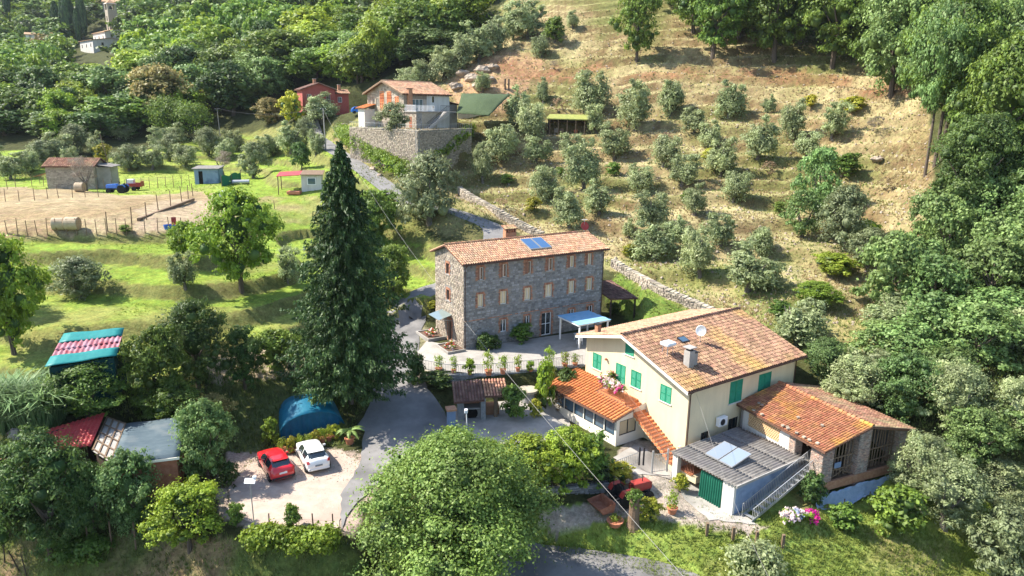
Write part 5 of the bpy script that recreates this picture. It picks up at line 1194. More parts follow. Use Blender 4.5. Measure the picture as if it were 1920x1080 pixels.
t, q = quad_shed('frame_roof', [(173,845),(208,868),(236,795),(201,782)], [2.9,2.9,3.5,3.5], .8, 'unfinished pale board roof with crossed battens between the red and grey sheds', 'roof frame', 'wood_dark', None, inset=.2, walls=(1,0,0,0))
mb = MB(); mb.prism([p for p in q], (0,0,-.03)); mb.build('board', MT['concrete'], t)
for f in (.02,.34,.66,.98): mb = MB(); mb.beam(q[0].lerp(q[1], f)+Z3*.05, q[3].lerp(q[2], f)+Z3*.05, .10, .08); mb.build('batten', MT['wood'], t)
for f in (.03,.27,.5,.74,.97): mb = MB(); mb.beam(q[0].lerp(q[3], f)+Z3*.10, q[1].lerp(q[2], f)+Z3*.10, .08, .05); mb.build('batten', MT['wood'], t)
t, q = quad_shed('pink_roofed_shed', [(-40,872),(20,868),(26,836),(-25,838)], [2.6,2.6,3.0,3.0], .6, 'small shed with pale pink roof sheets cut off by the left edge', 'shed', 'wood_dark', None); sheet_on(t, q, 0, 1, MT['tile_pale'], pitch=.3, amp=.04)
t, q = quad_shed('grey_peaked_shed', [(10,815),(38,813),(34,803),(22,803)], [3.4,3.4,3.9,3.9], .8, 'small grey roof peeking out above the dark conifers', 'shed', 'concrete', None); sheet_on(t, q, 0, 1, MT['sheet_grey'], pitch=.3, amp=.03)
# brick store in the paddock
so_ = G(90,354); st_ = empty('brick_store', so_, .18, 'old brick store with a low red tiled roof beside the paddock', 'outbuilding')
mb = MB(); mb.box(0,7.2,0,5.5,-.8,3.7); mb.prism([(0,0,3.7),(0,5.5,3.7),(0,2.75,4.7)], (7.2,0,0)); w_ = mb.build('wall', MT['oldwall'] if 'oldwall' in MT else MT['stone_warm'], st_)
stones(frame((0,0,0),(1,0,0),(0,-1,0)), 7.2, 3.6, seed=61, sw=(.3,.6), sh=(.16,.26), out=(.01,.03), name='wall_blocks', m=MT['stone_warm'], parent=w_)
l_ = math.hypot(3.2,1.15)
for s_, y0 in ((1,-.45),(-1,5.95)):
    r_ = slab(st_, 'roof', [(-.4,y0,3.6),(7.6,y0,3.6),(7.6,2.75,4.76),(-.4,2.75,4.76)] if s_ > 0 else [(-.4,2.75,4.757),(7.6,2.75,4.757),(7.6,y0,3.6),(-.4,y0,3.6)], .1, MT['under']); tiles('roof_tiles', r_, (-.4,y0,3.6), (1,0,0), (0,s_*3.2/l_,1.16/l_), 8.0, l_, MT['tile'], cw=.3, row=.5)
mb = MB(); mb.box(7.25,9.4,1.0,4.5,-.8,3.4); mb.build('side_wall', MT['concrete'], st_); mb = MB(); mb.prism([(7.2,.6,3.9),(9.8,.6,3.5),(9.8,5,3.5),(7.2,5,3.9)], (0,0,-.08)); mb.build('side_roof', MT['sheet_grey'], st_)
mb = MB(); mb.prism([(-2.2,.5,1.9),(0,.5,2.6),(0,3.5,2.6),(-2.2,3.5,1.9)], (0,0,-.06)); mb.build('lean_to_roof', MT['rust'], st_)
# small blue-grey shed
b0 = G(366,346); bs_ = empty('garden_shed', b0, .1, 'small blue-grey shed with a dark open doorway at the end of the paddock', 'shed')
mb = MB(); wall_face(mb, frame((0,0,-.3),(1,0,0),(0,-1,0)), 4.0, 3.0, [(.7,1.4,.3,2.6)], .1); mb.T = None; mb.box(.0,4.0,.12,3,-.3,2.65); mb.build('wall', MT['bluegrey'], bs_)
mb = MB(); mb.box(.7,1.4,.10,.115,0,2.3); mb.build('doorway', MT['dark'], bs_); mb = MB(); mb.prism([(-.3,-.4,2.68),(4.3,-.4,2.72),(4.3,3.3,2.98),(-.3,3.3,2.94)], (0,0,.1)); mb.build('roof', MT['sheet_grey'], bs_)  # doorway is a black panel standing in for the unlit inside
# kiosk with red roof
k0 = G(566,360); kk = empty('garden_kiosk', k0, .15, 'white garden kiosk with a red awning and blue window left of the tall fir', 'kiosk')
mb = MB(); mb.box(0,3.0,0,2.6,-.4,2.6); mb.build('wall', MT['white'], kk); mb = MB(); mb.box(.9,2.2,-.05,-.005,1.1,2.2); w_ = mb.build('window', MT['whitepaint'], kk); mb = MB(); mb.poly([(1.0,-.055,1.2),(2.1,-.055,1.2),(2.1,-.055,2.1),(1.0,-.055,2.1)]); mb.build('pane', MT['glass_blue'], w_)
mb = MB(); mb.prism([(-.1,-.5,2.62),(3.3,-.5,2.62),(3.3,3,3.0),(-.1,3,3.0)], (0,0,.1)); mb.build('roof', MT['wood'], kk); mb = MB(); mb.prism([(-3.6,-.6,2.4),(-.13,-.6,2.6),(-.13,2.8,2.95),(-3.6,2.8,2.75)], (0,0,.08)); mb.build('awning', MT['red_sheet'], kk)
for x, y in ((-3.4,-.4),(-3.4,2.5)): mb = MB(); mb.box(x-.06,x+.06,y-.06,y+.06,-.4,2.45); mb.build('post', MT['wood'], kk)
v = G(552,364); mb = MB(); mb.cbox((0,0,.25),(2.0,1.2,.5)); mb.build('log_pile', MT['terracotta'], loc=v, label='low orange-brown pile under the red kiosk awning', cat='pile', bevel=.08)

# ------------------------------------------------------------------ 10 courtyard structures
tw_a = P(905,706,2.0); 
TWP = [P(772,692,2.0), P(838,706,2.0), P(905,706,2.0), P(1000,697,2.0), P(1092,688,2.0)]
labs = ['terrace wall section beside the dark driveway, left of the oven hut','terrace wall section behind the oven hut','terrace wall section behind the round millstone table','terrace wall section next to the yellow house']
for i in range(4):
    retaining('terrace_wall', TWP[i], TWP[i+1], 2.06, labs[i], 70+i, MT['drystone'] if i == 0 else MT['stone'], sw=(.2,.45), sh=(.14,.25), th=.35, dep=.4)
rl_ = railing(None, [p + Vector((0,.15,.12)) for p in TWP], .95, MT['metal'], name='terrace_railing', sp=.16); tag(rl_, 'thin grey iron railing along the potted plants on the terrace wall', 'railing')
# oven hut
o0 = P(862,790,.05); oa = .15; OV = empty('oven_hut', o0, oa, 'brick bread oven under a little dark tiled roof in the courtyard', 'oven')
mb = MB(); mb.box(-.1,.35,0,1.9,0,1.9); mb.build('brick_pier', MT['stone'], OV); mb = MB(); mb.box(1.75,2.15,0,1.9,0,1.9); mb.build('brick_pier', MT['stone'], OV)
mb = MB(); mb.box(.353,1.747,.5,1.9,0,.9); mb.box(.353,1.747,.25,1.9,.903,1.0); mb.build('hearth', MT['concrete'], OV); mb = MB(); mb.box(.353,1.747,1.2,1.9,1.003,1.9); mb.build('oven_back', MT['brick'], OV)
mb = MB(); mb.lathe([(.5,0),(.5,.03)], (1.05,.47,.45), 14, Matrix.Rotation(math.pi/2,3,'X')); mb.build('fire_opening', MT['dark'], OV)  # black disc stands in for the shade inside the oven mouth
mb = MB(); mb.box(2.9,3.2,.4,.7,0,1.9); mb.build('post', MT['wood'], OV); mb = MB(); mb.box(2.3,3.4,.9,1.9,0,.8); mb.build('wood_store', MT['brick'], OV)
a1 = slab(OV, 'roof', [(-.5,-.5,1.85),(2.0,-.5,1.95),(2.0,2.2,2.7),(-.5,2.2,2.6)], .08, MT['under']); tiles('roof_tiles', a1, (-.5,-.5,1.85), (1,0,.04), (0,.964,.268), 2.5, 2.8, MT['tile_dark'])
a1 = slab(OV, 'roof', [(2.05,-.1,2.1),(4.2,-.1,2.1),(4.0,2.2,2.7),(2.05,2.2,2.7)], .08, MT['under']); tiles('roof_tiles', a1, (2.05,-.1,2.1), (1,0,0), (0,.968,.25), 2.0, 2.4, MT['tile'])
gp = P(846,806,.05); mb = MB(); mb.box(-.3,.3,-.3,.3,0,1.75); GPo = empty('gate_pillar', gp, .3, 'square stone gate pillar with a brick cap beside the driveway', 'pillar'); mb.build('shaft', MT['bluegrey'], GPo); mb = MB(); mb.box(-.4,.4,-.4,.4,1.753,1.92); mb.build('brick_cap', MT['brick'], GPo)
mt_ = P(990,752,.1); ML = empty('millstone_table', mt_, 0, 'round millstone table on a stone drum below the terrace wall', 'table'); mb = MB(); mb.lathe([(.86,0),(.88,.1),(.86,.2)], (0,0,.95), 28); mb.build('tabletop', MT['drystone'], ML); mb = MB(); mb.lathe([(.6,0),(.55,.94)], (0,0,0), 18); mb.build('pedestal', MT['stone'], ML)
lp = P(877,834,0); LPo = empty('garden_lamp', lp, 0, 'thin white garden lamp post beside the courtyard entrance', 'lamp post'); mb = MB(); mb.tube([(0,0,0),(-.1,0,2.7)], .04, 8); mb.build('post', MT['whitepaint'], LPo); mb = MB(); mb.cbox((-.12,-.1,2.85),(.26,.34,.3)); mb.build('lamp_head', MT['plastic_white'], LPo, bevel=.05)
# wall of the front garden and iron fence on it
fw0 = P(998,946,-2.2); fw1 = P(1140,930,-2.2)
retaining('garden_wall', fw0, fw1, -1.25, 'old stone wall below the vine hedge and its dark iron fence', 81, MT['stone'], sw=(.25,.5), sh=(.14,.24), th=.35)
o = railing(None, [Vector((fw0.x,fw0.y+.15,-1.2)), Vector((fw1.x,fw1.y+.15,-1.2))], 1.1, MT['metal_dark'], name='iron_fence', sp=.15); tag(o, 'dark iron fence on the stone wall below the vine hedge', 'fence')
gt0 = P(1222,888,-1.7); gt1 = P(1248,882,-1.7)
gt = empty('garden_gate', gt0, 0.3, 'grey iron garden gate with posts below the outside stair', 'gate')
d = (gt1-gt0).xy.length
for x in (0, d): mb = MB(); mb.box(x-.06,x+.06,-.06,.06,0,1.9); mb.build('post', MT['metal'], gt)
mb = MB()
for k in range(9): mb.tube([(.08+(d-.16)*k/8,0,.1),(.08+(d-.16)*k/8,0,1.6)], .015, 5)
mb.beam((0,0,.15),(d,0,.15),.03,.04); mb.beam((0,0,1.55),(d,0,1.55),.03,.04); mb.build('leaf', MT['metal'], gt)
o = railing(None, [P(1140,890,-1.3), P(1195,868,-1.3)], .9, MT['metal'], name='yard_railing', sp=.2); tag(o, 'thin grey railing beside the yard shrub and red tractor', 'railing')
for i,(u,v) in enumerate(((1198,872),(1206,872))):
    p = P(u,v,-1.4); mb = MB(); mb.box(-.06,.06,-.06,.06,0,1.5); mb.build('gate_post', MT['metal_dark'], loc=p, label=['left','right'][i]+' one of the two dark gate posts in the yard below the veranda', cat='post', group='yard gate posts')

# dry stone wall climbing along the lane
dl = [G(858,362), G(885,380), G(930,405), G(975,430), G(1015,450)]
dl2 = [G(1145,500), G(1185,525), G(1240,555), G(1300,582), G(1340,600)]
lab = ['upper end of the dry stone wall by the big roadside olive','dry stone wall stretch above the shaded bend of the lane','dry stone wall stretch above the stone house chimney','dry stone wall stretch behind the blue panels of the stone house',
 'pale dry stone wall behind the lean-to of the stone house','pale dry stone wall above the lawn behind the pergola','pale dry stone wall just behind the yellow house roof','end of the pale dry stone wall behind the yellow house ridge']
k = 0
for L_ in (dl, dl2):
    for a, b in zip(L_[:-1], L_[1:]):
        retaining('dry_stone_wall', a, b, a.z+.95, lab[k], 90+k, MT['drystone'], sw=(.25,.6), sh=(.18,.32), th=.5, zt2=b.z+.95, dep=.35, out=(.04,.12)); k += 1
# kerbed flower beds at the gable of the stone house
for i, (y0, y1, lb) in enumerate(((.6,3.4,'upper'),(-3.9,-1.4,'lower'))):
    v = loc2w(ST, -.9, 0); fb = empty('flower_bed', loc2w(ST, -.9, (y0+y1)/2, .08), ST['a'], f'{lb} kerbed flower bed along the sunlit gable of the stone house', 'flower bed'); h = (y1-y0)/2
    mb = MB(); mb.box(-.6,1.2,-h,h,-.3,.12); mb.build('soil', MT['soil'], fb); mb = MB(); mb.box(-.75,-.61,-h-.14,h+.14,-.3,.22); mb.box(-.607,1.2,-h-.14,-h-.005,-.3,.217); mb.box(-.607,1.2,h+.005,h+.14,-.3,.217); mb.build('kerb', MT['concrete'], fb)
# ------------------------------------------------------------------ 11 cars
def spline(xs, ys, x): return np.interp(x, xs, ys)
def car(name, loc, rz, label, paint, L=4.0, W_=1.74, H_=1.48, plate='whitepaint', white=False):
    """hatchback: a lofted body cut into panels and glass; x runs from the tail (0) to the nose (L)"""
    t = empty(name, loc, rz, label, 'car', 'cars parked on the gravel'); hw = W_/2
    X  = [0, .04, .12, .30, .75, 1.3, 2.2, 2.95, 3.35, 3.75, 3.93, L]
    belt=[.62,.78,.92, .98, .99, .98, .95, .93, .90, .82, .72, .52]
    roof=[.64,.82,.98,1.06,1.40,1.46,1.43,1.00, .95, .86, .75, .54]
    wid =[.74,.84,.91, .96, .99,1.0, 1.0, .99, .97, .91, .83, .70]
    wr  =[.70,.76,.74, .70, .68,.70, .68, .82, .84, .80, .74, .64]
    xs = np.array(sorted(set(list(np.linspace(0, L, 45)) + [.30, .75, 2.2, 2.95]))); rows = []
    for x in xs:
        b = spline(X, belt, x)*H_/1.47; r = spline(X, roof, x)*H_/1.47; w = spline(X, wid, x)*hw; q = spline(X, wr, x)*hw; zb = .24 if .25 < x < L-.3 else .30
        pts = [(0,zb),(w*.86,zb),(w*.97,zb+.10),(w,.52),(w*.985,b*.9),(w*.955,b),(w*.955+(q-w*.955)*.45, b+(r-b)*.45),(q,b+(r-b)*.92),(q*.78,r+.010),(q*.4,r+.035),(0,r+.045)]
        rows.append(pts)
    body = MB(); rear = MB(); wind = MB(); side = [MB(), MB()]
    for i in range(len(xs)-1):
        xm = (xs[i]+xs[i+1])/2
        for k in range(10):
            for s_ in (1, -1):
                q = [(xs[i], s_*rows[i][k][0], rows[i][k][1]), (xs[i+1], s_*rows[i+1][k][0], rows[i+1][k][1]), (xs[i+1], s_*rows[i+1][k+1][0], rows[i+1][k+1][1]), (xs[i], s_*rows[i][k+1][0], rows[i][k+1][1])]
                tgt = body
                if k >= 8 and .30 < xm < .75: tgt = rear
                elif k == 7 and .36 < xm < .72: tgt = rear
                elif k >= 7 and 2.2 < xm < 2.95: tgt = wind
                elif k in (5, 6) and ((.62 < xm < 1.42) or (1.52 < xm < 2.62 )): tgt = side[0 if s_ > 0 else 1]
                tgt.poly(q)
    for s_ in (1,-1): pass
    body.poly([(0, p[0], p[1]) for p in rows[0]] + [(0, -p[0], p[1]) for p in reversed(rows[0][1:-1])]); body.poly([(L, p[0], p[1]) for p in rows[-1]] + [(L, -p[0], p[1]) for p in reversed(rows[-1][1:-1])])
    def weld(mb, name, m):
        me = bpy.data.meshes.new(name); me.from_pydata(mb.v, [], mb.f); bm = bmesh.new(); bm.from_mesh(me); bmesh.ops.remove_doubles(bm, verts=bm.verts, dist=.0005); bmesh.ops.recalc_face_normals(bm, faces=bm.faces); bm.to_mesh(me); bm.free()
        me.polygons.foreach_set('use_smooth', [True]*len(me.polygons)); me.materials.append(m); return link(name, me, t)
    bo = weld(body, 'body', MT[paint]); weld(rear, 'rear_window', MT['glass']); weld(wind, 'windscreen', MT['glass']); weld(side[0], 'side_window', MT['glass']); weld(side[1], 'side_window', MT['glass'])
    for x in (.72, L-.78):
        for s_ in (1,-1):
            mb = MB(); mb.lathe([(.12,-.1),(.31,-.1),(.325,-.06),(.325,.06),(.31,.1),(.12,.1)], (x, s_*(hw-.10), .32), 20, Matrix.Rotation(math.pi/2,3,'X')); w_ = mb.build('wheel', MT['black'], t, smooth=False)
            mb = MB(); yy = s_*(hw+.004)
            for k in range(6):
                a = k*math.pi/3; mb.prism([(x+math.cos(a-.2)*.04,yy,.32+math.sin(a-.2)*.04),(x+math.cos(a-.13)*.20,yy,.32+math.sin(a-.13)*.20),(x+math.cos(a+.13)*.20,yy,.32+math.sin(a+.13)*.20),(x+math.cos(a+.2)*.04,yy,.32+math.sin(a+.2)*.04)], (0,.012*s_,0))
            mb.build('rim', MT['rim'], w_)
            mb = MB(); mb.lathe([(.355,0),(.375,0),(.375,.03),(.355,.03)], (x, s_*(hw+(.0 if s_<0 else -.03))*1.0, .33), 20, Matrix.Rotation(math.pi/2*(1 if s_>0 else 1),3,'X')); mb.build('wheel_arch', MT['black'], t)
    for s_ in (1,-1):
        mb = MB(); mb.prism([(.02,s_*.60,.86),(.10,s_*.80,.80),(.20,s_*.835,1.02),(.12,s_*.66,1.05)], (-.02,0,0)); mb.build('tail_light', MT['lamp_red'], t, bevel=.01)
        mb = MB(); mb.cbox((L-.16,s_*.60,.68), (.10,.30,.13)); mb.build('headlight', MT['plastic_white'], t, bevel=.03)
        mb = MB(); mb.cbox((2.35,s_*(hw+.09),.98), (.12,.2,.13)); mb.build('wing_mirror', MT[paint], t, bevel=.03)
    mb = MB(); mb.cbox((-.012,0,.74 if not white else .66), (.02,.52,.12)); mb.build('number_plate', MT[plate], t)
    mb = MB(); mb.cbox((.03,0,.40), (.10,W_*.86,.16)); mb.build('bumper', MT['metal_dark' if not white else 'plastic_white'], t, bevel=.03)
    mb = MB(); mb.cbox((.66,0,1.44*H_/1.47), (.22,1.05,.03)); mb.build('spoiler', MT[paint], t, bevel=.01)
    for s_ in (1,-1):
        for x_ in (1.46, 2.62):
            mb = MB(); mb.beam((x_, s_*(hw+.001), .42), (x_, s_*(hw*.972+.004), .93), .012, .014); mb.build('door_seam', MT['black'], t)
        mb = MB(); mb.cbox((1.72, s_*(hw*.992+.012), .84), (.16,.02,.03)); mb.build('door_handle', MT['metal_dark'], t)
        mb = MB(); mb.beam((.5, s_*(hw+.004), .30), (L-.5, s_*(hw+.004), .30), .02, .07); mb.build('sill_trim', MT['metal_dark'], t)
    mb = MB(); mb.beam((.64,-.12,1.47),(.60,-.12,1.60),.015,.015); mb.build('aerial', MT['metal_dark'], t)
    if white:
        for s_ in (1,-1): mb = MB(); mb.lathe([(.06,0),(.06,.02)], (-.02, s_*.62, .45), 10, Matrix.Rotation(math.pi/2,3,'Y')); mb.build('fog_lamp', MT['plastic_white'], t)
    return t
def car_at(rl, rr, fl, **kw):
    a = P(*rl, 0); b = P(*rr, 0); f = P(*fl, 0); d = (f-a); rz = math.atan2(d.y, d.x); c = (a+b)/2; return c, rz
for nm, rl, rr, fl, lab, paint, wh in (('parked_car',(509,913),(556,899),(484,874),'red hatchback parked on the gravel beside the white car','car_red',False),('parked_car',(577,895),(621,884),(560,862),'white hatchback parked on the gravel below the blue tent','car_white',True)):
    c, rz = car_at(rl, rr, fl); c.z = hz(c.x, c.y) + .05; car(nm, c, rz, lab, paint, white=wh, plate='whitepaint' if not wh else 'glass_blue')

# ------------------------------------------------------------------ 12 tractors
def tractor(name, loc, rz, label, paint, rimm, s=1.0, loader=False):
    t = empty(name, loc, rz, label, 'tractor'); t.scale = (s, s, s)
    mb = MB(); mb.prism([(1.0,-.36,.75),(2.65,-.30,.75),(2.65,-.30,1.22),(2.45,-.32,1.36),(1.0,-.36,1.45)], (0,.68,0)); mb.build('hood', MT[paint], t, bevel=.06)
    mb = MB(); mb.box(2.655,2.69,-.24,.32,.8,1.2); mb.build('grille', MT['metal_dark'], t); mb = MB(); mb.box(.0,2.6,-.22,.26,.5,.745); mb.build('chassis', MT['metal_dark'], t)
    mb = MB(); mb.cbox((.25,.02,1.05),(.5,.5,.12)); mb.cbox((.02,.02,1.3),(.12,.5,.45)); mb.build('seat', MT['black'], t, bevel=.03)
    mb = MB(); mb.tube([(.95,.02,1.35),(.72,.02,1.62)], .025, 6); mb.build('steering_column', MT['metal_dark'], t)
    mb = MB(); mb.lathe([(.19,0),(.22,.02),(.19,.04)], (.70,.02,1.63), 14, Euler((0,math.radians(-35),0)).to_matrix()); mb.build('steering_wheel', MT['black'], t)
    for s_ in (-1, 1):
        y = s_*.66
        mb = MB(); mb.lathe([(.30,-.16),(.58,-.17),(.64,-.10),(.64,.10),(.58,.17),(.30,.16)], (.25,y+.02,.64), 22, Matrix.Rotation(math.pi/2,3,'X')); w_ = mb.build('rear_wheel', MT['black'], t)
        mb = MB(); mb.lathe([(.10,-.12),(.33,-.16),(.33,.16),(.10,.12)], (.25,y+.02,.64), 16, Matrix.Rotation(math.pi/2,3,'X')); mb.build('rim', MT[rimm], w_)
        mb = MB(); mb.lathe([(.18,-.10),(.36,-.10),(.38,-.06),(.38,.06),(.36,.10),(.18,.10)], (2.2,s_*.60+.02,.38), 18, Matrix.Rotation(math.pi/2,3,'X')); w_ = mb.build('front_wheel', MT['black'], t)
        mb = MB(); mb.lathe([(.05,-.08),(.2,-.1),(.2,.1),(.05,.08)], (2.2,s_*.60+.02,.38), 14, Matrix.Rotation(math.pi/2,3,'X')); mb.build('rim', MT[rimm], w_)
        mb = MB(); mb.prism([(-.40,y-.17,1.0),(-.15,y-.17,1.34),(.55,y-.17,1.36),(.85,y-.17,1.1),(.80,y-.17,1.06),(.52,y-.17,1.31),(-.12,y-.17,1.29),(-.36,y-.17,.98)], (0,.38,0)); mb.build('mudguard', MT[paint], t)
    mb = MB(); mb.tube([(-.2,-.35,1.0),(-.25,-.35,2.1),(-.25,.39,2.1),(-.2,.39,1.0)], .035, 6); mb.build('roll_bar', MT['metal_dark'], t)
    mb = MB(); mb.tube([(1.9,-.1,1.3),(1.9,-.1,1.95)], .03, 6); mb.build('exhaust', MT['metal_dark'], t)
    if loader:
        mb = MB(); mb.prism([(-1.9,-.75,.15),(-1.0,-.75,.10),(-.85,-.75,.75),(-1.0,-.75,.78),(-1.15,-.75,.25),(-1.8,-.75,.28),(-2.15,-.75,.62),(-2.22,-.75,.60)], (0,1.5,0)); b_ = mb.build('transport_box', MT['rust'], t)
        for yy in (-.78,.76): mb = MB(); mb.prism([(-1.9,yy,.15),(-1.0,yy,.10),(-.85,yy,.75),(-2.2,yy,.6)], (0,.02,0)); mb.build('side_plate', MT['rust'], b_)
        mb = MB(); mb.beam((-.9,-.3,.5),(-.1,-.3,.6),.06,.08); mb.beam((-.9,.3,.5),(-.1,.3,.6),.06,.08); mb.build('lift_arm', MT['metal_dark'], t)
    return t
a = P(1160,948,-2.25); b = P(1232,925,-2.2); d = b - a
tractor('red_tractor', Vector((a.x,a.y,hz(a.x,a.y))), math.atan2(d.y,d.x), 'old red farm tractor with a rusty rear box beside the ivy-topped trunk', 'red_paint', 'tarp_green', 1.02, True)
a = G(235,362); tractor('blue_tractor', a, math.radians(185), 'small blue tractor parked on the bare paddock', 'tractor_blue', 'plastic_white', 1.0)
tr = G(254,357); T_ = empty('farm_trailer', tr, math.radians(8), 'red two-wheeled farm trailer hitched behind the blue tractor', 'trailer')
mb = MB(); mb.box(-1.2,1.2,-.75,.75,.65,.75); mb.build('bed', MT['red_paint'], T_)
for q in ((-1.2,1.2,-.77,-.71,.75,1.2),(-1.2,1.2,.71,.77,.75,1.2),(1.14,1.2,-.7,.7,.753,1.5)): mb = MB(); mb.box(*q); mb.build('side_board', MT['red_paint'], T_)
for s_ in (-1,1): mb = MB(); mb.lathe([(.1,-.1),(.33,-.1),(.36,-.05),(.36,.05),(.33,.1),(.1,.1)], (.1,s_*.88,.36), 16, Matrix.Rotation(math.pi/2,3,'X')); mb.build('wheel', MT['black'], T_)
mb = MB(); mb.beam((-1.2,0,.6),(-2.2,0,.5),.08,.08); mb.build('drawbar', MT['metal_dark'], T_)
def ibc(loc, rz, label):
    o = empty('water_container', loc, rz, label, 'water tank'); mb = MB(); mb.box(-.5,.5,-.5,.5,.15,1.05); mb.build('tank', MT['plastic_white'], o, bevel=.06)
    mb = MB(); mb.box(-.55,.55,-.55,.55,0,.12); mb.build('pallet', MT['wood'], o); mb = MB()
    for k in range(6): v = -.54 + k*1.08/5; [mb.tube([(v,y,.12),(v,y,1.08)], .012, 4) for y in (-.54,.54)]; [mb.tube([(x,v,.12),(x,v,1.08)], .012, 4) for x in (-.54,.54)]
    mb.build('cage', MT['metal'], o); return o
v = loc2w(dict(o=tr,a=math.radians(8)), -.55, 0, .755); ibc(v, .14, 'white caged water container riding on the red trailer')
ibc(G(419,371), .2, 'white caged water container standing on the grass near the bright green tree')

# ------------------------------------------------------------------ 13 bales, bins, pipes, odd bits
def bale(loc, rz, label, r=.75, L=1.25):
    o = empty('hay_bale', loc, rz, label, 'hay bale', 'round bales in the paddock'); R_ = random.Random(int(loc.x*10)); mb = MB(); n = 24
    m_ = Matrix.Rotation(math.pi/2,3,'Y'); mb.lathe([(r*.96,-L/2+.03),(r,-L/2+.08),(r*1.0,0),(r,L/2-.08),(r*.96,L/2-.03)], (0,0,r*.96), n, m_); b_ = mb.build('net_wrap', MT['hay_pale'], o, smooth=False)
    for s_ in (-1,1): mb = MB(); mb.lathe([(r*.95,s_*(L/2-.03)),(r*.6,s_*(L/2+.02)),(.05,s_*(L/2))], (0,0,r*.96), n, m_); mb.build('straw_end', MT['hay'], o)
    return o
bale(G(137,431), .12, 'nearer large round bale wrapped in pale net by the front paddock fence', .72, 1.4); bale(G(111,431), .3, 'browner round bale half hidden behind the nearer one', .68, 1.2); bale(G(151,360), .1, 'single round bale under the bare tree beside the brick store')
a = G(436,346); b = G(468,345); mb = MB(); mb.tube([a+Z3*.4, b+Z3*.4], .38, 14); mb.build('concrete_pipe', MT['metal'], label='long grey pipe lying on the grass right of the green net', cat='pipe')
a = G(260,415); b = G(363,377); mb = MB(); mb.beam(a+Z3*.2, b+Z3*.25, .35, .35); mb.build('timber_beam', MT['wood'], label='long dark timber lying along the diagonal paddock fence', cat='beam')
v = G(319,430); mb = MB(); mb.lathe([(.55,0),(.68,.5),(.62,.5),(.5,.08)], (0,0,0), 16); mb.build('blue_tub', MT['plastic_blue'], loc=v, label='blue plastic tub by the front paddock fence', cat='tub')
v = G(327,428); o = empty('red_chair', v, .4, 'small red chair beside the blue tub at the paddock fence', 'chair'); mb = MB(); mb.cbox((0,0,.45),(.5,.5,.05)); mb.build('seat', MT['red_paint'], o); mb = MB(); mb.cbox((0,.24,.85),(.5,.04,.75)); mb.build('backrest', MT['red_paint'], o)
for x,y in ((-.2,-.2),(.2,-.2),(-.2,.2),(.2,.2)): mb = MB(); mb.box(x-.03,x+.03,y-.03,y+.03,0,.42); mb.build('leg', MT['metal_dark'], o)
n1 = G(416,350); n2 = G(452,338); o = empty('green_windbreak', n1, math.atan2(n2.y-n1.y, n2.x-n1.x), 'green netting windbreak behind the small blue-grey shed', 'windbreak'); LL = (n2-n1).xy.length
vs=[];fs=[]
for i in range(13):
    for k in range(4): vs.append((LL*i/12, .12*math.sin(i*1.3), -.3 + (1.9+.2*math.sin(i))*k/3))
for i in range(12):
    for k in range(3): q=i*4+k; fs.append((q,q+1,q+5,q+4))
mb = MB(); mb._add(vs,fs); mb.build('net', mat('bright_green_net', (.02,.16,.09), rough=.9), o).modifiers.new('t','SOLIDIFY').thickness = .02
for k in range(3): mb = MB(); mb.tube([(LL*k/2,.0,-.3),(LL*k/2,0,2.0)], .05, 6); mb.build('post', MT['wood'], o)
v = G(712,203) if False else PZ(661,211,140); v.z = hz(v.x, v.y)
o = empty('blue_covered_car', PZ(658,213,150), .3, 'small blue vehicle parked beside the red house', 'car'); mb = MB()
mb.prism([(0,-.8,.3),(3.6,-.8,.3),(3.6,-.8,.8),(2.8,-.8,.95),(2.3,-.8,1.4),(.6,-.8,1.42),(.1,-.8,.95),(0,-.8,.6)], (0,1.6,0)); mb.build('body', MT['tractor_blue'], o, bevel=.12)
mb = MB(); mb.prism([(.5,-.81,.95),(2.45,-.81,.95),(2.15,-.81,1.33),(.72,-.81,1.33)], (0,1.62,0)); mb.build('window', MT['glass'], o)
for x in (.7,2.9):
    for y in (-.78,.78): mb = MB(); mb.lathe([(.3,-.08),(.3,.08)], (x,y,.3), 14, Matrix.Rotation(math.pi/2,3,'X')); mb.build('wheel', MT['black'], o)

# blue tent
ta = P(524,824,.3); tb = P(648,800,.5); ang = math.atan2(tb.y-ta.y, tb.x-ta.x); TLn = (tb-ta).xy.length
TT = empty('blue_tent', Vector((ta.x,ta.y,.15)), ang, 'large blue tarpaulin tent with a draped dark front behind the row of potted shrubs', 'tent')
vs=[];fs=[]; prof_=[(0,1.95,0.0),(.5,2.1,.05),(1.4,2.5,.10),(2.6,2.55,.12),(3.8,2.2,.14),(4.6,1.4,.30)]; n=20
for j,(y,h,ins) in enumerate(prof_):
    for i in range(n+1):
        t = math.pi*i/n; x = TLn/2 - math.cos(t)*(TLn/2-ins); z = (math.sin(t)**.75)*h; vs.append((x, y, z + rnd.uniform(-.02,.02)))
for j in range(len(prof_)-1):
    for i in range(n): q=j*(n+1)+i; fs.append((q,q+1,q+n+2,q+n+1))
mb = MB(); mb._add(vs,fs); mb.build('tarpaulin', MT['tarp_blue'], TT, smooth=True).modifiers.new('t','SOLIDIFY').thickness=.02
vs=[];fs=[]; n=48
for i in range(n+1):
    x = .12 + (TLn-.24)*i/n; t = math.acos(max(-1,min(1,(TLn/2-x)/(TLn/2)))); top_ = (math.sin(t)**.75)*1.92
    for k in range(5): vs.append((x, .16 + .09*math.sin(i*1.25)*(1-k/4*.7), top_*k/4))
for i in range(n):
    for k in range(4): q=i*5+k; fs.append((q,q+1,q+6,q+5))
mb = MB(); mb._add(vs,fs); mb.build('front_curtain', mat('dark_blue_sheet',(.0,.075,.16),(.005,.11,.21),rough=.5,scale=1.5,bump=.4), TT, smooth=True)

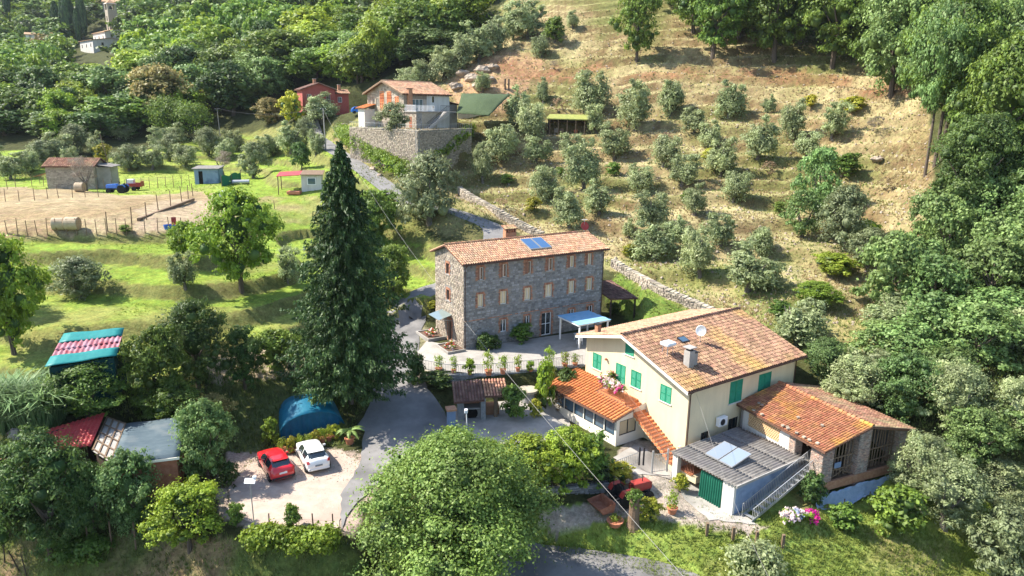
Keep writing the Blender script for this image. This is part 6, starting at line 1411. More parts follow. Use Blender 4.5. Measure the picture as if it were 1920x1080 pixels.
# ------------------------------------------------------------------ 14 poles and cables
def pole(u, v, h, label, lean=(0,0), m='wood', r=.11, cross=True, name='power_pole', Z=None):
    p = G(u, v) if Z is None else PZ(u, v, Z)
    if Z is not None: p.z = hz(p.x, p.y)
    o = empty(name, p, 0, label, 'pole'); mb = MB(); mb.tube([(0,0,-.5),(lean[0],lean[1],h)], [r, r*.65], 8); mb.build('shaft', MT[m], o)
    if cross:
        mb = MB(); mb.beam((lean[0]-.5,lean[1],h-.25),(lean[0]+.5,lean[1],h-.2),.08,.08); mb.build('crossarm', MT['metal_dark'], o)
        for x in (-.45,0,.45): mb = MB(); mb.lathe([(.04,0),(.06,.06),(.04,.12)], (lean[0]+x,lean[1],h-.16), 8); mb.build('insulator', MT['plastic_white'], o)
    return p + Vector((lean[0],lean[1],h))
p1 = pole(611,281,7.4,'tall grey power pole at the roadside below the red house', (-.15,0), 'concrete', .14)
p2 = pole(205,311,6.3,'leaning wooden pole beside the yellow-green bush in the left meadow', (-1.1,0), 'wood', .10, False)
p3 = pole(413,256,6.5,'thin pale pole at the forest edge beyond the meadow', (-.2,0), 'concrete', .10, True)
def cable(name, a, b, sag, label, r=.02, m='cable', n=40):
    pts = [Vector(a).lerp(Vector(b), k/n) - Z3*(sag*4*(k/n)*(1-k/n)) for k in range(n+1)]; mb = MB(); mb.tube(pts, r, 5); return mb.build(name, MT[m], label=label, cat='cable')
cable('overhead_cable', p1 - Z3*.2, PZ(1330,1135,31), 3.2, 'long pale overhead cable crossing in front of the stone house down to the lawn', .011)
cable('overhead_cable', loc2w(YE, 1.6, -6.95, 5.7), PZ(1455,1110,36), .8, 'thin pale cable running from the yellow house wall over the garage', .008)
cable('overhead_cable', p3, p1, 1.2, 'thin dark cable between the forest pole and the roadside pole', .02, 'metal_dark')
# solar street lamp
v = P(478,996,-.2); o = empty('solar_lamp', v, .2, 'solar lamp on a slim pole at the edge of the gravel parking', 'lamp post')
mb = MB(); mb.tube([(0,0,-.2),(-.05,0,3.35)], .035, 8); mb.build('pole', MT['metal'], o); mb = MB(); mb.cbox((-.05,0,3.42),(.62,.42,.05), rot=Euler((math.radians(18),math.radians(6),0)).to_matrix()); mb.build('solar_panel', MT['plastic_white'], o); mb = MB(); mb.cbox((.2,.18,3.56),(.22,.18,.12)); mb.build('lamp_head', MT['plastic_white'], o, bevel=.02)
v = P(95+350,868,.2)

# ------------------------------------------------------------------ 15 fences
def fence(name, px, h, label, lean=.05, r=.045, m='wood', wires=(.35,.7,.95), gz=None, kind_=None):
    pts = [G(u, v) for u, v in px]; o = empty(name, pts[0], 0, label, 'fence'); rr = random.Random(int(px[0][0])); tops = []
    for p in pts:
        q = p - pts[0]; hh = h*rr.uniform(.9,1.08); lx, ly = rr.uniform(-lean,lean)*h, rr.uniform(-lean,lean)*h; mb = MB(); mb.tube([q - Z3*.3, q + Vector((lx,ly,hh))], [r*1.1, r*.85], 6); mb.build('post', MT[m], o); tops.append((q, Vector((lx,ly,hh))))
    mb = MB()
    for w in wires:
        for (q0,t0),(q1,t1) in zip(tops[:-1], tops[1:]): mb.tube([q0+t0*w, q1+t1*w], .008, 3, caps=False)
    mb.build('wire', MT['metal_dark'], o); return o
fence('paddock_fence', [(-4+i*18.6, 441) for i in range(14)], 1.75, 'post and wire fence along the near edge of the paddock, by the round bales')
fence('paddock_fence', [(248,437),(272,437),(296,436),(318,435),(340,434)], 1.7, 'short post and wire fence right of the bales, by the blue tub')
fence('paddock_fence', [(-5,377),(10,378),(36,377),(65,376),(90,373),(110,371),(136,371),(160,370),(185,369)], 1.6, 'post and wire fence in front of the old brick store')
fence('paddock_fence', [(197,356),(211,356),(225,355),(238,355),(252,354),(266,354),(281,353),(296,353),(311,352),(326,352),(341,351),(356,350)], 1.9, 'post and wire fence at the foot of the green bank behind the blue tractor')
fence('paddock_fence', [(202,434),(247,421),(275,412),(297,396),(320,387),(341,378),(353,373),(362,368)], 2.1, 'diagonal post and wire fence beside the long dark timber', r=.06)
fence('paddock_fence', [(0,362),(14,355),(30,352),(60,350),(75,345),(82,350)], 1.8, 'far corner fence left of the old brick store')
fence('garden_fence', [(8,1052),(38,1068),(52,1085)], 1.5, 'three leaning dark stakes in the bottom left corner', lean=.3, r=.04, m='wood_dark', wires=())
fence('garden_fence', [(118,1020),(165,1022),(210,1030),(255,1030),(292,1022)], 1.9, 'pale weathered stakes under the dark conifers at bottom left', lean=.12, r=.05, wires=(.9,))
fence('garden_fence', [(505,990),(545,992),(588,994),(625,995)], 1.1, 'dark stakes along the lower edge of the gravel parking', r=.045, m='wood_dark', wires=(.6,))
for i,(u,v) in enumerate(((1325,1004),(1374,1012),(1418,1020),(1467,1026))):
    p = G(u,v); mb = MB(); mb.box(-.09,.09,-.09,.09,-.3,.95); mb.build('wooden_stake', MT['wood'], loc=p, label=['leftmost','second from left','third from left','rightmost'][i]+' short wooden stake on the lawn below the garage', cat='post', group='stakes on the lower lawn')
fence('meadow_fence', [(455,405),(470,402),(490,398),(515,392)], 1.3, 'short wire fence behind the bright green tree', r=.05)
# pots
def pot_mesh(r=.28, h=.42):
    mb = MB(); mb.lathe([(r*.68,0),(r*.95,h*.85),(r*1.08,h*.86),(r*1.08,h),(r*.92,h),(r*.88,h*.88),(.01,h*.88)], (0,0,0), 14); return mb.mesh('pot', MT['terracotta'])
POT = pot_mesh()
ROWN = ['first','second','third','fourth','fifth','sixth','seventh','eighth','ninth','tenth','eleventh','twelfth','thirteenth','fourteenth','fifteenth']
# ------------------------------------------------------------------ vegetation meshes
def leaf_cloud(name, lobes, n, leaf, m, seed=0, up=.35, shell=.72, flat=.0, aspect=.62, core=True, corem=None, droop=0, bias=0.0, twig=24, clump=.20):
    """leaves spread over and inside overlapping lobes (centre, radii); returns a mesh of leaf faces plus added dark cores that block light"""
    R_ = np.random.RandomState(seed); C_ = np.array([l[0] for l in lobes], float); A_ = np.array([l[1] for l in lobes], float)
    # twigs: small clusters standing on and a little outside each lobe; the leaves gather round them
    per = np.maximum(4, (A_[:,0]*A_[:,1])/((A_[:,0]*A_[:,1]).sum())*n/twig).astype(int); k0 = np.repeat(np.arange(len(lobes)), per); nt_ = len(k0)
    d = R_.normal(size=(nt_,3)); d /= np.linalg.norm(d, axis=1)[:,None]; d[:,2] = np.where((d[:,2] < -.15) & (R_.rand(nt_) < .6), -d[:,2], d[:,2])
    tc_ = C_[k0] + d*A_[k0]*(shell + (1.12-shell)*R_.rand(nt_)**.6)[:,None]
    keep = np.ones(nt_, bool)
    for j in range(len(lobes)):
        q = np.linalg.norm((tc_ - C_[j])/A_[j], axis=1); keep &= ~((q < .66) & (k0 != j))
    tc_, k0, d = tc_[keep], k0[keep], d[keep]
    if len(tc_) == 0: tc_, k0, d = C_.copy(), np.arange(len(C_)), np.tile([0,0,1.], (len(C_),1))
    ti = R_.randint(0, len(tc_), n); ta = A_[k0[ti]].mean(axis=1)[:,None]
    off = R_.normal(size=(n,3))*ta*clump*np.array([1.15,1.15,.75]); p = tc_[ti] + off
    d = (p - C_[k0[ti]])/A_[k0[ti]]; d /= np.linalg.norm(d,axis=1)[:,None]+1e-9; d = d*.6 + off/(ta*clump)*.6; N = n
    nrm = d/np.linalg.norm(d,axis=1)[:,None]*(.9) + R_.normal(size=(N,3))*.42 + np.array([0,0,up]); nrm /= np.linalg.norm(nrm,axis=1)[:,None]
    t = np.cross(nrm, R_.normal(size=(N,3))); t /= np.linalg.norm(t,axis=1)[:,None]+1e-9
    if droop: t = t*(1-droop) + np.array([0,0,-droop]); t /= np.linalg.norm(t,axis=1)[:,None]
    b = np.cross(nrm, t); b /= np.linalg.norm(b,axis=1)[:,None]+1e-9
    s = leaf*(.6 + .8*R_.rand(N))[:,None]; a = aspect
    v = np.stack([p - t*s*.5, p + b*s*a*.5 + nrm*s*.08, p + t*s*.5, p - b*s*a*.5 + nrm*s*.08], 1).reshape(-1,3)
    f = np.arange(N*4).reshape(-1,4); fc = [4]*N; ff = f.ravel(); mi = np.zeros(N, int)
    vs = v; loops = list(); me = None
    if core:  # added dark blobs keep light from passing through the crown
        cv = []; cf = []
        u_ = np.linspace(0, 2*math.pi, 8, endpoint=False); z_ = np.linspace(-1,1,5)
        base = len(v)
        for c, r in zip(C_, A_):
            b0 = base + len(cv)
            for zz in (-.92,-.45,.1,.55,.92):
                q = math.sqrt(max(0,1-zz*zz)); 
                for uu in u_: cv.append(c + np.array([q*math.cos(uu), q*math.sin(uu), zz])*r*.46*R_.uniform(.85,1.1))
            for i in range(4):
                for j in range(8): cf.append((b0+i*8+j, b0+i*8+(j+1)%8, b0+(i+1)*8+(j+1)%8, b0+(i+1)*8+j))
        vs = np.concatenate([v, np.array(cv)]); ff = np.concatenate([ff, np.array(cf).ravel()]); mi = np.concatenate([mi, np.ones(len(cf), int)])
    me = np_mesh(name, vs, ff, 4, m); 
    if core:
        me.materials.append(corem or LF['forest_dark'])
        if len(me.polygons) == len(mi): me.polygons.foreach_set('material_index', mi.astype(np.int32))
    return me
def lobes_round(seed, n=14, r=(.16,.27), hmin=.30, squash=.85, spread=.5, top=1.0):
    R_ = random.Random(seed); L_ = []
    for i in range(n):
        a = 2*math.pi*(i*.618 + R_.uniform(-.08,.08)); h = hmin + (top-hmin)*((i+.5)/n); ring = math.sin(math.pi*min(1,max(0,((h-hmin)/(top-hmin))*.78+.18)))**.7*spread
        q = R_.uniform(.55,1.0) if i % 3 else R_.uniform(.0,.4); rad = R_.uniform(*r)*R_.choice((.75,1,1,1.15)); ring *= R_.uniform(.85,1.15)
        zz = min(h, top-rad*squash)
        L_.append(((math.cos(a)*(ring-rad*.6)*q, math.sin(a)*(ring-rad*.6)*q, max(zz,hmin*.8)), (rad, rad, rad*squash)))
    L_.append(((0,0,(hmin+top)/2), (spread*.62, spread*.62, (top-hmin)*.42)))
    return L_
def trunk_mesh(name, seed, h=.45, r=.035, nb=5, m=None, lean=.05, forks=1, spread=.28, top=.75):
    R_ = random.Random(seed); mb = MB(); px, py = R_.uniform(-lean,lean), R_.uniform(-lean,lean)
    mb.tube([(0,0,-.12),(px*.3,py*.3,h*.5),(px,py,h)], [r*1.35, r, r*.75], 7)
    for i in range(nb):
        a = 2*math.pi*i/nb + R_.uniform(-.4,.4); s_ = spread*R_.uniform(.6,1.1); z1 = top*R_.uniform(.8,1.05); z0 = h*R_.uniform(.75,1.0)
        p0 = (px*z0/h, py*z0/h, z0); p1 = (px+math.cos(a)*s_*.5, py+math.sin(a)*s_*.5, (z0+z1)/2*.95); p2 = (px+math.cos(a)*s_, py+math.sin(a)*s_, z1)
        mb.tube([p0,p1,p2], [r*.6, r*.38, r*.15], 5)
    return mb.mesh(name, m or MT['bark'])
CR = {}
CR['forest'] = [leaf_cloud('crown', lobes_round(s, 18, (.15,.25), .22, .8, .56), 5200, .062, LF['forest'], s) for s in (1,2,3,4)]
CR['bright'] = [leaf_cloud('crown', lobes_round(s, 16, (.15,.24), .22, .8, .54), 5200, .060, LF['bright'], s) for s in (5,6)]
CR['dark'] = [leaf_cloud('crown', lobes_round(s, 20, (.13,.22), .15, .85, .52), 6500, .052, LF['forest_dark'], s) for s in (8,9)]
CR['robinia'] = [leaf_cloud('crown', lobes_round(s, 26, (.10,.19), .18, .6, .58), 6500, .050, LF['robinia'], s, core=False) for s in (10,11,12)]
def lobes_olive(seed):
    """a few upright, leaning sprays that differ from tree to tree"""
    R_ = random.Random(seed); L_ = []; m_ = R_.choice((3,4,5))
    for i in range(m_):
        a = 2*math.pi*i/m_ + R_.uniform(-.5,.5); q = R_.uniform(.12,.30); x, y = math.cos(a)*q, math.sin(a)*q; zt = R_.uniform(.62,.95)
        for k in range(4):
            f = k/3; rad = R_.uniform(.11,.19)*(1.15-.45*f); L_.append(((x*(.8+.35*f)+R_.uniform(-.06,.06), y*(.8+.35*f)+R_.uniform(-.06,.06), .24+(zt-.24-rad*.5)*f), (rad, rad, rad*R_.uniform(.9,1.3))))
    L_.append(((0,0,.42), (.27,.27,.2))); return L_
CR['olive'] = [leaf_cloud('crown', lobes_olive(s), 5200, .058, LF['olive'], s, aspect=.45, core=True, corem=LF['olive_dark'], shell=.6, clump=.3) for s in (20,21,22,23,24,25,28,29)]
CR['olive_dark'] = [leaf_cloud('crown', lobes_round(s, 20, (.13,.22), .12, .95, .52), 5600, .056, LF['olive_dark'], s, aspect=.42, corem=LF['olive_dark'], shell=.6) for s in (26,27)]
CR['flowering'] = [leaf_cloud('crown', lobes_round(31, 22, (.13,.2), .12, .85, .52), 7000, .05, LF['flowering'], 31)]
CR['shrub'] = [leaf_cloud('crown', lobes_round(s, 11, (.18,.28), .12, .8, .5), 2200, .085, LF['bright'], s) for s in (33,34)]
CR['shrub_dark'] = [leaf_cloud('crown', lobes_round(s, 11, (.18,.28), .12, .8, .5), 2200, .085, LF['forest_dark'], s) for s in (35,36)]
CR['shrub_mid'] = [leaf_cloud('crown', lobes_round(s, 11, (.18,.28), .12, .8, .5), 2200, .085, LF['forest'], s) for s in (37,38)]
CR['yellow'] = [leaf_cloud('crown', lobes_round(39, 11, (.18,.28), .12, .8, .5), 2400, .08, LF['yellowbush'], 39)]
CR['dry'] = [leaf_cloud('crown', lobes_round(40, 9, (.15,.25), .15, .7, .5), 700, .06, LF['dryleaf'], 40, core=False, shell=.3)]
CR['twig'] = [leaf_cloud('crown', lobes_round(41, 12, (.15,.25), .35, .8, .5), 2600, .05, LF['greyshrub'], 41, core=False, shell=.2, aspect=.2)]
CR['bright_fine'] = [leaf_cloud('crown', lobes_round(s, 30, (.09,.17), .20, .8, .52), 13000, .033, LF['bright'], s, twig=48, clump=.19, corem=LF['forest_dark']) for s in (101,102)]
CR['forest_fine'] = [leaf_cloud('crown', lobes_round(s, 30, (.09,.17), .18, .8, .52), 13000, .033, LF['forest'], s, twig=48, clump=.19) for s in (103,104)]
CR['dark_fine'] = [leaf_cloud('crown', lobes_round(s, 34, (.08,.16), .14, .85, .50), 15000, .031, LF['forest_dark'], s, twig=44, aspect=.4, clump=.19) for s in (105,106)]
CR['robinia_fine'] = [leaf_cloud('crown', lobes_round(s, 30, (.09,.17), .14, .8, .52), 13000, .032, LF['robinia'], s, twig=44, clump=.19) for s in (107,)]
CR['olive_fine'] = [leaf_cloud('crown', lobes_round(s, 28, (.09,.17), .16, .85, .52), 13000, .034, LF['olive'], s, aspect=.42, twig=44, clump=.19, corem=LF['olive_dark']) for s in (108,109)]
CR['sparse'] = [leaf_cloud('crown', [((.15*math.cos(i*2.4),.15*math.sin(i*2.4),.35+.1*i),(.2,.2,.16)) for i in range(6)], 330, .13, LF['bright'], s, core=False, shell=.4, aspect=.4, clump=.45, twig=10) for s in (43,44,45)]
TRK = {'tree': [trunk_mesh('trunk', s, .38, .028, 5) for s in (1,2)], 'olive': [trunk_mesh('trunk', s, .26, .045, 4, MT['bark_olive'], .08, spread=.3, top=.7) for s in (3,4,5)], 'tall': [trunk_mesh('trunk', s, .62, .016, 6, lean=.03, spread=.3, top=.9) for s in (6,7)]}
VARI = random.Random(99); _vi = {}
def plant(name, kind, loc, w, h, label, cat, group=None, trunk='tree', rz=None, wy=None, part='crown'):
    """a tree or shrub: Empty at its foot > trunk, crown; meshes are shared, turned and stretched plant by plant"""
    o = bpy.data.objects.new(name, None); COL.objects.link(o); o.location = loc; o.rotation_euler = (0,0,VARI.uniform(0,6.28) if rz is None else rz); o.scale = (w, wy or w*VARI.uniform(.92,1.08), h)
    o['label'] = label; o['category'] = cat
    if group: o['group'] = group
    if kind.startswith('olive'): o.rotation_euler = (VARI.uniform(-.14,.14), VARI.uniform(-.14,.14), VARI.uniform(0,6.28)); o.scale = (w*VARI.uniform(.78,1.2), w*VARI.uniform(.8,1.15), h*VARI.uniform(.85,1.12))
    i = _vi.get(kind, 0); _vi[kind] = i+1; ms = CR[kind]
    c = bpy.data.objects.new(part, ms[i % len(ms)]); COL.objects.link(c); c.parent = o
    if trunk: t = bpy.data.objects.new('trunk', TRK[trunk][i % len(TRK[trunk])]); COL.objects.link(t); t.parent = o
    return o
def px_plant(name, kind, u, v, wpx, hpx, label, cat='tree', group=None, trunk='tree', z=None, Z=None):
    """foot at pixel (u, v); wpx and hpx are its width and height in the photo"""
    p = P(u, v, z) if z is not None else PZ(u, v, Z) if Z is not None else G(u, v)
    d = float((np.array(p) - CAMP) @ FW); s = d/FPX
    return plant(name, kind, p, wpx*s, hpx*s/.97, label, cat, group, trunk)

# --- hillside olives, named by row and by what stands near
rows_ = [
 ('olive in the row along the upper slope edge', [(770,172,62,50),(800,160,58,52),(832,146,62,55),(866,130,62,58),(898,114,78,72),(934,92,66,62),(962,74,52,50),(990,70,78,66)], 'olive'),
 ('small olive on the bare slope above the netting', [(905,172,36,38),(1018,192,32,44),(1015,108,38,42),(1074,52,30,34)], 'olive'),
 ('olive in the row level with the timber shelter', [(968,232,60,62),(996,262,68,82),(1106,220,72,80),(1118,250,44,50),(1190,244,76,82),(1256,216,62,70),(1302,250,60,54),(1367,220,58,64),(1440,212,30,30)], 'olive'),
 ('olive in the row just below the timber shelter', [(946,300,66,72),(1003,306,56,46),(1078,304,54,50),(1152,300,56,70),(1244,312,66,76),(1330,276,50,48),(1352,328,74,76),(1420,296,66,68),(1482,258,56,70),(1510,300,60,62),(1560,258,48,62)], 'olive'),
 ('olive in the middle row above the dry stone wall', [(905,342,50,72),(1014,376,60,80),(1096,356,68,80),(1124,402,62,66),(1069,428,62,72),(1202,364,58,56),(1278,348,60,66),(1374,378,66,68),(1303,404,56,60),(1220,430,70,74)], 'olive'),
 ('olive in the lower row above the yellow house', [(1228,486,82,74),(1312,518,86,86),(1402,546,100,92),(1352,460,66,62),(1424,478,66,66),(1268,452,48,46),(1180,446,34,34),(1290,470,44,44)], 'olive'),
]
ords = ['leftmost','second','third','fourth','fifth','sixth','seventh','eighth','ninth','tenth','eleventh']
for txt, L_, kd in rows_:
    L_ = sorted(L_)
    for i, (u, v, w, h) in enumerate(L_):
        lab = ('leftmost ' if i == 0 else 'rightmost ' if i == len(L_)-1 else ords[i] + ' from left ') + txt
        px_plant('olive_tree', kd, u, v, w*1.1, h*1.05, lab, 'olive tree', 'olive trees on the dry hillside', 'olive')
for u, v, w, h, kd, lab in ((1528,402,74,118,'robinia','tall ivy-clad tree rising in the middle of the right slope'),(1503,446,84,86,'robinia','ivy-covered tree with a dense crown below the tall ivy-clad one'),(1585,466,104,104,'olive_dark','broad dark grey-green olive at the right end of the dry slope'),
    (1625,500,76,76,'olive_dark','grey-green olive at the forest edge, below the broad dark olive'),(1492,655,126,120,'olive','big loose olive right of the yellow house ridge'),(806,418,104,116,'olive_dark','large olive leaning over the lane at its bend'),
    (741,246,58,56,'olive_dark','dark round olive in front of the hillside house'),(606,228,76,58,'olive','silvery olive in front of the red house'),(546,284,60,54,'olive','broad olive at the meadow top left of the roadside pole'),(592,292,44,46,'olive','small olive touching the roadside pole'),
    (1040,80,46,42,'shrub_mid','round dark bush among dry grass near the top of the slope'),(148,556,92,76,'olive_dark','lone round olive on the bright lawn at left'),(348,542,70,84,'olive','silver olive beside the bright green tree on the lawn'),(540,530,56,60,'olive','olive half hidden behind the tall fir')):
    px_plant('olive_tree' if 'olive' in lab else 'ivy_tree' if 'ivy' in lab else 'round_bush', kd, u, v, w, h, lab, 'olive tree' if 'olive' in lab else 'tree' if 'ivy' in lab else 'bush', None, 'olive')
ml = [(242,320,58,50),(286,318,62,48),(318,302,42,50),(350,310,56,48),(392,292,52,46),(422,302,44,40),(475,334,62,56),(20,336,60,50),(52,322,56,52),(84,312,54,50),(112,302,66,58),(150,288,54,50),(178,292,46,44),(330,276,50,40),(440,282,44,40),(490,302,52,42),(512,292,44,42),(300,280,44,36),(225,262,50,40),(575,262,38,36),(-10,318,50,50),(136,318,46,44)]
for i, (u, v, w, h) in enumerate(sorted(ml)):
    lab = ('leftmost' if i == 0 else 'rightmost' if i == len(ml)-1 else (ords + [f'number {k} ' for k in range(12,40)])[i] + ' from left') if i < 11 or i == len(ml)-1 else None
    if lab is None: lab = ['silvery olive on the bright meadow, straight above the small blue-grey shed','olive on the meadow just right of the shed roof','olive on the meadow left of the pale forest pole','olive standing at the foot of the pale forest pole','low olive in the meadow right of the pale forest pole','olive behind the green windbreak netting','spreading olive above the long grey pipe','olive on the far lawn left of the garden kiosk','far olive close to the hedge above the kiosk','olive near the top meadow wall','last olive before the roadside pole'][i-11]
    else: lab += ' olive of the far meadow grove behind the paddock'
    px_plant('olive_tree', 'olive' if i % 3 else 'olive_dark', u, v, w, h, lab, 'olive tree', 'olive trees on the far meadow', 'olive')

# --- single trees and bushes near the houses
near = [
 ('broadleaf_tree','bright',452,545,158,182,'bright green spreading tree on the terraced lawn left of the tall fir','tree','tree'),
 ('broadleaf_tree','bright',350,490,60,70,'small bright green tree at the left foot of the spreading lawn tree','tree','tree'),
 ('broadleaf_tree','forest',700,476,112,112,'dark leafy tree behind the tall fir beside the lane','tree','tree'),
 ('broadleaf_tree','forest',735,572,84,110,'leafy tree between the tall fir and the lane','tree','tree'),
 ('broadleaf_tree','shrub_mid',725,400,60,40,'low green bush beside the lane above the bend','bush',None),
 ('broadleaf_tree','dark',372,730,150,165,'dark leafy tree right of the green tarpaulin barn','tree','tree'),
 ('broadleaf_tree','forest',300,765,125,150,'big green tree between the tarpaulin barn and the grey-roofed shed','tree','tree'),
 ('broadleaf_tree','forest',165,792,150,112,'leafy bush tree just behind the red-roofed shed','tree','tree'),
 ('broadleaf_tree','dark',460,730,86,120,'slender dark tree beside the pale bare ground','tree','tree'),
 ('broadleaf_tree','olive',352,655,64,84,'silver-grey tree rising behind the dark leafy trees','tree','olive'),
 ('broadleaf_tree','forest',520,700,80,80,'dark tree filling the gap left of the tall fir trunk','tree','tree'),
 ('broadleaf_tree','forest',330,800,120,90,'leafy tree behind the grey-roofed shed','tree','tree'),
 ('magnolia_tree','robinia',390,902,120,160,'dense round magnolia beside the grey-roofed shed','tree','tree'),
 ('magnolia_tree','flowering',405,800,70,60,'rusty-tipped small tree behind the round magnolia','tree','tree'),
 ('citrus_tree','bright',356,1030,150,130,'bright glossy fruit tree at the left edge of the gravel parking','tree','tree'),
 ('conifer_bush','dark',95,1040,200,235,'big dark conifer covering the red-roofed shed front','conifer','tree'),
 ('conifer_bush','dark',10,1000,150,190,'dark conifer at the lower left edge','conifer','tree'),
 ('conifer_bush','dark',175,1010,110,150,'dark conifer right of the biggest one at lower left','conifer','tree'),
 ('climbing_vine','robinia',250,1000,125,160,'climbing plant tangled in front of the rusty shed wall','vine','tree'),
 ('broadleaf_tree','bright',28,665,150,215,'bright tree cut off by the left edge above the tarpaulin barn','tree','tree'),
 ('broadleaf_tree','bright',-30,600,130,150,'bright tree mostly beyond the left edge','tree','tree'),
 ('vine_hedge','bright',985,925,150,110,'left part of the bright green vine hedge below the courtyard','hedge',None),
 ('vine_hedge','bright',1065,922,130,120,'right part of the bright green vine hedge above the iron fence','hedge',None),
 ('vine_hedge','shrub_mid',1110,905,80,90,'greener end of the vine hedge beside the veranda windows','hedge',None),
 ('vine_hedge','bright',915,900,90,75,'sunlit vine bush behind the walnut crown','hedge',None),
 ('climbing_rose','shrub_mid',845,860,50,60,'rose bush around the gate pillar by the driveway','bush',None),
 ('climbing_rose','shrub_mid',880,870,60,40,'low rose bush at the foot of the garden lamp','bush',None),
 ('garden_shrub','shrub_mid',964,785,66,60,'round green shrub beside the bread oven','shrub',None),
 ('garden_shrub','shrub',1020,765,46,90,'bright climbing shrub right of the millstone table','shrub',None),
 ('garden_shrub','yellow',1003,782,26,34,'small yellow bush below the millstone table','shrub',None),
 ('garden_shrub','shrub_dark',1062,740,44,50,'dark shrub against the terrace wall by the veranda roof','shrub',None),
 ('garden_shrub','dry',1052,775,44,36,'pale feathery shrub in front of the veranda','shrub',None),
 ('garden_shrub','yellow',1160,902,52,36,'yellowish shrub behind the red tractor','shrub',None),
 ('garden_shrub','shrub_dark',1130,905,44,34,'dark shrub on the wall left of the red tractor','shrub',None),
 ('garden_shrub','yellow',1276,918,30,30,'round yellow-green bush beside the left garage pillar','shrub',None),
 ('garden_shrub','yellow',1218,978,44,46,'feathery yellow-green bush right of the ivy-topped trunk','shrub',None),
 ('garden_shrub','shrub_mid',980,642,48,34,'large dark shrub under the stone house windows','shrub',None),
 ('garden_shrub','shrub_dark',908,658,36,34,'left dark shrub at the foot of the stone house front','shrub',None),
 ('garden_shrub','shrub_dark',928,655,26,26,'narrow dark shrub at the foot of the stone house front','shrub',None),
 ('garden_shrub','yellow',811,578,20,14,'small yellow bush at the back corner of the stone house','shrub',None),
 ('garden_shrub','shrub_dark',1150,590,34,22,'weedy shrub at the right end of the stone house','shrub',None),
 ('garden_shrub','shrub_mid',1580,992,66,48,'green shrub under the plastic sheeting of the barn','shrub',None),
 ('garden_shrub','shrub_dark',1520,945,50,62,'leafy shrub under the metal stair landing','shrub',None),
 ('garden_shrub','shrub_mid',1680,1000,100,88,'dense round leafy bush below the barn','shrub',None),
 ('broadleaf_tree','olive',1770,990,170,150,'grey-green fruit tree right of the dense round bush','tree','olive'),
 ('broadleaf_tree','olive',1868,950,120,100,'fruit tree at the lower right edge below the olive grove','tree','olive'),
 ('broadleaf_tree','olive',1712,945,110,120,'grey-green fruit tree against the right end of the barn','tree','olive'),
 ('conifer_bush','olive_dark',1878,1085,150,140,'feathery grey-green bush in the lower right corner','bush',None),
 ('round_bush','yellow',548,228,42,52,'bright yellow-green bush left of the red house','bush',None),
 ('round_bush','flowering',505,232,52,44,'brownish round bush further left of the red house','bush',None),
 ('round_bush','yellow',196,306,34,34,'yellow-green round bush beside the leaning wooden pole','bush',None),
 ('bare_tree','twig',162,358,62,60,'bare grey tree in front of the old brick store','tree','olive'),
 ('bare_tree','twig',420,330,40,44,'bare twiggy tree behind the small blue-grey shed','tree','olive'),
 ('broadleaf_tree','olive',1600,770,120,110,'grey-green tree behind the far corner of the barn roof','tree','olive'),
 ('broadleaf_tree','robinia',1690,790,130,130,'blue-green tree above the right eave of the barn','tree','tree'),
 ('broadleaf_tree','olive',1790,800,140,140,'grey-green tree right of the barn roof','tree','olive'),
 ('broadleaf_tree','robinia',1545,715,90,80,'dark leafy tree touching the far corner of the yellow house','tree','tree'),
 ('broadleaf_tree','olive',1885,830,130,130,'grey-green tree at the right edge level with the barn roof','tree','olive'),
 ('broadleaf_tree','robinia',1820,880,130,120,'leafy tree behind the fruit trees right of the barn','tree','tree'),
 ('flowering_chestnut','flowering',308,232,118,98,'big chestnut covered in pale yellow catkins at the forest edge','tree','tree'),
 ('small_fir','dark',566,318,40,48,'small dark conifer in the meadow above the kiosk','conifer','tree'),
 ('round_bush','shrub_mid',235,436,24,14,'low green bush inside the front paddock fence','bush',None),
  ('corner_tree','robinia',1672,178,150,200,'tall feathery tree where the hilltop trees meet the right wood','tree','tree'),
 ('corner_tree','forest',1730,150,150,190,'full green tree behind the feathery one in the upper right','tree','tree'),
 ('corner_tree','dark',1800,262,170,235,'big dark tree just right of the bare acacia stems','tree','tree'),
 ('corner_tree','forest',1865,320,170,230,'big leafy tree near the right edge above the hollow','tree','tree'),
 ('corner_tree','robinia',1905,215,160,220,'feathery tree cut off by the upper right edge','tree','tree'),
 ('corner_tree','dark',1815,420,180,190,'dark spreading tree below the acacia stems','tree','tree'),
 ('garden_shrub','shrub_mid',548,992,36,48,'leafy young shrub at the lower edge of the parking','shrub',None),
 ('garden_shrub','shrub_mid',443,985,40,44,'potted shrub beside the solar lamp','shrub',None),
 ('garden_shrub','shrub_dark',430,912,44,46,'dark potted shrub at the left edge of the gravel parking','shrub',None),
 ('garden_shrub','shrub',510,832,36,50,'yellow-green shrub at the left end of the potted row','shrub',None),
 ('garden_shrub','shrub_dark',780,722,38,60,'dark ivy bush on the corner of the terrace wall','shrub',None),
 ('garden_shrub','shrub_dark',822,722,60,26,'ivy hanging over the terrace wall','shrub',None),
 ('broadleaf_tree','bright',1560,520,80,44,'bright green bramble patch at the foot of the dry slope','bush',None),
 ('broadleaf_tree','bright',1530,580,90,50,'bright green scrub right of the lowest olives','bush',None),
 ('broadleaf_tree','bright',1620,450,60,34,'bright green scrub below the broad dark olive','bush',None),
 ('broadleaf_tree','shrub_mid',1460,600,50,34,'green scrub beside the big loose olive','bush',None),
 ('potted_bush','shrub_mid',1186,872,18,14,None,None,None),
]
for nm, kd, u, v, w, h, lab, cat, tk in near:
    if lab is None: continue
    if w >= 84 and kd + '_fine' in CR: kd += '_fine'
    if nm == 'broadleaf_tree' and cat == 'bush': nm = 'scrub_bush'
    px_plant(nm, kd, u, v, w, h, lab, cat, None, tk)
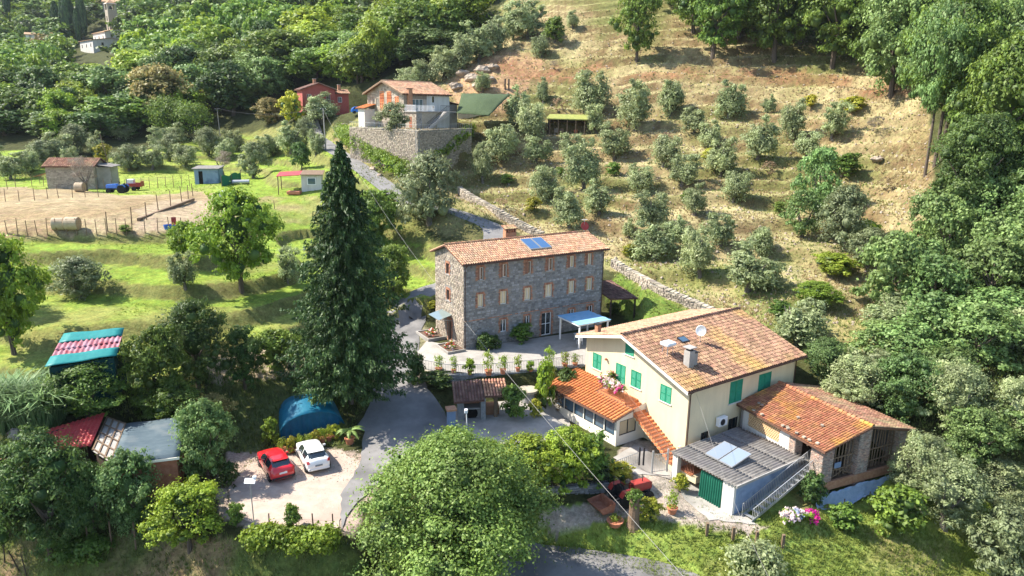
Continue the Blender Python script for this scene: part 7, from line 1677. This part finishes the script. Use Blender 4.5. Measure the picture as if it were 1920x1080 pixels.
# the big walnut in front
wn = leaf_cloud('crown', lobes_round(71, 40, (.09,.17), .12, .8, .50), 66000, .0155, LF['walnut'], 71, clump=.20, twig=80)
CR['walnut'] = [wn]; px_plant('walnut_tree', 'walnut', 838, 1118, 385, 298, 'large light green walnut tree filling the bottom centre of the photo', 'tree', None, 'tree')
# tall fir
def fir_mesh(seed, tiers=44, n=26000):
    R_ = np.random.RandomState(seed); P_ = []; D_ = []
    for i in range(tiers):
        f = i/(tiers-1); z = .11 + .87*f; L_ = .5*(1-f)**.74*min(1,.80+f*3)*(.86+.28*R_.rand()) + .012; nb = int(9 + 9*(1-f)); 
        for b in range(nb):
            a = 2*math.pi*(b + .5*(i%2))/nb + R_.uniform(-.2,.2); ll = L_*R_.uniform(.7,1.15); m_ = int(n/tiers/nb*(.35+1.6*(1-f))); s = R_.rand(max(m_,4))**.75
            side = R_.uniform(-1,1,len(s))*.085*(1.15-s)*(ll/.45+.2); r_ = s*ll; zz = z - r_*.30 + .22*(r_**2)/.5 + R_.uniform(-.008,.008,len(s))
            P_.append(np.stack([np.cos(a)*r_-np.sin(a)*side, np.sin(a)*r_+np.cos(a)*side, zz],1)); D_.append(np.tile([math.cos(a),math.sin(a),-.35],(len(s),1)))
    p = np.concatenate(P_); d = np.concatenate(D_) + R_.normal(size=(len(p),3))*.45; d /= np.linalg.norm(d,axis=1)[:,None]; N = len(p)
    nr = np.array([0,0,1.]) + R_.normal(size=(N,3))*.5; b = np.cross(nr, d); b /= np.linalg.norm(b,axis=1)[:,None]; s = (.0175*(.6+.8*R_.rand(N)))[:,None]
    v = np.stack([p-b*s*.28, p+d*s*.9+b*s*.05, p+b*s*.28, p-d*s*.25],1).reshape(-1,3); return np_mesh('crown', v, np.arange(N*4), 4, LF['conifer'])
FT = MB(); FT.tube([(0,0,-.05),(0,0,.5),(0,0,.98)], [.022,.013,.002], 8); FTM = FT.mesh('trunk', MT['bark'])
def fir(u, v, w, h, label, z=None, seed=1, n=30000, group=None, Z=None):
    p = P(u, v, z) if z is not None else PZ(u,v,Z) if Z else G(u, v); s = float((np.array(p)-CAMP)@FW)/FPX; o = empty('fir_tree', p, rnd.uniform(0,6), label, 'fir tree', group); o.scale = (w*s*1.0, w*s*1.0, h*s/.97)
    link('crown', fir_mesh(seed, n=n), o); link('trunk', FTM, o)
fir(658, 748, 246, 463, 'very tall dark fir tree standing in the middle left of the photo', z=1.6, seed=3, n=80000)
# cypresses by the church
def cyp_mesh(seed, n=2600):
    R_ = np.random.RandomState(seed); f = R_.rand(n); a = R_.rand(n)*6.283; r = .5*np.sin(np.pi*np.clip(f*.86+.12,0,1))**.6*(.75+.35*R_.rand(n)); p = np.stack([np.cos(a)*r, np.sin(a)*r, .03+f*.97],1)
    nr = np.stack([np.cos(a),np.sin(a),.3*np.ones(n)],1)+R_.normal(size=(n,3))*.4; nr /= np.linalg.norm(nr,axis=1)[:,None]; t = np.cross(nr,[0,0,1.]); t/=np.linalg.norm(t,axis=1)[:,None]; b=np.cross(nr,t); s=.07; sy=.05
    v = np.stack([p-t*s, p-b*sy, p+t*s, p+b*sy],1).reshape(-1,3); return np_mesh('crown', v, np.arange(n*4), 4, LF['conifer'])
CY = cyp_mesh(2)
for i,(u,v,w,h,lab) in enumerate(((112,96,20,82,'leftmost tall dark cypress beside the far church'),(133,92,26,98,'tallest broad cypress directly left of the far church'),(157,70,16,72,'slim cypress just above the far church roof'),(125,100,14,60,'short cypress in the group left of the far church'),(14,26,12,30,'lone cypress near the upper left corner'),(148,78,12,52,'thin cypress between the tallest one and the church'))):
    p = PZ(u, v-4, 372-i); s = 372/FPX; o = empty('cypress', p, 0, lab, 'cypress', 'cypresses by the far church'); o.scale = (w*s, w*s, h*s); link('crown', CY, o); link('trunk', FTM, o)
# reeds
def blades(name, n, w, d, h, m, seed, bw=.03, arch=.5):
    R_ = np.random.RandomState(seed); x = R_.uniform(-.5,.5,n)*w; y = R_.uniform(-.5,.5,n)*d; hh = h*R_.uniform(.5,1.0,n); a = R_.rand(n)*6.283; ar = arch*R_.uniform(.3,1,n)
    dx = np.cos(a); dy = np.sin(a); px = -dy; py = dx; V = []
    P0 = np.stack([x,y,0*x],1); P1 = P0 + np.stack([dx*ar*.35*hh, dy*ar*.35*hh, hh*.7],1); P2 = P0 + np.stack([dx*ar*hh, dy*ar*hh, hh*(.98-ar*.35)],1); s = np.stack([px,py,0*px],1)*bw
    v = np.stack([P0-s*.6,P0+s*.6,P1+s,P1-s, P1-s,P1+s,P2+s*.15,P2-s*.15],1).reshape(-1,3); return np_mesh(name, v, np.arange(n*8), 4, m)
def reed(u, v, wpx, hpx, label, n=1200, m=None, name='reed_clump', z=None, cat='reeds', bw=.07):
    p = G(u,v) if z is None else P(u,v,z); s = float((np.array(p)-CAMP)@FW)/FPX; o = link(name, blades(name, n, wpx*s, wpx*s*.6, hpx*s, m or LF['reed'], u, bw*.7, .85), None, loc=p, label=label, cat=cat); return o
reed(50,800,120,115,'tall bamboo-like reeds at the left edge below the tarpaulin barn', 2600)
reed(105,770,60,70,'shorter reeds beside the dark wall of the tarpaulin barn', 900)
# banana plant
def banana(p, label):
    o = empty('banana_plant', p, 0, label, 'plant'); link('pot', POT, o, scale=(1.3,1.3,1.2)); mb = MB(); mb.tube([(0,0,.3),(0,0,1.1)], [.10,.06], 8); mb.build('stem', LFM, o)
    for k in range(9):
        a = k*.7; L_ = 1.35 + .2*math.sin(k*2); vs=[]; fs=[]; n=9
        for i in range(n+1):
            f=i/n; r=f*L_*.85; z=1.05+ (.9+.3*math.cos(k))*f - 1.15*f*f; w=.17*math.sin(math.pi*min(1,f*.9+.08))
            c=Vector((math.cos(a)*r,math.sin(a)*r,z)); s_=Vector((-math.sin(a),math.cos(a),0)); vs += [c-s_*w-Z3*.05, c+Z3*.02, c+s_*w-Z3*.05]
        for i in range(n): q=i*3; fs += [(q,q+1,q+4,q+3),(q+1,q+2,q+5,q+4)]
        mb = MB(); mb._add(vs,fs); mb.build('leaf', LFM, o)
LFM = leafmat('banana_leaf', [(.16,.27,.06),(.22,.34,.09)], objvar=.1)
banana(P(656,832,.1), 'banana plant with arching leaves at the right end of the potted row by the tent')
# potted shrubs in front of the tent
for i,(u,v) in enumerate(((530,850),(547,848),(563,845),(580,842),(592,836),(604,831),(617,827),(630,824))):
    p = P(u,v,.06); o = plant('potted_shrub', 'yellow' if i%3==1 else 'sparse', p + Z3*0, .85, 1.25, (ords[i]+' from the left' if i else 'leftmost')+' potted shrub in the row in front of the blue tent', 'potted plant', 'potted shrubs before the tent', None, part='foliage'); link('pot', POT, o, scale=(1.2,1.2,.85))
# potted oleanders along the terrace wall
tp = [(823,699),(851,704),(881,706),(916,706),(943,704),(971,700),(995,699),(1030,694),(1059,691),(1078,688)]
for i,(u,v) in enumerate(tp):
    p = P(u,v-3,2.12); q_ = VARI.uniform(.75,1.2); o = plant('potted_oleander', 'sparse' if i % 4 != 2 else 'shrub', p, 1.15*q_, 1.75*VARI.uniform(.7,1.15)*q_, (ords[i]+' from the left' if i else 'leftmost')+' potted plant along the terrace railing', 'potted plant', 'potted plants on the terrace wall', None, part='foliage'); link('pot', POT, o, scale=(.8,.8,.6) if i % 3 else (.95,.95,.5))
for u,v,lab in ((1260,962,'leafy shrub in a terracotta pot on the path left of the garage'),(1153,985,'wide terracotta bowl of low green plants on the lawn edge by the tractor')):
    p = G(u,v); low = 'bowl' in lab; o = plant('potted_plant', 'sparse', p, 1.2, .85 if low else 1.6, lab, 'potted plant', None, None, part='foliage'); link('pot', POT, o, scale=(1.7,1.7,1.2) if low else (1.1,1.1,.7))
# flowers
def flowers(name, loc, size, n, cols, label, cat='flowers', seed=1, leaf=.09):
    R_ = np.random.RandomState(seed); o = empty(name, loc, 0, label, cat)
    lb = [((R_.uniform(-.5,.5)*size[0], R_.uniform(-.5,.5)*size[1], size[2]*R_.uniform(.4,.8)), (size[2]*.4,)*3) for _ in range(10)]
    link('foliage', leaf_cloud('foliage', lb, n, leaf, LF['bright'], seed), o)
    for j, c in enumerate(cols): link('blossom', leaf_cloud('blossom', lb[j::len(cols)], int(n*.8), leaf*1.2, c, seed+j+1, core=False, shell=.98), o)
FW_ = dict(pink=leafmat('magenta_petal', [(.55,.01,.16),(.7,.04,.3)], .2), white=leafmat('white_petal', [(.75,.68,.62),(.8,.6,.6)], .2), red=leafmat('red_petal', [(.5,.06,.03),(.55,.12,.06)], .2), blue=leafmat('pale_blue_petal', [(.35,.42,.7),(.5,.5,.7)], .2))
for i,(x,y,c,lab) in enumerate(((-.5,1.35,'pink','magenta petunias hanging at the upper corner of the balcony'),(-.5,.7,'white','pink and white petunias in the middle of the balcony parapet'),(-.5,0.0,'white','pale petunias on the balcony parapet before the door'),(-.5,-.75,'pink','magenta petunias above the top of the stair'),(.5,1.4,'red','red and white flowers against the wall at the balcony corner'))):
    flowers('flower_box', loc2w(YE, x, y, 4.0 + (.25 if i == 4 else 0)), (.6,.6,.75), 500, [FW_[c], FW_['white']], lab, seed=50+i)
flowers('flower_pot', loc2w(YE, .35, -7.1, .9), (.5,.5,.6), 400, [FW_['pink'], FW_['white']], 'magenta and white flowers at the foot of the outside stair', seed=60)
hy = G(1492,985)
for i,(dx,c,lab) in enumerate(((-.7,'white','cream hydrangea bush left of the blue one by the metal stair'),(.2,'blue','pale blue hydrangea bush below the metal stair'),(1.3,'pink','magenta flowering bush right of the hydrangeas'))):
    q = hy + Vector((dx, .3*i, 0)); q.z = hz(q.x, q.y); flowers('hydrangea', q, (.5,.5,.8), 700, [FW_[c], FW_['white' if i < 2 else 'pink']], lab, 'flowers', 70+i, .12)
flowers('flower_pot', P(956,706,1.2), (.5,.5,.6), 300, [FW_['red']], 'orange-red flowers hanging on the terrace wall behind the millstone table', seed=80)
for i, y in enumerate((2.0,-2.6)):
    flowers('bed_flowers', loc2w(ST, -.7, y, .2), (1.0,1.6,.5), 500, [FW_['red'], FW_['white']], ['mixed flowers in the upper kerbed bed of the stone house','mixed flowers in the lower kerbed bed of the stone house'][i], seed=90+i)
# ivy-topped trunk on the lawn
ip = G(1187,984); o = empty('ivy_topped_trunk', ip, 0, 'thick cut tree trunk with an ivy wig beside the red tractor', 'tree stump')
mb = MB(); mb.tube([(0,0,-.3),(0,0,.2),(.02,0,1.2),(0,0,2.3)], [.62,.42,.36,.36], 12); mb.build('trunk', MT['wood'], o)
link('ivy', leaf_cloud('ivy', [((0,0,2.3),(.45,.45,.3)),((.12,-.1,1.9),(.38,.36,.45)),((-.2,0,2.0),(.28,.3,.4))], 1300, .12, LF['forest'], 5), o)
# hedges as chains
def hedge(name, pts, w, h, kind, label, seed=1, n=5000, leaf=.22, m=None):
    pts = [Vector(p) for p in pts]; lb = []; R_ = random.Random(seed); o0 = pts[0]
    for a, b in zip(pts[:-1], pts[1:]):
        k = max(1, int((b-a).length/(w*.55)))
        for i in range(k): c = a.lerp(b, (i+R_.uniform(.3,.7))/k) - o0; c.z += h*.5; lb.append((tuple(c), (w*.6*R_.uniform(.8,1.2), w*.6*R_.uniform(.8,1.2), h*.6*R_.uniform(.85,1.15))))
    o = empty(name, o0, 0, label, 'hedge'); link('foliage', leaf_cloud('foliage', lb, n, leaf, m or LF[kind], seed), o)
hedge('laurel_hedge', [G(640,258), G(668,277), G(700,299), G(735,322), G(762,338)], 2.5, 2.3, 'bright', 'long bright green hedge along the foot of the high retaining wall', 3, 14000, .30)
for o_ in list(COL.objects):
    pass
hedge('laurel_hedge', [G(812,305), G(840,290), G(862,268), G(882,250)], 1.8, 1.7, 'bright', 'bright green hedge climbing along the shaded face of the retaining wall', 4, 4500, .3)
hedge('clipped_hedge', [PZ(300,238,168), PZ(345,240,166), PZ(372,245,164)], 5, 5.5, 'forest', 'clipped dark green hedge at the top of the far meadow', 5, 7000, .4)
hedge('lower_hedge', [G(470,1020), G(520,1025), G(570,1028), G(620,1026)], 1.2, 1.1, 'bright', 'leafy hedge below the gravel parking', 6, 7000, .20)
hedge('lower_hedge', [G(120,1050), G(180,1045), G(190,1048)], 1.6, 1.2, 'forest', 'leafy bush under the leaning stakes at bottom left', 7, 3000, .22)
hedge('bush_row', [G(1390,1075), G(1450,1078)], 1.8, 1.8, 'shrub' if 'shrub' in LF else 'forest', 'pale leafy bush at the bottom edge below the garage', 8, 3000, .22, LF['olive'])

# --- forest: scattered in the world, kept where its foot falls in the wooded parts of the photo
WOOD_L = [(-700,255),(-100,262),(60,268),(200,262),(262,235),(400,232),(470,215),(500,208),(545,180),(552,155),(640,160),(690,160),(745,158),(830,108),(915,32),(940,-10),(960,-70),(900,-400),(-700,-400)]
WOOD_R = [(1655,55),(1720,100),(1790,250),(1800,330),(1770,420),(1720,470),(1640,540),(1590,600),(1640,620),(1700,660),(1560,700),(1540,760),(1640,790),(1740,820),(1900,860),(2400,900),(2400,-100),(1950,-200),(1700,-100)]
TOPR = [(1290,30),(1600,135),(1650,60),(1640,-100),(1250,-60)]
placed = []
def scatter(poly, y0, y1, sp, seed, jit=.45):
    R_ = random.Random(seed); out = []; y = y0
    while y < y1:
        s_ = sp(y); x = -1.08*(y+12)
        while x < .98*(y+12):
            xx = x + R_.uniform(-jit,jit)*s_; yy = y + R_.uniform(-jit,jit)*s_; out.append((xx, yy, s_)); x += s_
        y += s_*.85
    a = np.array(out); z = hgt(a[:,0], a[:,1]); u, v, Z_ = project(np.stack([a[:,0],a[:,1],z],1)); k = inpoly(u, v, poly); return [(a[i,0],a[i,1],z[i],a[i,2],u[i],v[i],Z_[i]) for i in np.where(k)[0]]
occl = [(CH.x,CH.y,16),(TW.x,TW.y,9)]
F_ = [f for f in scatter(WOOD_L, 130, 520, lambda y: 5.6 + y*.013, 5) if all(math.hypot(f[0]-a, f[1]-b-2) > c for a,b,c in occl) and not (56 < f[5] < 180 and 116 < f[4] < 240) and not (10 < f[5] < 62 and 190 < f[4] < 240) and math.hypot(f[0]-R_o.x-4, f[1]-R_o.y-4) > 9]
F_.sort(key=lambda f: f[6]); nearN = 190
R_ = random.Random(77)
NUM = ['leftmost','second from left','third from left','fourth from left','fifth from left','sixth from left','seventh from left','eighth from left','ninth from left','tenth from left'] + [w + ' from left' for w in ('eleventh','twelfth','thirteenth','fourteenth','fifteenth','sixteenth','seventeenth','eighteenth','nineteenth','twentieth','twenty-first','twenty-second','twenty-third','twenty-fourth','twenty-fifth','twenty-sixth','twenty-seventh','twenty-eighth','twenty-ninth','thirtieth')]
def row_labels(F, per):
    """order the trees in rows by how far down they stand in the photo, then left to right"""
    ix = sorted(range(len(F)), key=lambda i: -F[i][5]); out = {}
    for r in range(0, len(ix), per):
        for k, i in enumerate(sorted(ix[r:r+per], key=lambda i: F[i][4])): out[i] = (('front' if r == 0 else ROWN[r//per]), NUM[k] if k < min(per, len(ix)-r)-1 else 'rightmost')
    return out
RLAB = row_labels(F_[:nearN], 24)
for i_, f in enumerate(F_[:nearN]):
    r = R_.random(); kd = 'bright' if r < .36 else 'forest' if r < .76 else 'dark' if r < .88 else 'robinia'; s_ = f[3]*R_.choice((1.1,1.4,1.8,2.1)); h = R_.uniform(7,14)
    if f[5] > 225: h *= .75
    rn, nn_ = RLAB[i_]
    plant('forest_tree', kd, (f[0],f[1],f[2]-.3), s_, h, {'bright':'light green','forest':'green','dark':'dark green','robinia':'blue-green'}[kd] + ' forest tree, ' + nn_ + ' in the ' + rn + ' row behind the meadow', 'tree', 'forest trees in the left valley', 'tree')
# the rest of the wood as one mass of joined crowns
def low_crown(seed, n=800):
    me = leaf_cloud('tmp', lobes_round(seed, 9, (.2,.32), .25, .8, .5), n, .105, None, seed, core=False); v = np.zeros(len(me.vertices)*3, np.float32); me.vertices.foreach_get('co', v); bpy.data.meshes.remove(me); return v.reshape(-1,3)
LC = [low_crown(s) for s in (61,62,63)]
buck = {'forest': [], 'forest_dark': [], 'bright': [], 'robinia': [], 'flowering': []}
for f in F_[nearN:]:
    k = R_.random(); dk = f[5] < 45 and f[4] > 330
    kd = ('forest_dark' if k < .7 else 'forest') if dk else ('forest' if k < .45 else 'bright' if k < .74 else 'forest_dark' if k < .86 else 'robinia' if k < .97 else 'flowering')
    a = R_.uniform(0,6.28); s_ = f[3]*R_.choice((.9,1.2,1.5,1.9)); h = R_.uniform(6.5,14)*(1.35 if dk else 1); v = LC[R_.randrange(3)]; c, q = math.cos(a), math.sin(a)
    if R_.random() < .05: continue
    buck[kd].append(np.stack([(v[:,0]*c-v[:,1]*q)*s_+f[0], (v[:,0]*q+v[:,1]*c)*s_+f[1], v[:,2]*h+f[2]-.5],1))
for kd, L_ in buck.items():
    if L_:
        v = np.concatenate(L_); me = np_mesh('distant_wood', v, np.arange(len(v)), 4, LF[kd]); link('distant_wood', me, kind='stuff', label={'forest':'mid-green canopy of the far wooded hill','forest_dark':'dark canopy of the far wooded hill','bright':'light green canopy of the far wooded hill','robinia':'blue-green canopy of the far wooded hill','flowering':'pale flowering crowns in the far wooded hill'}[kd], cat='woodland')
# right-hand wood
FR = scatter(WOOD_R, 48, 175, lambda y: 3.6 + y*.016, 8)
FR.sort(key=lambda f: f[6]); print('right wood', len(FR), 'left', len(F_))
RL2 = row_labels(FR[:150], 11)
for i_, f in enumerate(FR[:150]):
    u, v = f[4], f[5]; r = R_.random()
    if u > 1600 and 600 < v < 900: kd, h, w = ('robinia' if r < .5 else 'olive' if r < .9 else 'forest'), R_.uniform(4.0,5.8), R_.uniform(1.2,1.5)
    elif v >= 430: kd, h, w = ('robinia' if r < .8 else 'dark'), R_.uniform(6,8.5), R_.uniform(1.2,1.5)
    elif v > 250: kd, h, w = ('forest' if r < .35 else 'dark' if r < .8 else 'robinia'), R_.uniform(7,10), R_.uniform(1.2,1.5)
    else: kd, h, w = ('forest' if r < .55 else 'dark'), R_.uniform(9,13), R_.uniform(1.3,1.6)
    if u < 1600: h *= .6
    rn, nn_ = RL2[i_]
    plant('forest_tree', kd, (f[0],f[1],f[2]-.3), f[3]*w, h, {'robinia':'blue-green','olive':'grey-green','forest':'mid-green','dark':'dark green'}[kd] + ' tree, ' + nn_ + ' in the ' + rn + ' row of the right wood', 'tree', 'woodland trees on the right', 'tree')
# tall cedars and the lone tree at the top of the slope
px_plant('lone_tree', 'forest_fine', 1194, 114, 96, 140, 'lone dark tree with a clear trunk at the top of the dry slope', 'tree', None, 'tree')
cd_ = [(1300,60,100,150),(1335,108,120,160),(1385,70,120,160),(1452,112,130,175),(1500,80,120,170),(1560,124,130,170),(1600,100,120,170),(1655,135,120,180),(1420,40,120,130),(1270,20,90,80),(1530,40,120,120)]
for i,(u,v,w,h) in enumerate(sorted(cd_)): px_plant('cedar_tree', 'forest_fine' if i % 3 else 'dark_fine', u, v, w*1.15, h, (ords[i]+' from left' if i else 'leftmost')+' of the big dark trees along the top of the dry slope', 'tree', 'dark trees on the hilltop', 'tree')
# acacias with tall bare stems
for i,(u,v,w,h,lab) in enumerate(((1734,330,110,300,'left acacia with a tall bare stem on the right slope'),(1752,312,130,300,'middle acacia with a tall bare stem on the right slope'),(1764,300,120,285,'right acacia with a tall bare stem on the right slope'))):
    p = G(u,v); s = float((np.array(p)-CAMP)@FW)/FPX; o = empty('tall_acacia', p, rnd.uniform(0,6), lab, 'tree', 'tall acacias on the right'); o.scale = (w*s*1.35,w*s*1.35,h*s)
    me = leaf_cloud('crown', lobes_round(200+i, 34, (.09,.16), .44, .40, .60), 17000, .024, LF['forest' if i == 1 else 'robinia'], 200+i, core=False, shell=.45, twig=50, clump=.2); link('crown', me, o); link('trunk', TRK['tall'][i % 2], o)
# low dry bushes and tussocks dotted over the slope
lb = [(1048,210,34,16),(1090,470,26,14),(950,345,30,12),(1330,300,28,14),(1440,330,40,18),(1590,330,60,26),(1545,345,36,18),(1395,372,36,22),(1250,270,30,14),(1150,330,34,16),(1290,380,30,14),(1040,130,20,10),(1640,250,44,20),(1600,210,50,18),(1520,200,26,14),(1120,180,26,12),(1230,350,26,12),(1460,400,30,14),(1570,500,36,16),(1000,395,30,16),(940,390,34,12),(1180,480,30,14),(1660,360,36,18),(1105,300,24,12),(1050,330,22,10)]
for i,(u,v,w,h) in enumerate(sorted(lb)):
    px_plant('dry_bush', ['dry','shrub_mid','yellow','twig'][i%4], u, v, w, h*1.5, 'low ' + ['brown dry','green','yellow-green','grey twiggy'][i%4] + ' bush on the dry slope, ' + ROWN[i//4] + ' of its colour from the left', 'bush', 'low bushes on the dry hillside', None)
# rocks
rr3 = random.Random(12)
for i,(u,v,s_) in enumerate(((905,135,2.6),(925,128,1.9),(885,150,2.6),(868,140,2.0),(900,165,2.6),(855,165,2.2),(918,150,1.6),(1645,300,1.2),(700,318,1.0),(712,330,.8),(645,236,1.2),(632,240,1.0))):
    p = G(u,v); mb = MB(); n = 9; rows3 = []
    for j in range(5):
        for k in range(n): a = 2*math.pi*k/n; q = math.sin(math.pi*(j+.6)/5.6)*rr3.uniform(.75,1.15); rows3.append((math.cos(a)*q*s_*.8, math.sin(a)*q*s_*.6, (j/4-.35)*s_*.75*rr3.uniform(.85,1.1)))
    fs = [(j*n+k, j*n+(k+1)%n, (j+1)*n+(k+1)%n, (j+1)*n+k) for j in range(4) for k in range(n)] + [tuple(4*n+k for k in range(n))]
    mb._add(rows3, fs); mb.build('rock', MT['rock'], loc=p, rot=(0,0,rr3.uniform(0,3)), label='jagged rock in the cut bank above the netting, ' + NUM[[3,6,2,1,4,0,5][i]] if i < 7 else ('small rock right of the lone bramble on the slope' if i == 7 else 'small rock at the lane edge, ' + NUM[[0,3,4,1,2][min(4,i-7)]]), cat='rock', group='rocks in the cut bank' if i < 7 else 'small loose rocks')
# --- grass, weeds and leaf litter
def tufts(name, n, y0, y1, test, h, m, seed, label, bw=.05, nb=3, xr=(-1.0,.95)):
    R_ = np.random.RandomState(seed); y = np.exp(R_.uniform(math.log(y0), math.log(y1), n*3)); x = R_.uniform(xr[0], xr[1], n*3)*(y+12); z = hgt(x, y); u, v, Z_ = project(np.stack([x,y,z],1)); k = test(u, v, x, y) & (u > -60) & (u < 1980) & (v < 1150); x, y, z = x[k][:n], y[k][:n], z[k][:n]; N = len(x); V = []
    for b in range(nb):
        a = R_.rand(N)*6.283; hh = h*R_.uniform(.5,1.3,N); l = R_.uniform(.1,.9,N)*hh; w = bw*R_.uniform(.6,1.5,N)*(.6+y/120); ox = R_.uniform(-.12,.12,N); oy = R_.uniform(-.12,.12,N)
        P0 = np.stack([x+ox,y+oy,z-.03],1); T_ = P0 + np.stack([np.cos(a)*l, np.sin(a)*l, hh],1); s = np.stack([-np.sin(a)*w, np.cos(a)*w, 0*w],1); V.append(np.stack([P0-s,P0+s,T_],1))
    v = np.concatenate(V).reshape(-1,3); link(name, np_mesh(name, v, np.arange(len(v)), 3, m), kind='stuff', label=label, cat='grass')
cl = lambda x, y, t: (fbm(x, y, 7, 77, 3) > t)
gdry = leafmat('dry_grass', [(.24,.185,.085),(.31,.245,.12),(.37,.30,.16),(.21,.19,.07)], .25, .9, .1)
ggreen = leafmat('green_grass', [(.10,.16,.025),(.15,.22,.035),(.21,.27,.06)], .3, .9, .1)
gweed = leafmat('weed', [(.09,.14,.03),(.14,.19,.045),(.20,.22,.07)], .25, .9, .1)
nohouse = lambda u, v: ~((u > 800) & (u < 1180) & (v > 430) & (v < 700))
tufts('dry_grass', 30000, 68, 185, lambda u,v,x,y: inpoly(u,v,HILL) & cl(x,y,-.25), .30, gdry, 1, 'straw-coloured dry grass on the hillside')
tufts('green_weeds', 22000, 60, 185, lambda u,v,x,y: inpoly(u,v,HILL) & ~cl(x,y,-.1), .26, gweed, 2, 'greener weeds on the hillside terraces')
tufts('meadow_grass', 16000, 50, 150, lambda u,v,x,y: inpoly(u,v,MEADOW) & ~inpoly(u,v,dirt) & cl(x+50,y,.15), .14, ggreen, 3, 'bright meadow grass on the terraces')
tufts('lawn_weeds', 24000, 38, 56, lambda u,v,x,y: (v > 960) & (u > 1020) & ~inpoly(u,v,[(1000,930),(1300,880),(1440,1000),(1190,972),(1040,1010)]) & ~inpoly(u,v,[(880,1020),(1010,1030),(1130,1045),(1350,1130),(850,1150)]), .22, ggreen, 4, 'weedy green lawn at the bottom right', nb=4, bw=.035)
tufts('rough_grass', 16000, 36, 60, lambda u,v,x,y: (v > 1000) & (u < 650), .24, gweed, 5, 'rough grass along the bottom left', nb=4, bw=.035)
tufts('verge_grass', 16000, 60, 120, lambda u,v,x,y: inpoly(u,v,[(600,280),(640,262),(780,340),(860,375),(930,410),(905,430),(780,395),(690,345)]) | inpoly(u,v,[(1150,515),(1320,600),(1190,612),(1130,560)]), .25, gweed, 6, 'grass on the verges of the lane')
tufts('undergrowth', 26000, 48, 130, lambda u,v,x,y: inpoly(u,v,WOOD_R) | inpoly(u,v,[(380,700),(640,640),(690,760),(640,835),(480,850),(180,860),(100,760)]), .35, gweed, 7, 'low green undergrowth under the trees', bw=.05)

edges_ = [[(432,900),(470,868),(560,848),(640,845),(676,870),(655,950),(628,995),(480,988),(425,955)], [(712,708),(772,700),(800,735),(836,775),(848,830),(780,880),(700,915)], [(1262,905),(1330,960),(1440,995),(1300,980),(1190,968),(1120,975),(1040,1008)], [(905,1045),(1000,1036),(1120,1048),(1260,1078)]]
def near_edge(u, v, x, y):
    k = np.zeros(u.shape, bool)
    for e in edges_: k |= np.abs(poly_dist(u, v, e)) < 7
    return k
tufts('edge_weeds', 5000, 40, 66, near_edge, .16, gweed, 9, 'weeds growing along the edges of the drive and parking', nb=4, bw=.03, xr=(-.6,.45))
tufts('lane_weeds', 6000, 68, 150, lambda u,v,x,y: np.minimum.reduce([seg_dist(x, y, a, b)[0] for a, b in zip(road_line[:-1], road_line[1:])]).__sub__(1.9).__abs__() < .45, .2, gweed, 10, 'weeds along both edges of the lane', nb=3, bw=.04)
# loose stones: on the slope and round the parking
def pebbles(name, n, y0, y1, test, s0, s1, m, seed, label, xr=(-1,.95)):
    R_ = np.random.RandomState(seed); y = np.exp(R_.uniform(math.log(y0), math.log(y1), n*4)); x = R_.uniform(xr[0], xr[1], n*4)*(y+12); z = hgt(x, y); u, v, Z_ = project(np.stack([x,y,z],1)); k = test(u,v) & (u > -40) & (u < 1960); x, y, z = x[k][:n], y[k][:n], z[k][:n]; N = len(x)
    base = np.array([(-.5,-.4,-.2),(.5,-.45,-.2),(.45,.5,-.2),(-.5,.45,-.2),(-.25,-.2,.35),(.3,-.25,.3),(.22,.28,.38),(-.28,.22,.3)]); F = np.array([(4,5,6,7),(0,1,5,4),(1,2,6,5),(2,3,7,6),(3,0,4,7)])
    a = R_.rand(N)*6.283; s = R_.uniform(s0, s1, N); v_ = base[None]*s[:,None,None]*R_.uniform(.7,1.3,(N,8,3)); c, q = np.cos(a)[:,None], np.sin(a)[:,None]
    w = np.stack([v_[:,:,0]*c - v_[:,:,1]*q + x[:,None], v_[:,:,0]*q + v_[:,:,1]*c + y[:,None], v_[:,:,2] + z[:,None] + .05],2).reshape(-1,3)
    f = (F[None] + (np.arange(N)*8)[:,None,None]).reshape(-1); link(name, np_mesh(name, w, f, 4, m), kind='stuff', label=label, cat='stones')
pebbles('slope_stones', 2600, 68, 170, lambda u,v: inpoly(u,v,HILL), .10, .38, MT['rock'], 3, 'small stones strewn over the dry slope')
pebbles('loose_gravel', 1800, 44, 58, lambda u,v: inpoly(u,v,[(425,865),(560,838),(690,845),(700,900),(655,1000),(470,996),(415,960)]), .03, .10, MT['drystone'], 4, 'loose gravel on the parking', xr=(-.6,-.1))
# ------------------------------------------------------------------ thin summer haze over the valley
hm = bpy.data.materials.new('haze_air'); hm.use_nodes = True; hn = hm.node_tree
for n in list(hn.nodes):
    if n.type == 'BSDF_PRINCIPLED': hn.nodes.remove(n)
pv = hn.nodes.new('ShaderNodeVolumePrincipled'); pv.inputs['Color'].default_value = (.80,.90,1.0,1); pv.inputs['Density'].default_value = .00006; pv.inputs['Anisotropy'].default_value = .2
hn.links.new(pv.outputs[0], hn.nodes['Material Output'].inputs['Volume'])
zmx = float(H.max()) + 25; zmn = float(H.min()) - 2
mb = MB(); mb.box(-800, 760, -30, 680, zmn, zmx); mb.build('haze', hm, kind='stuff')
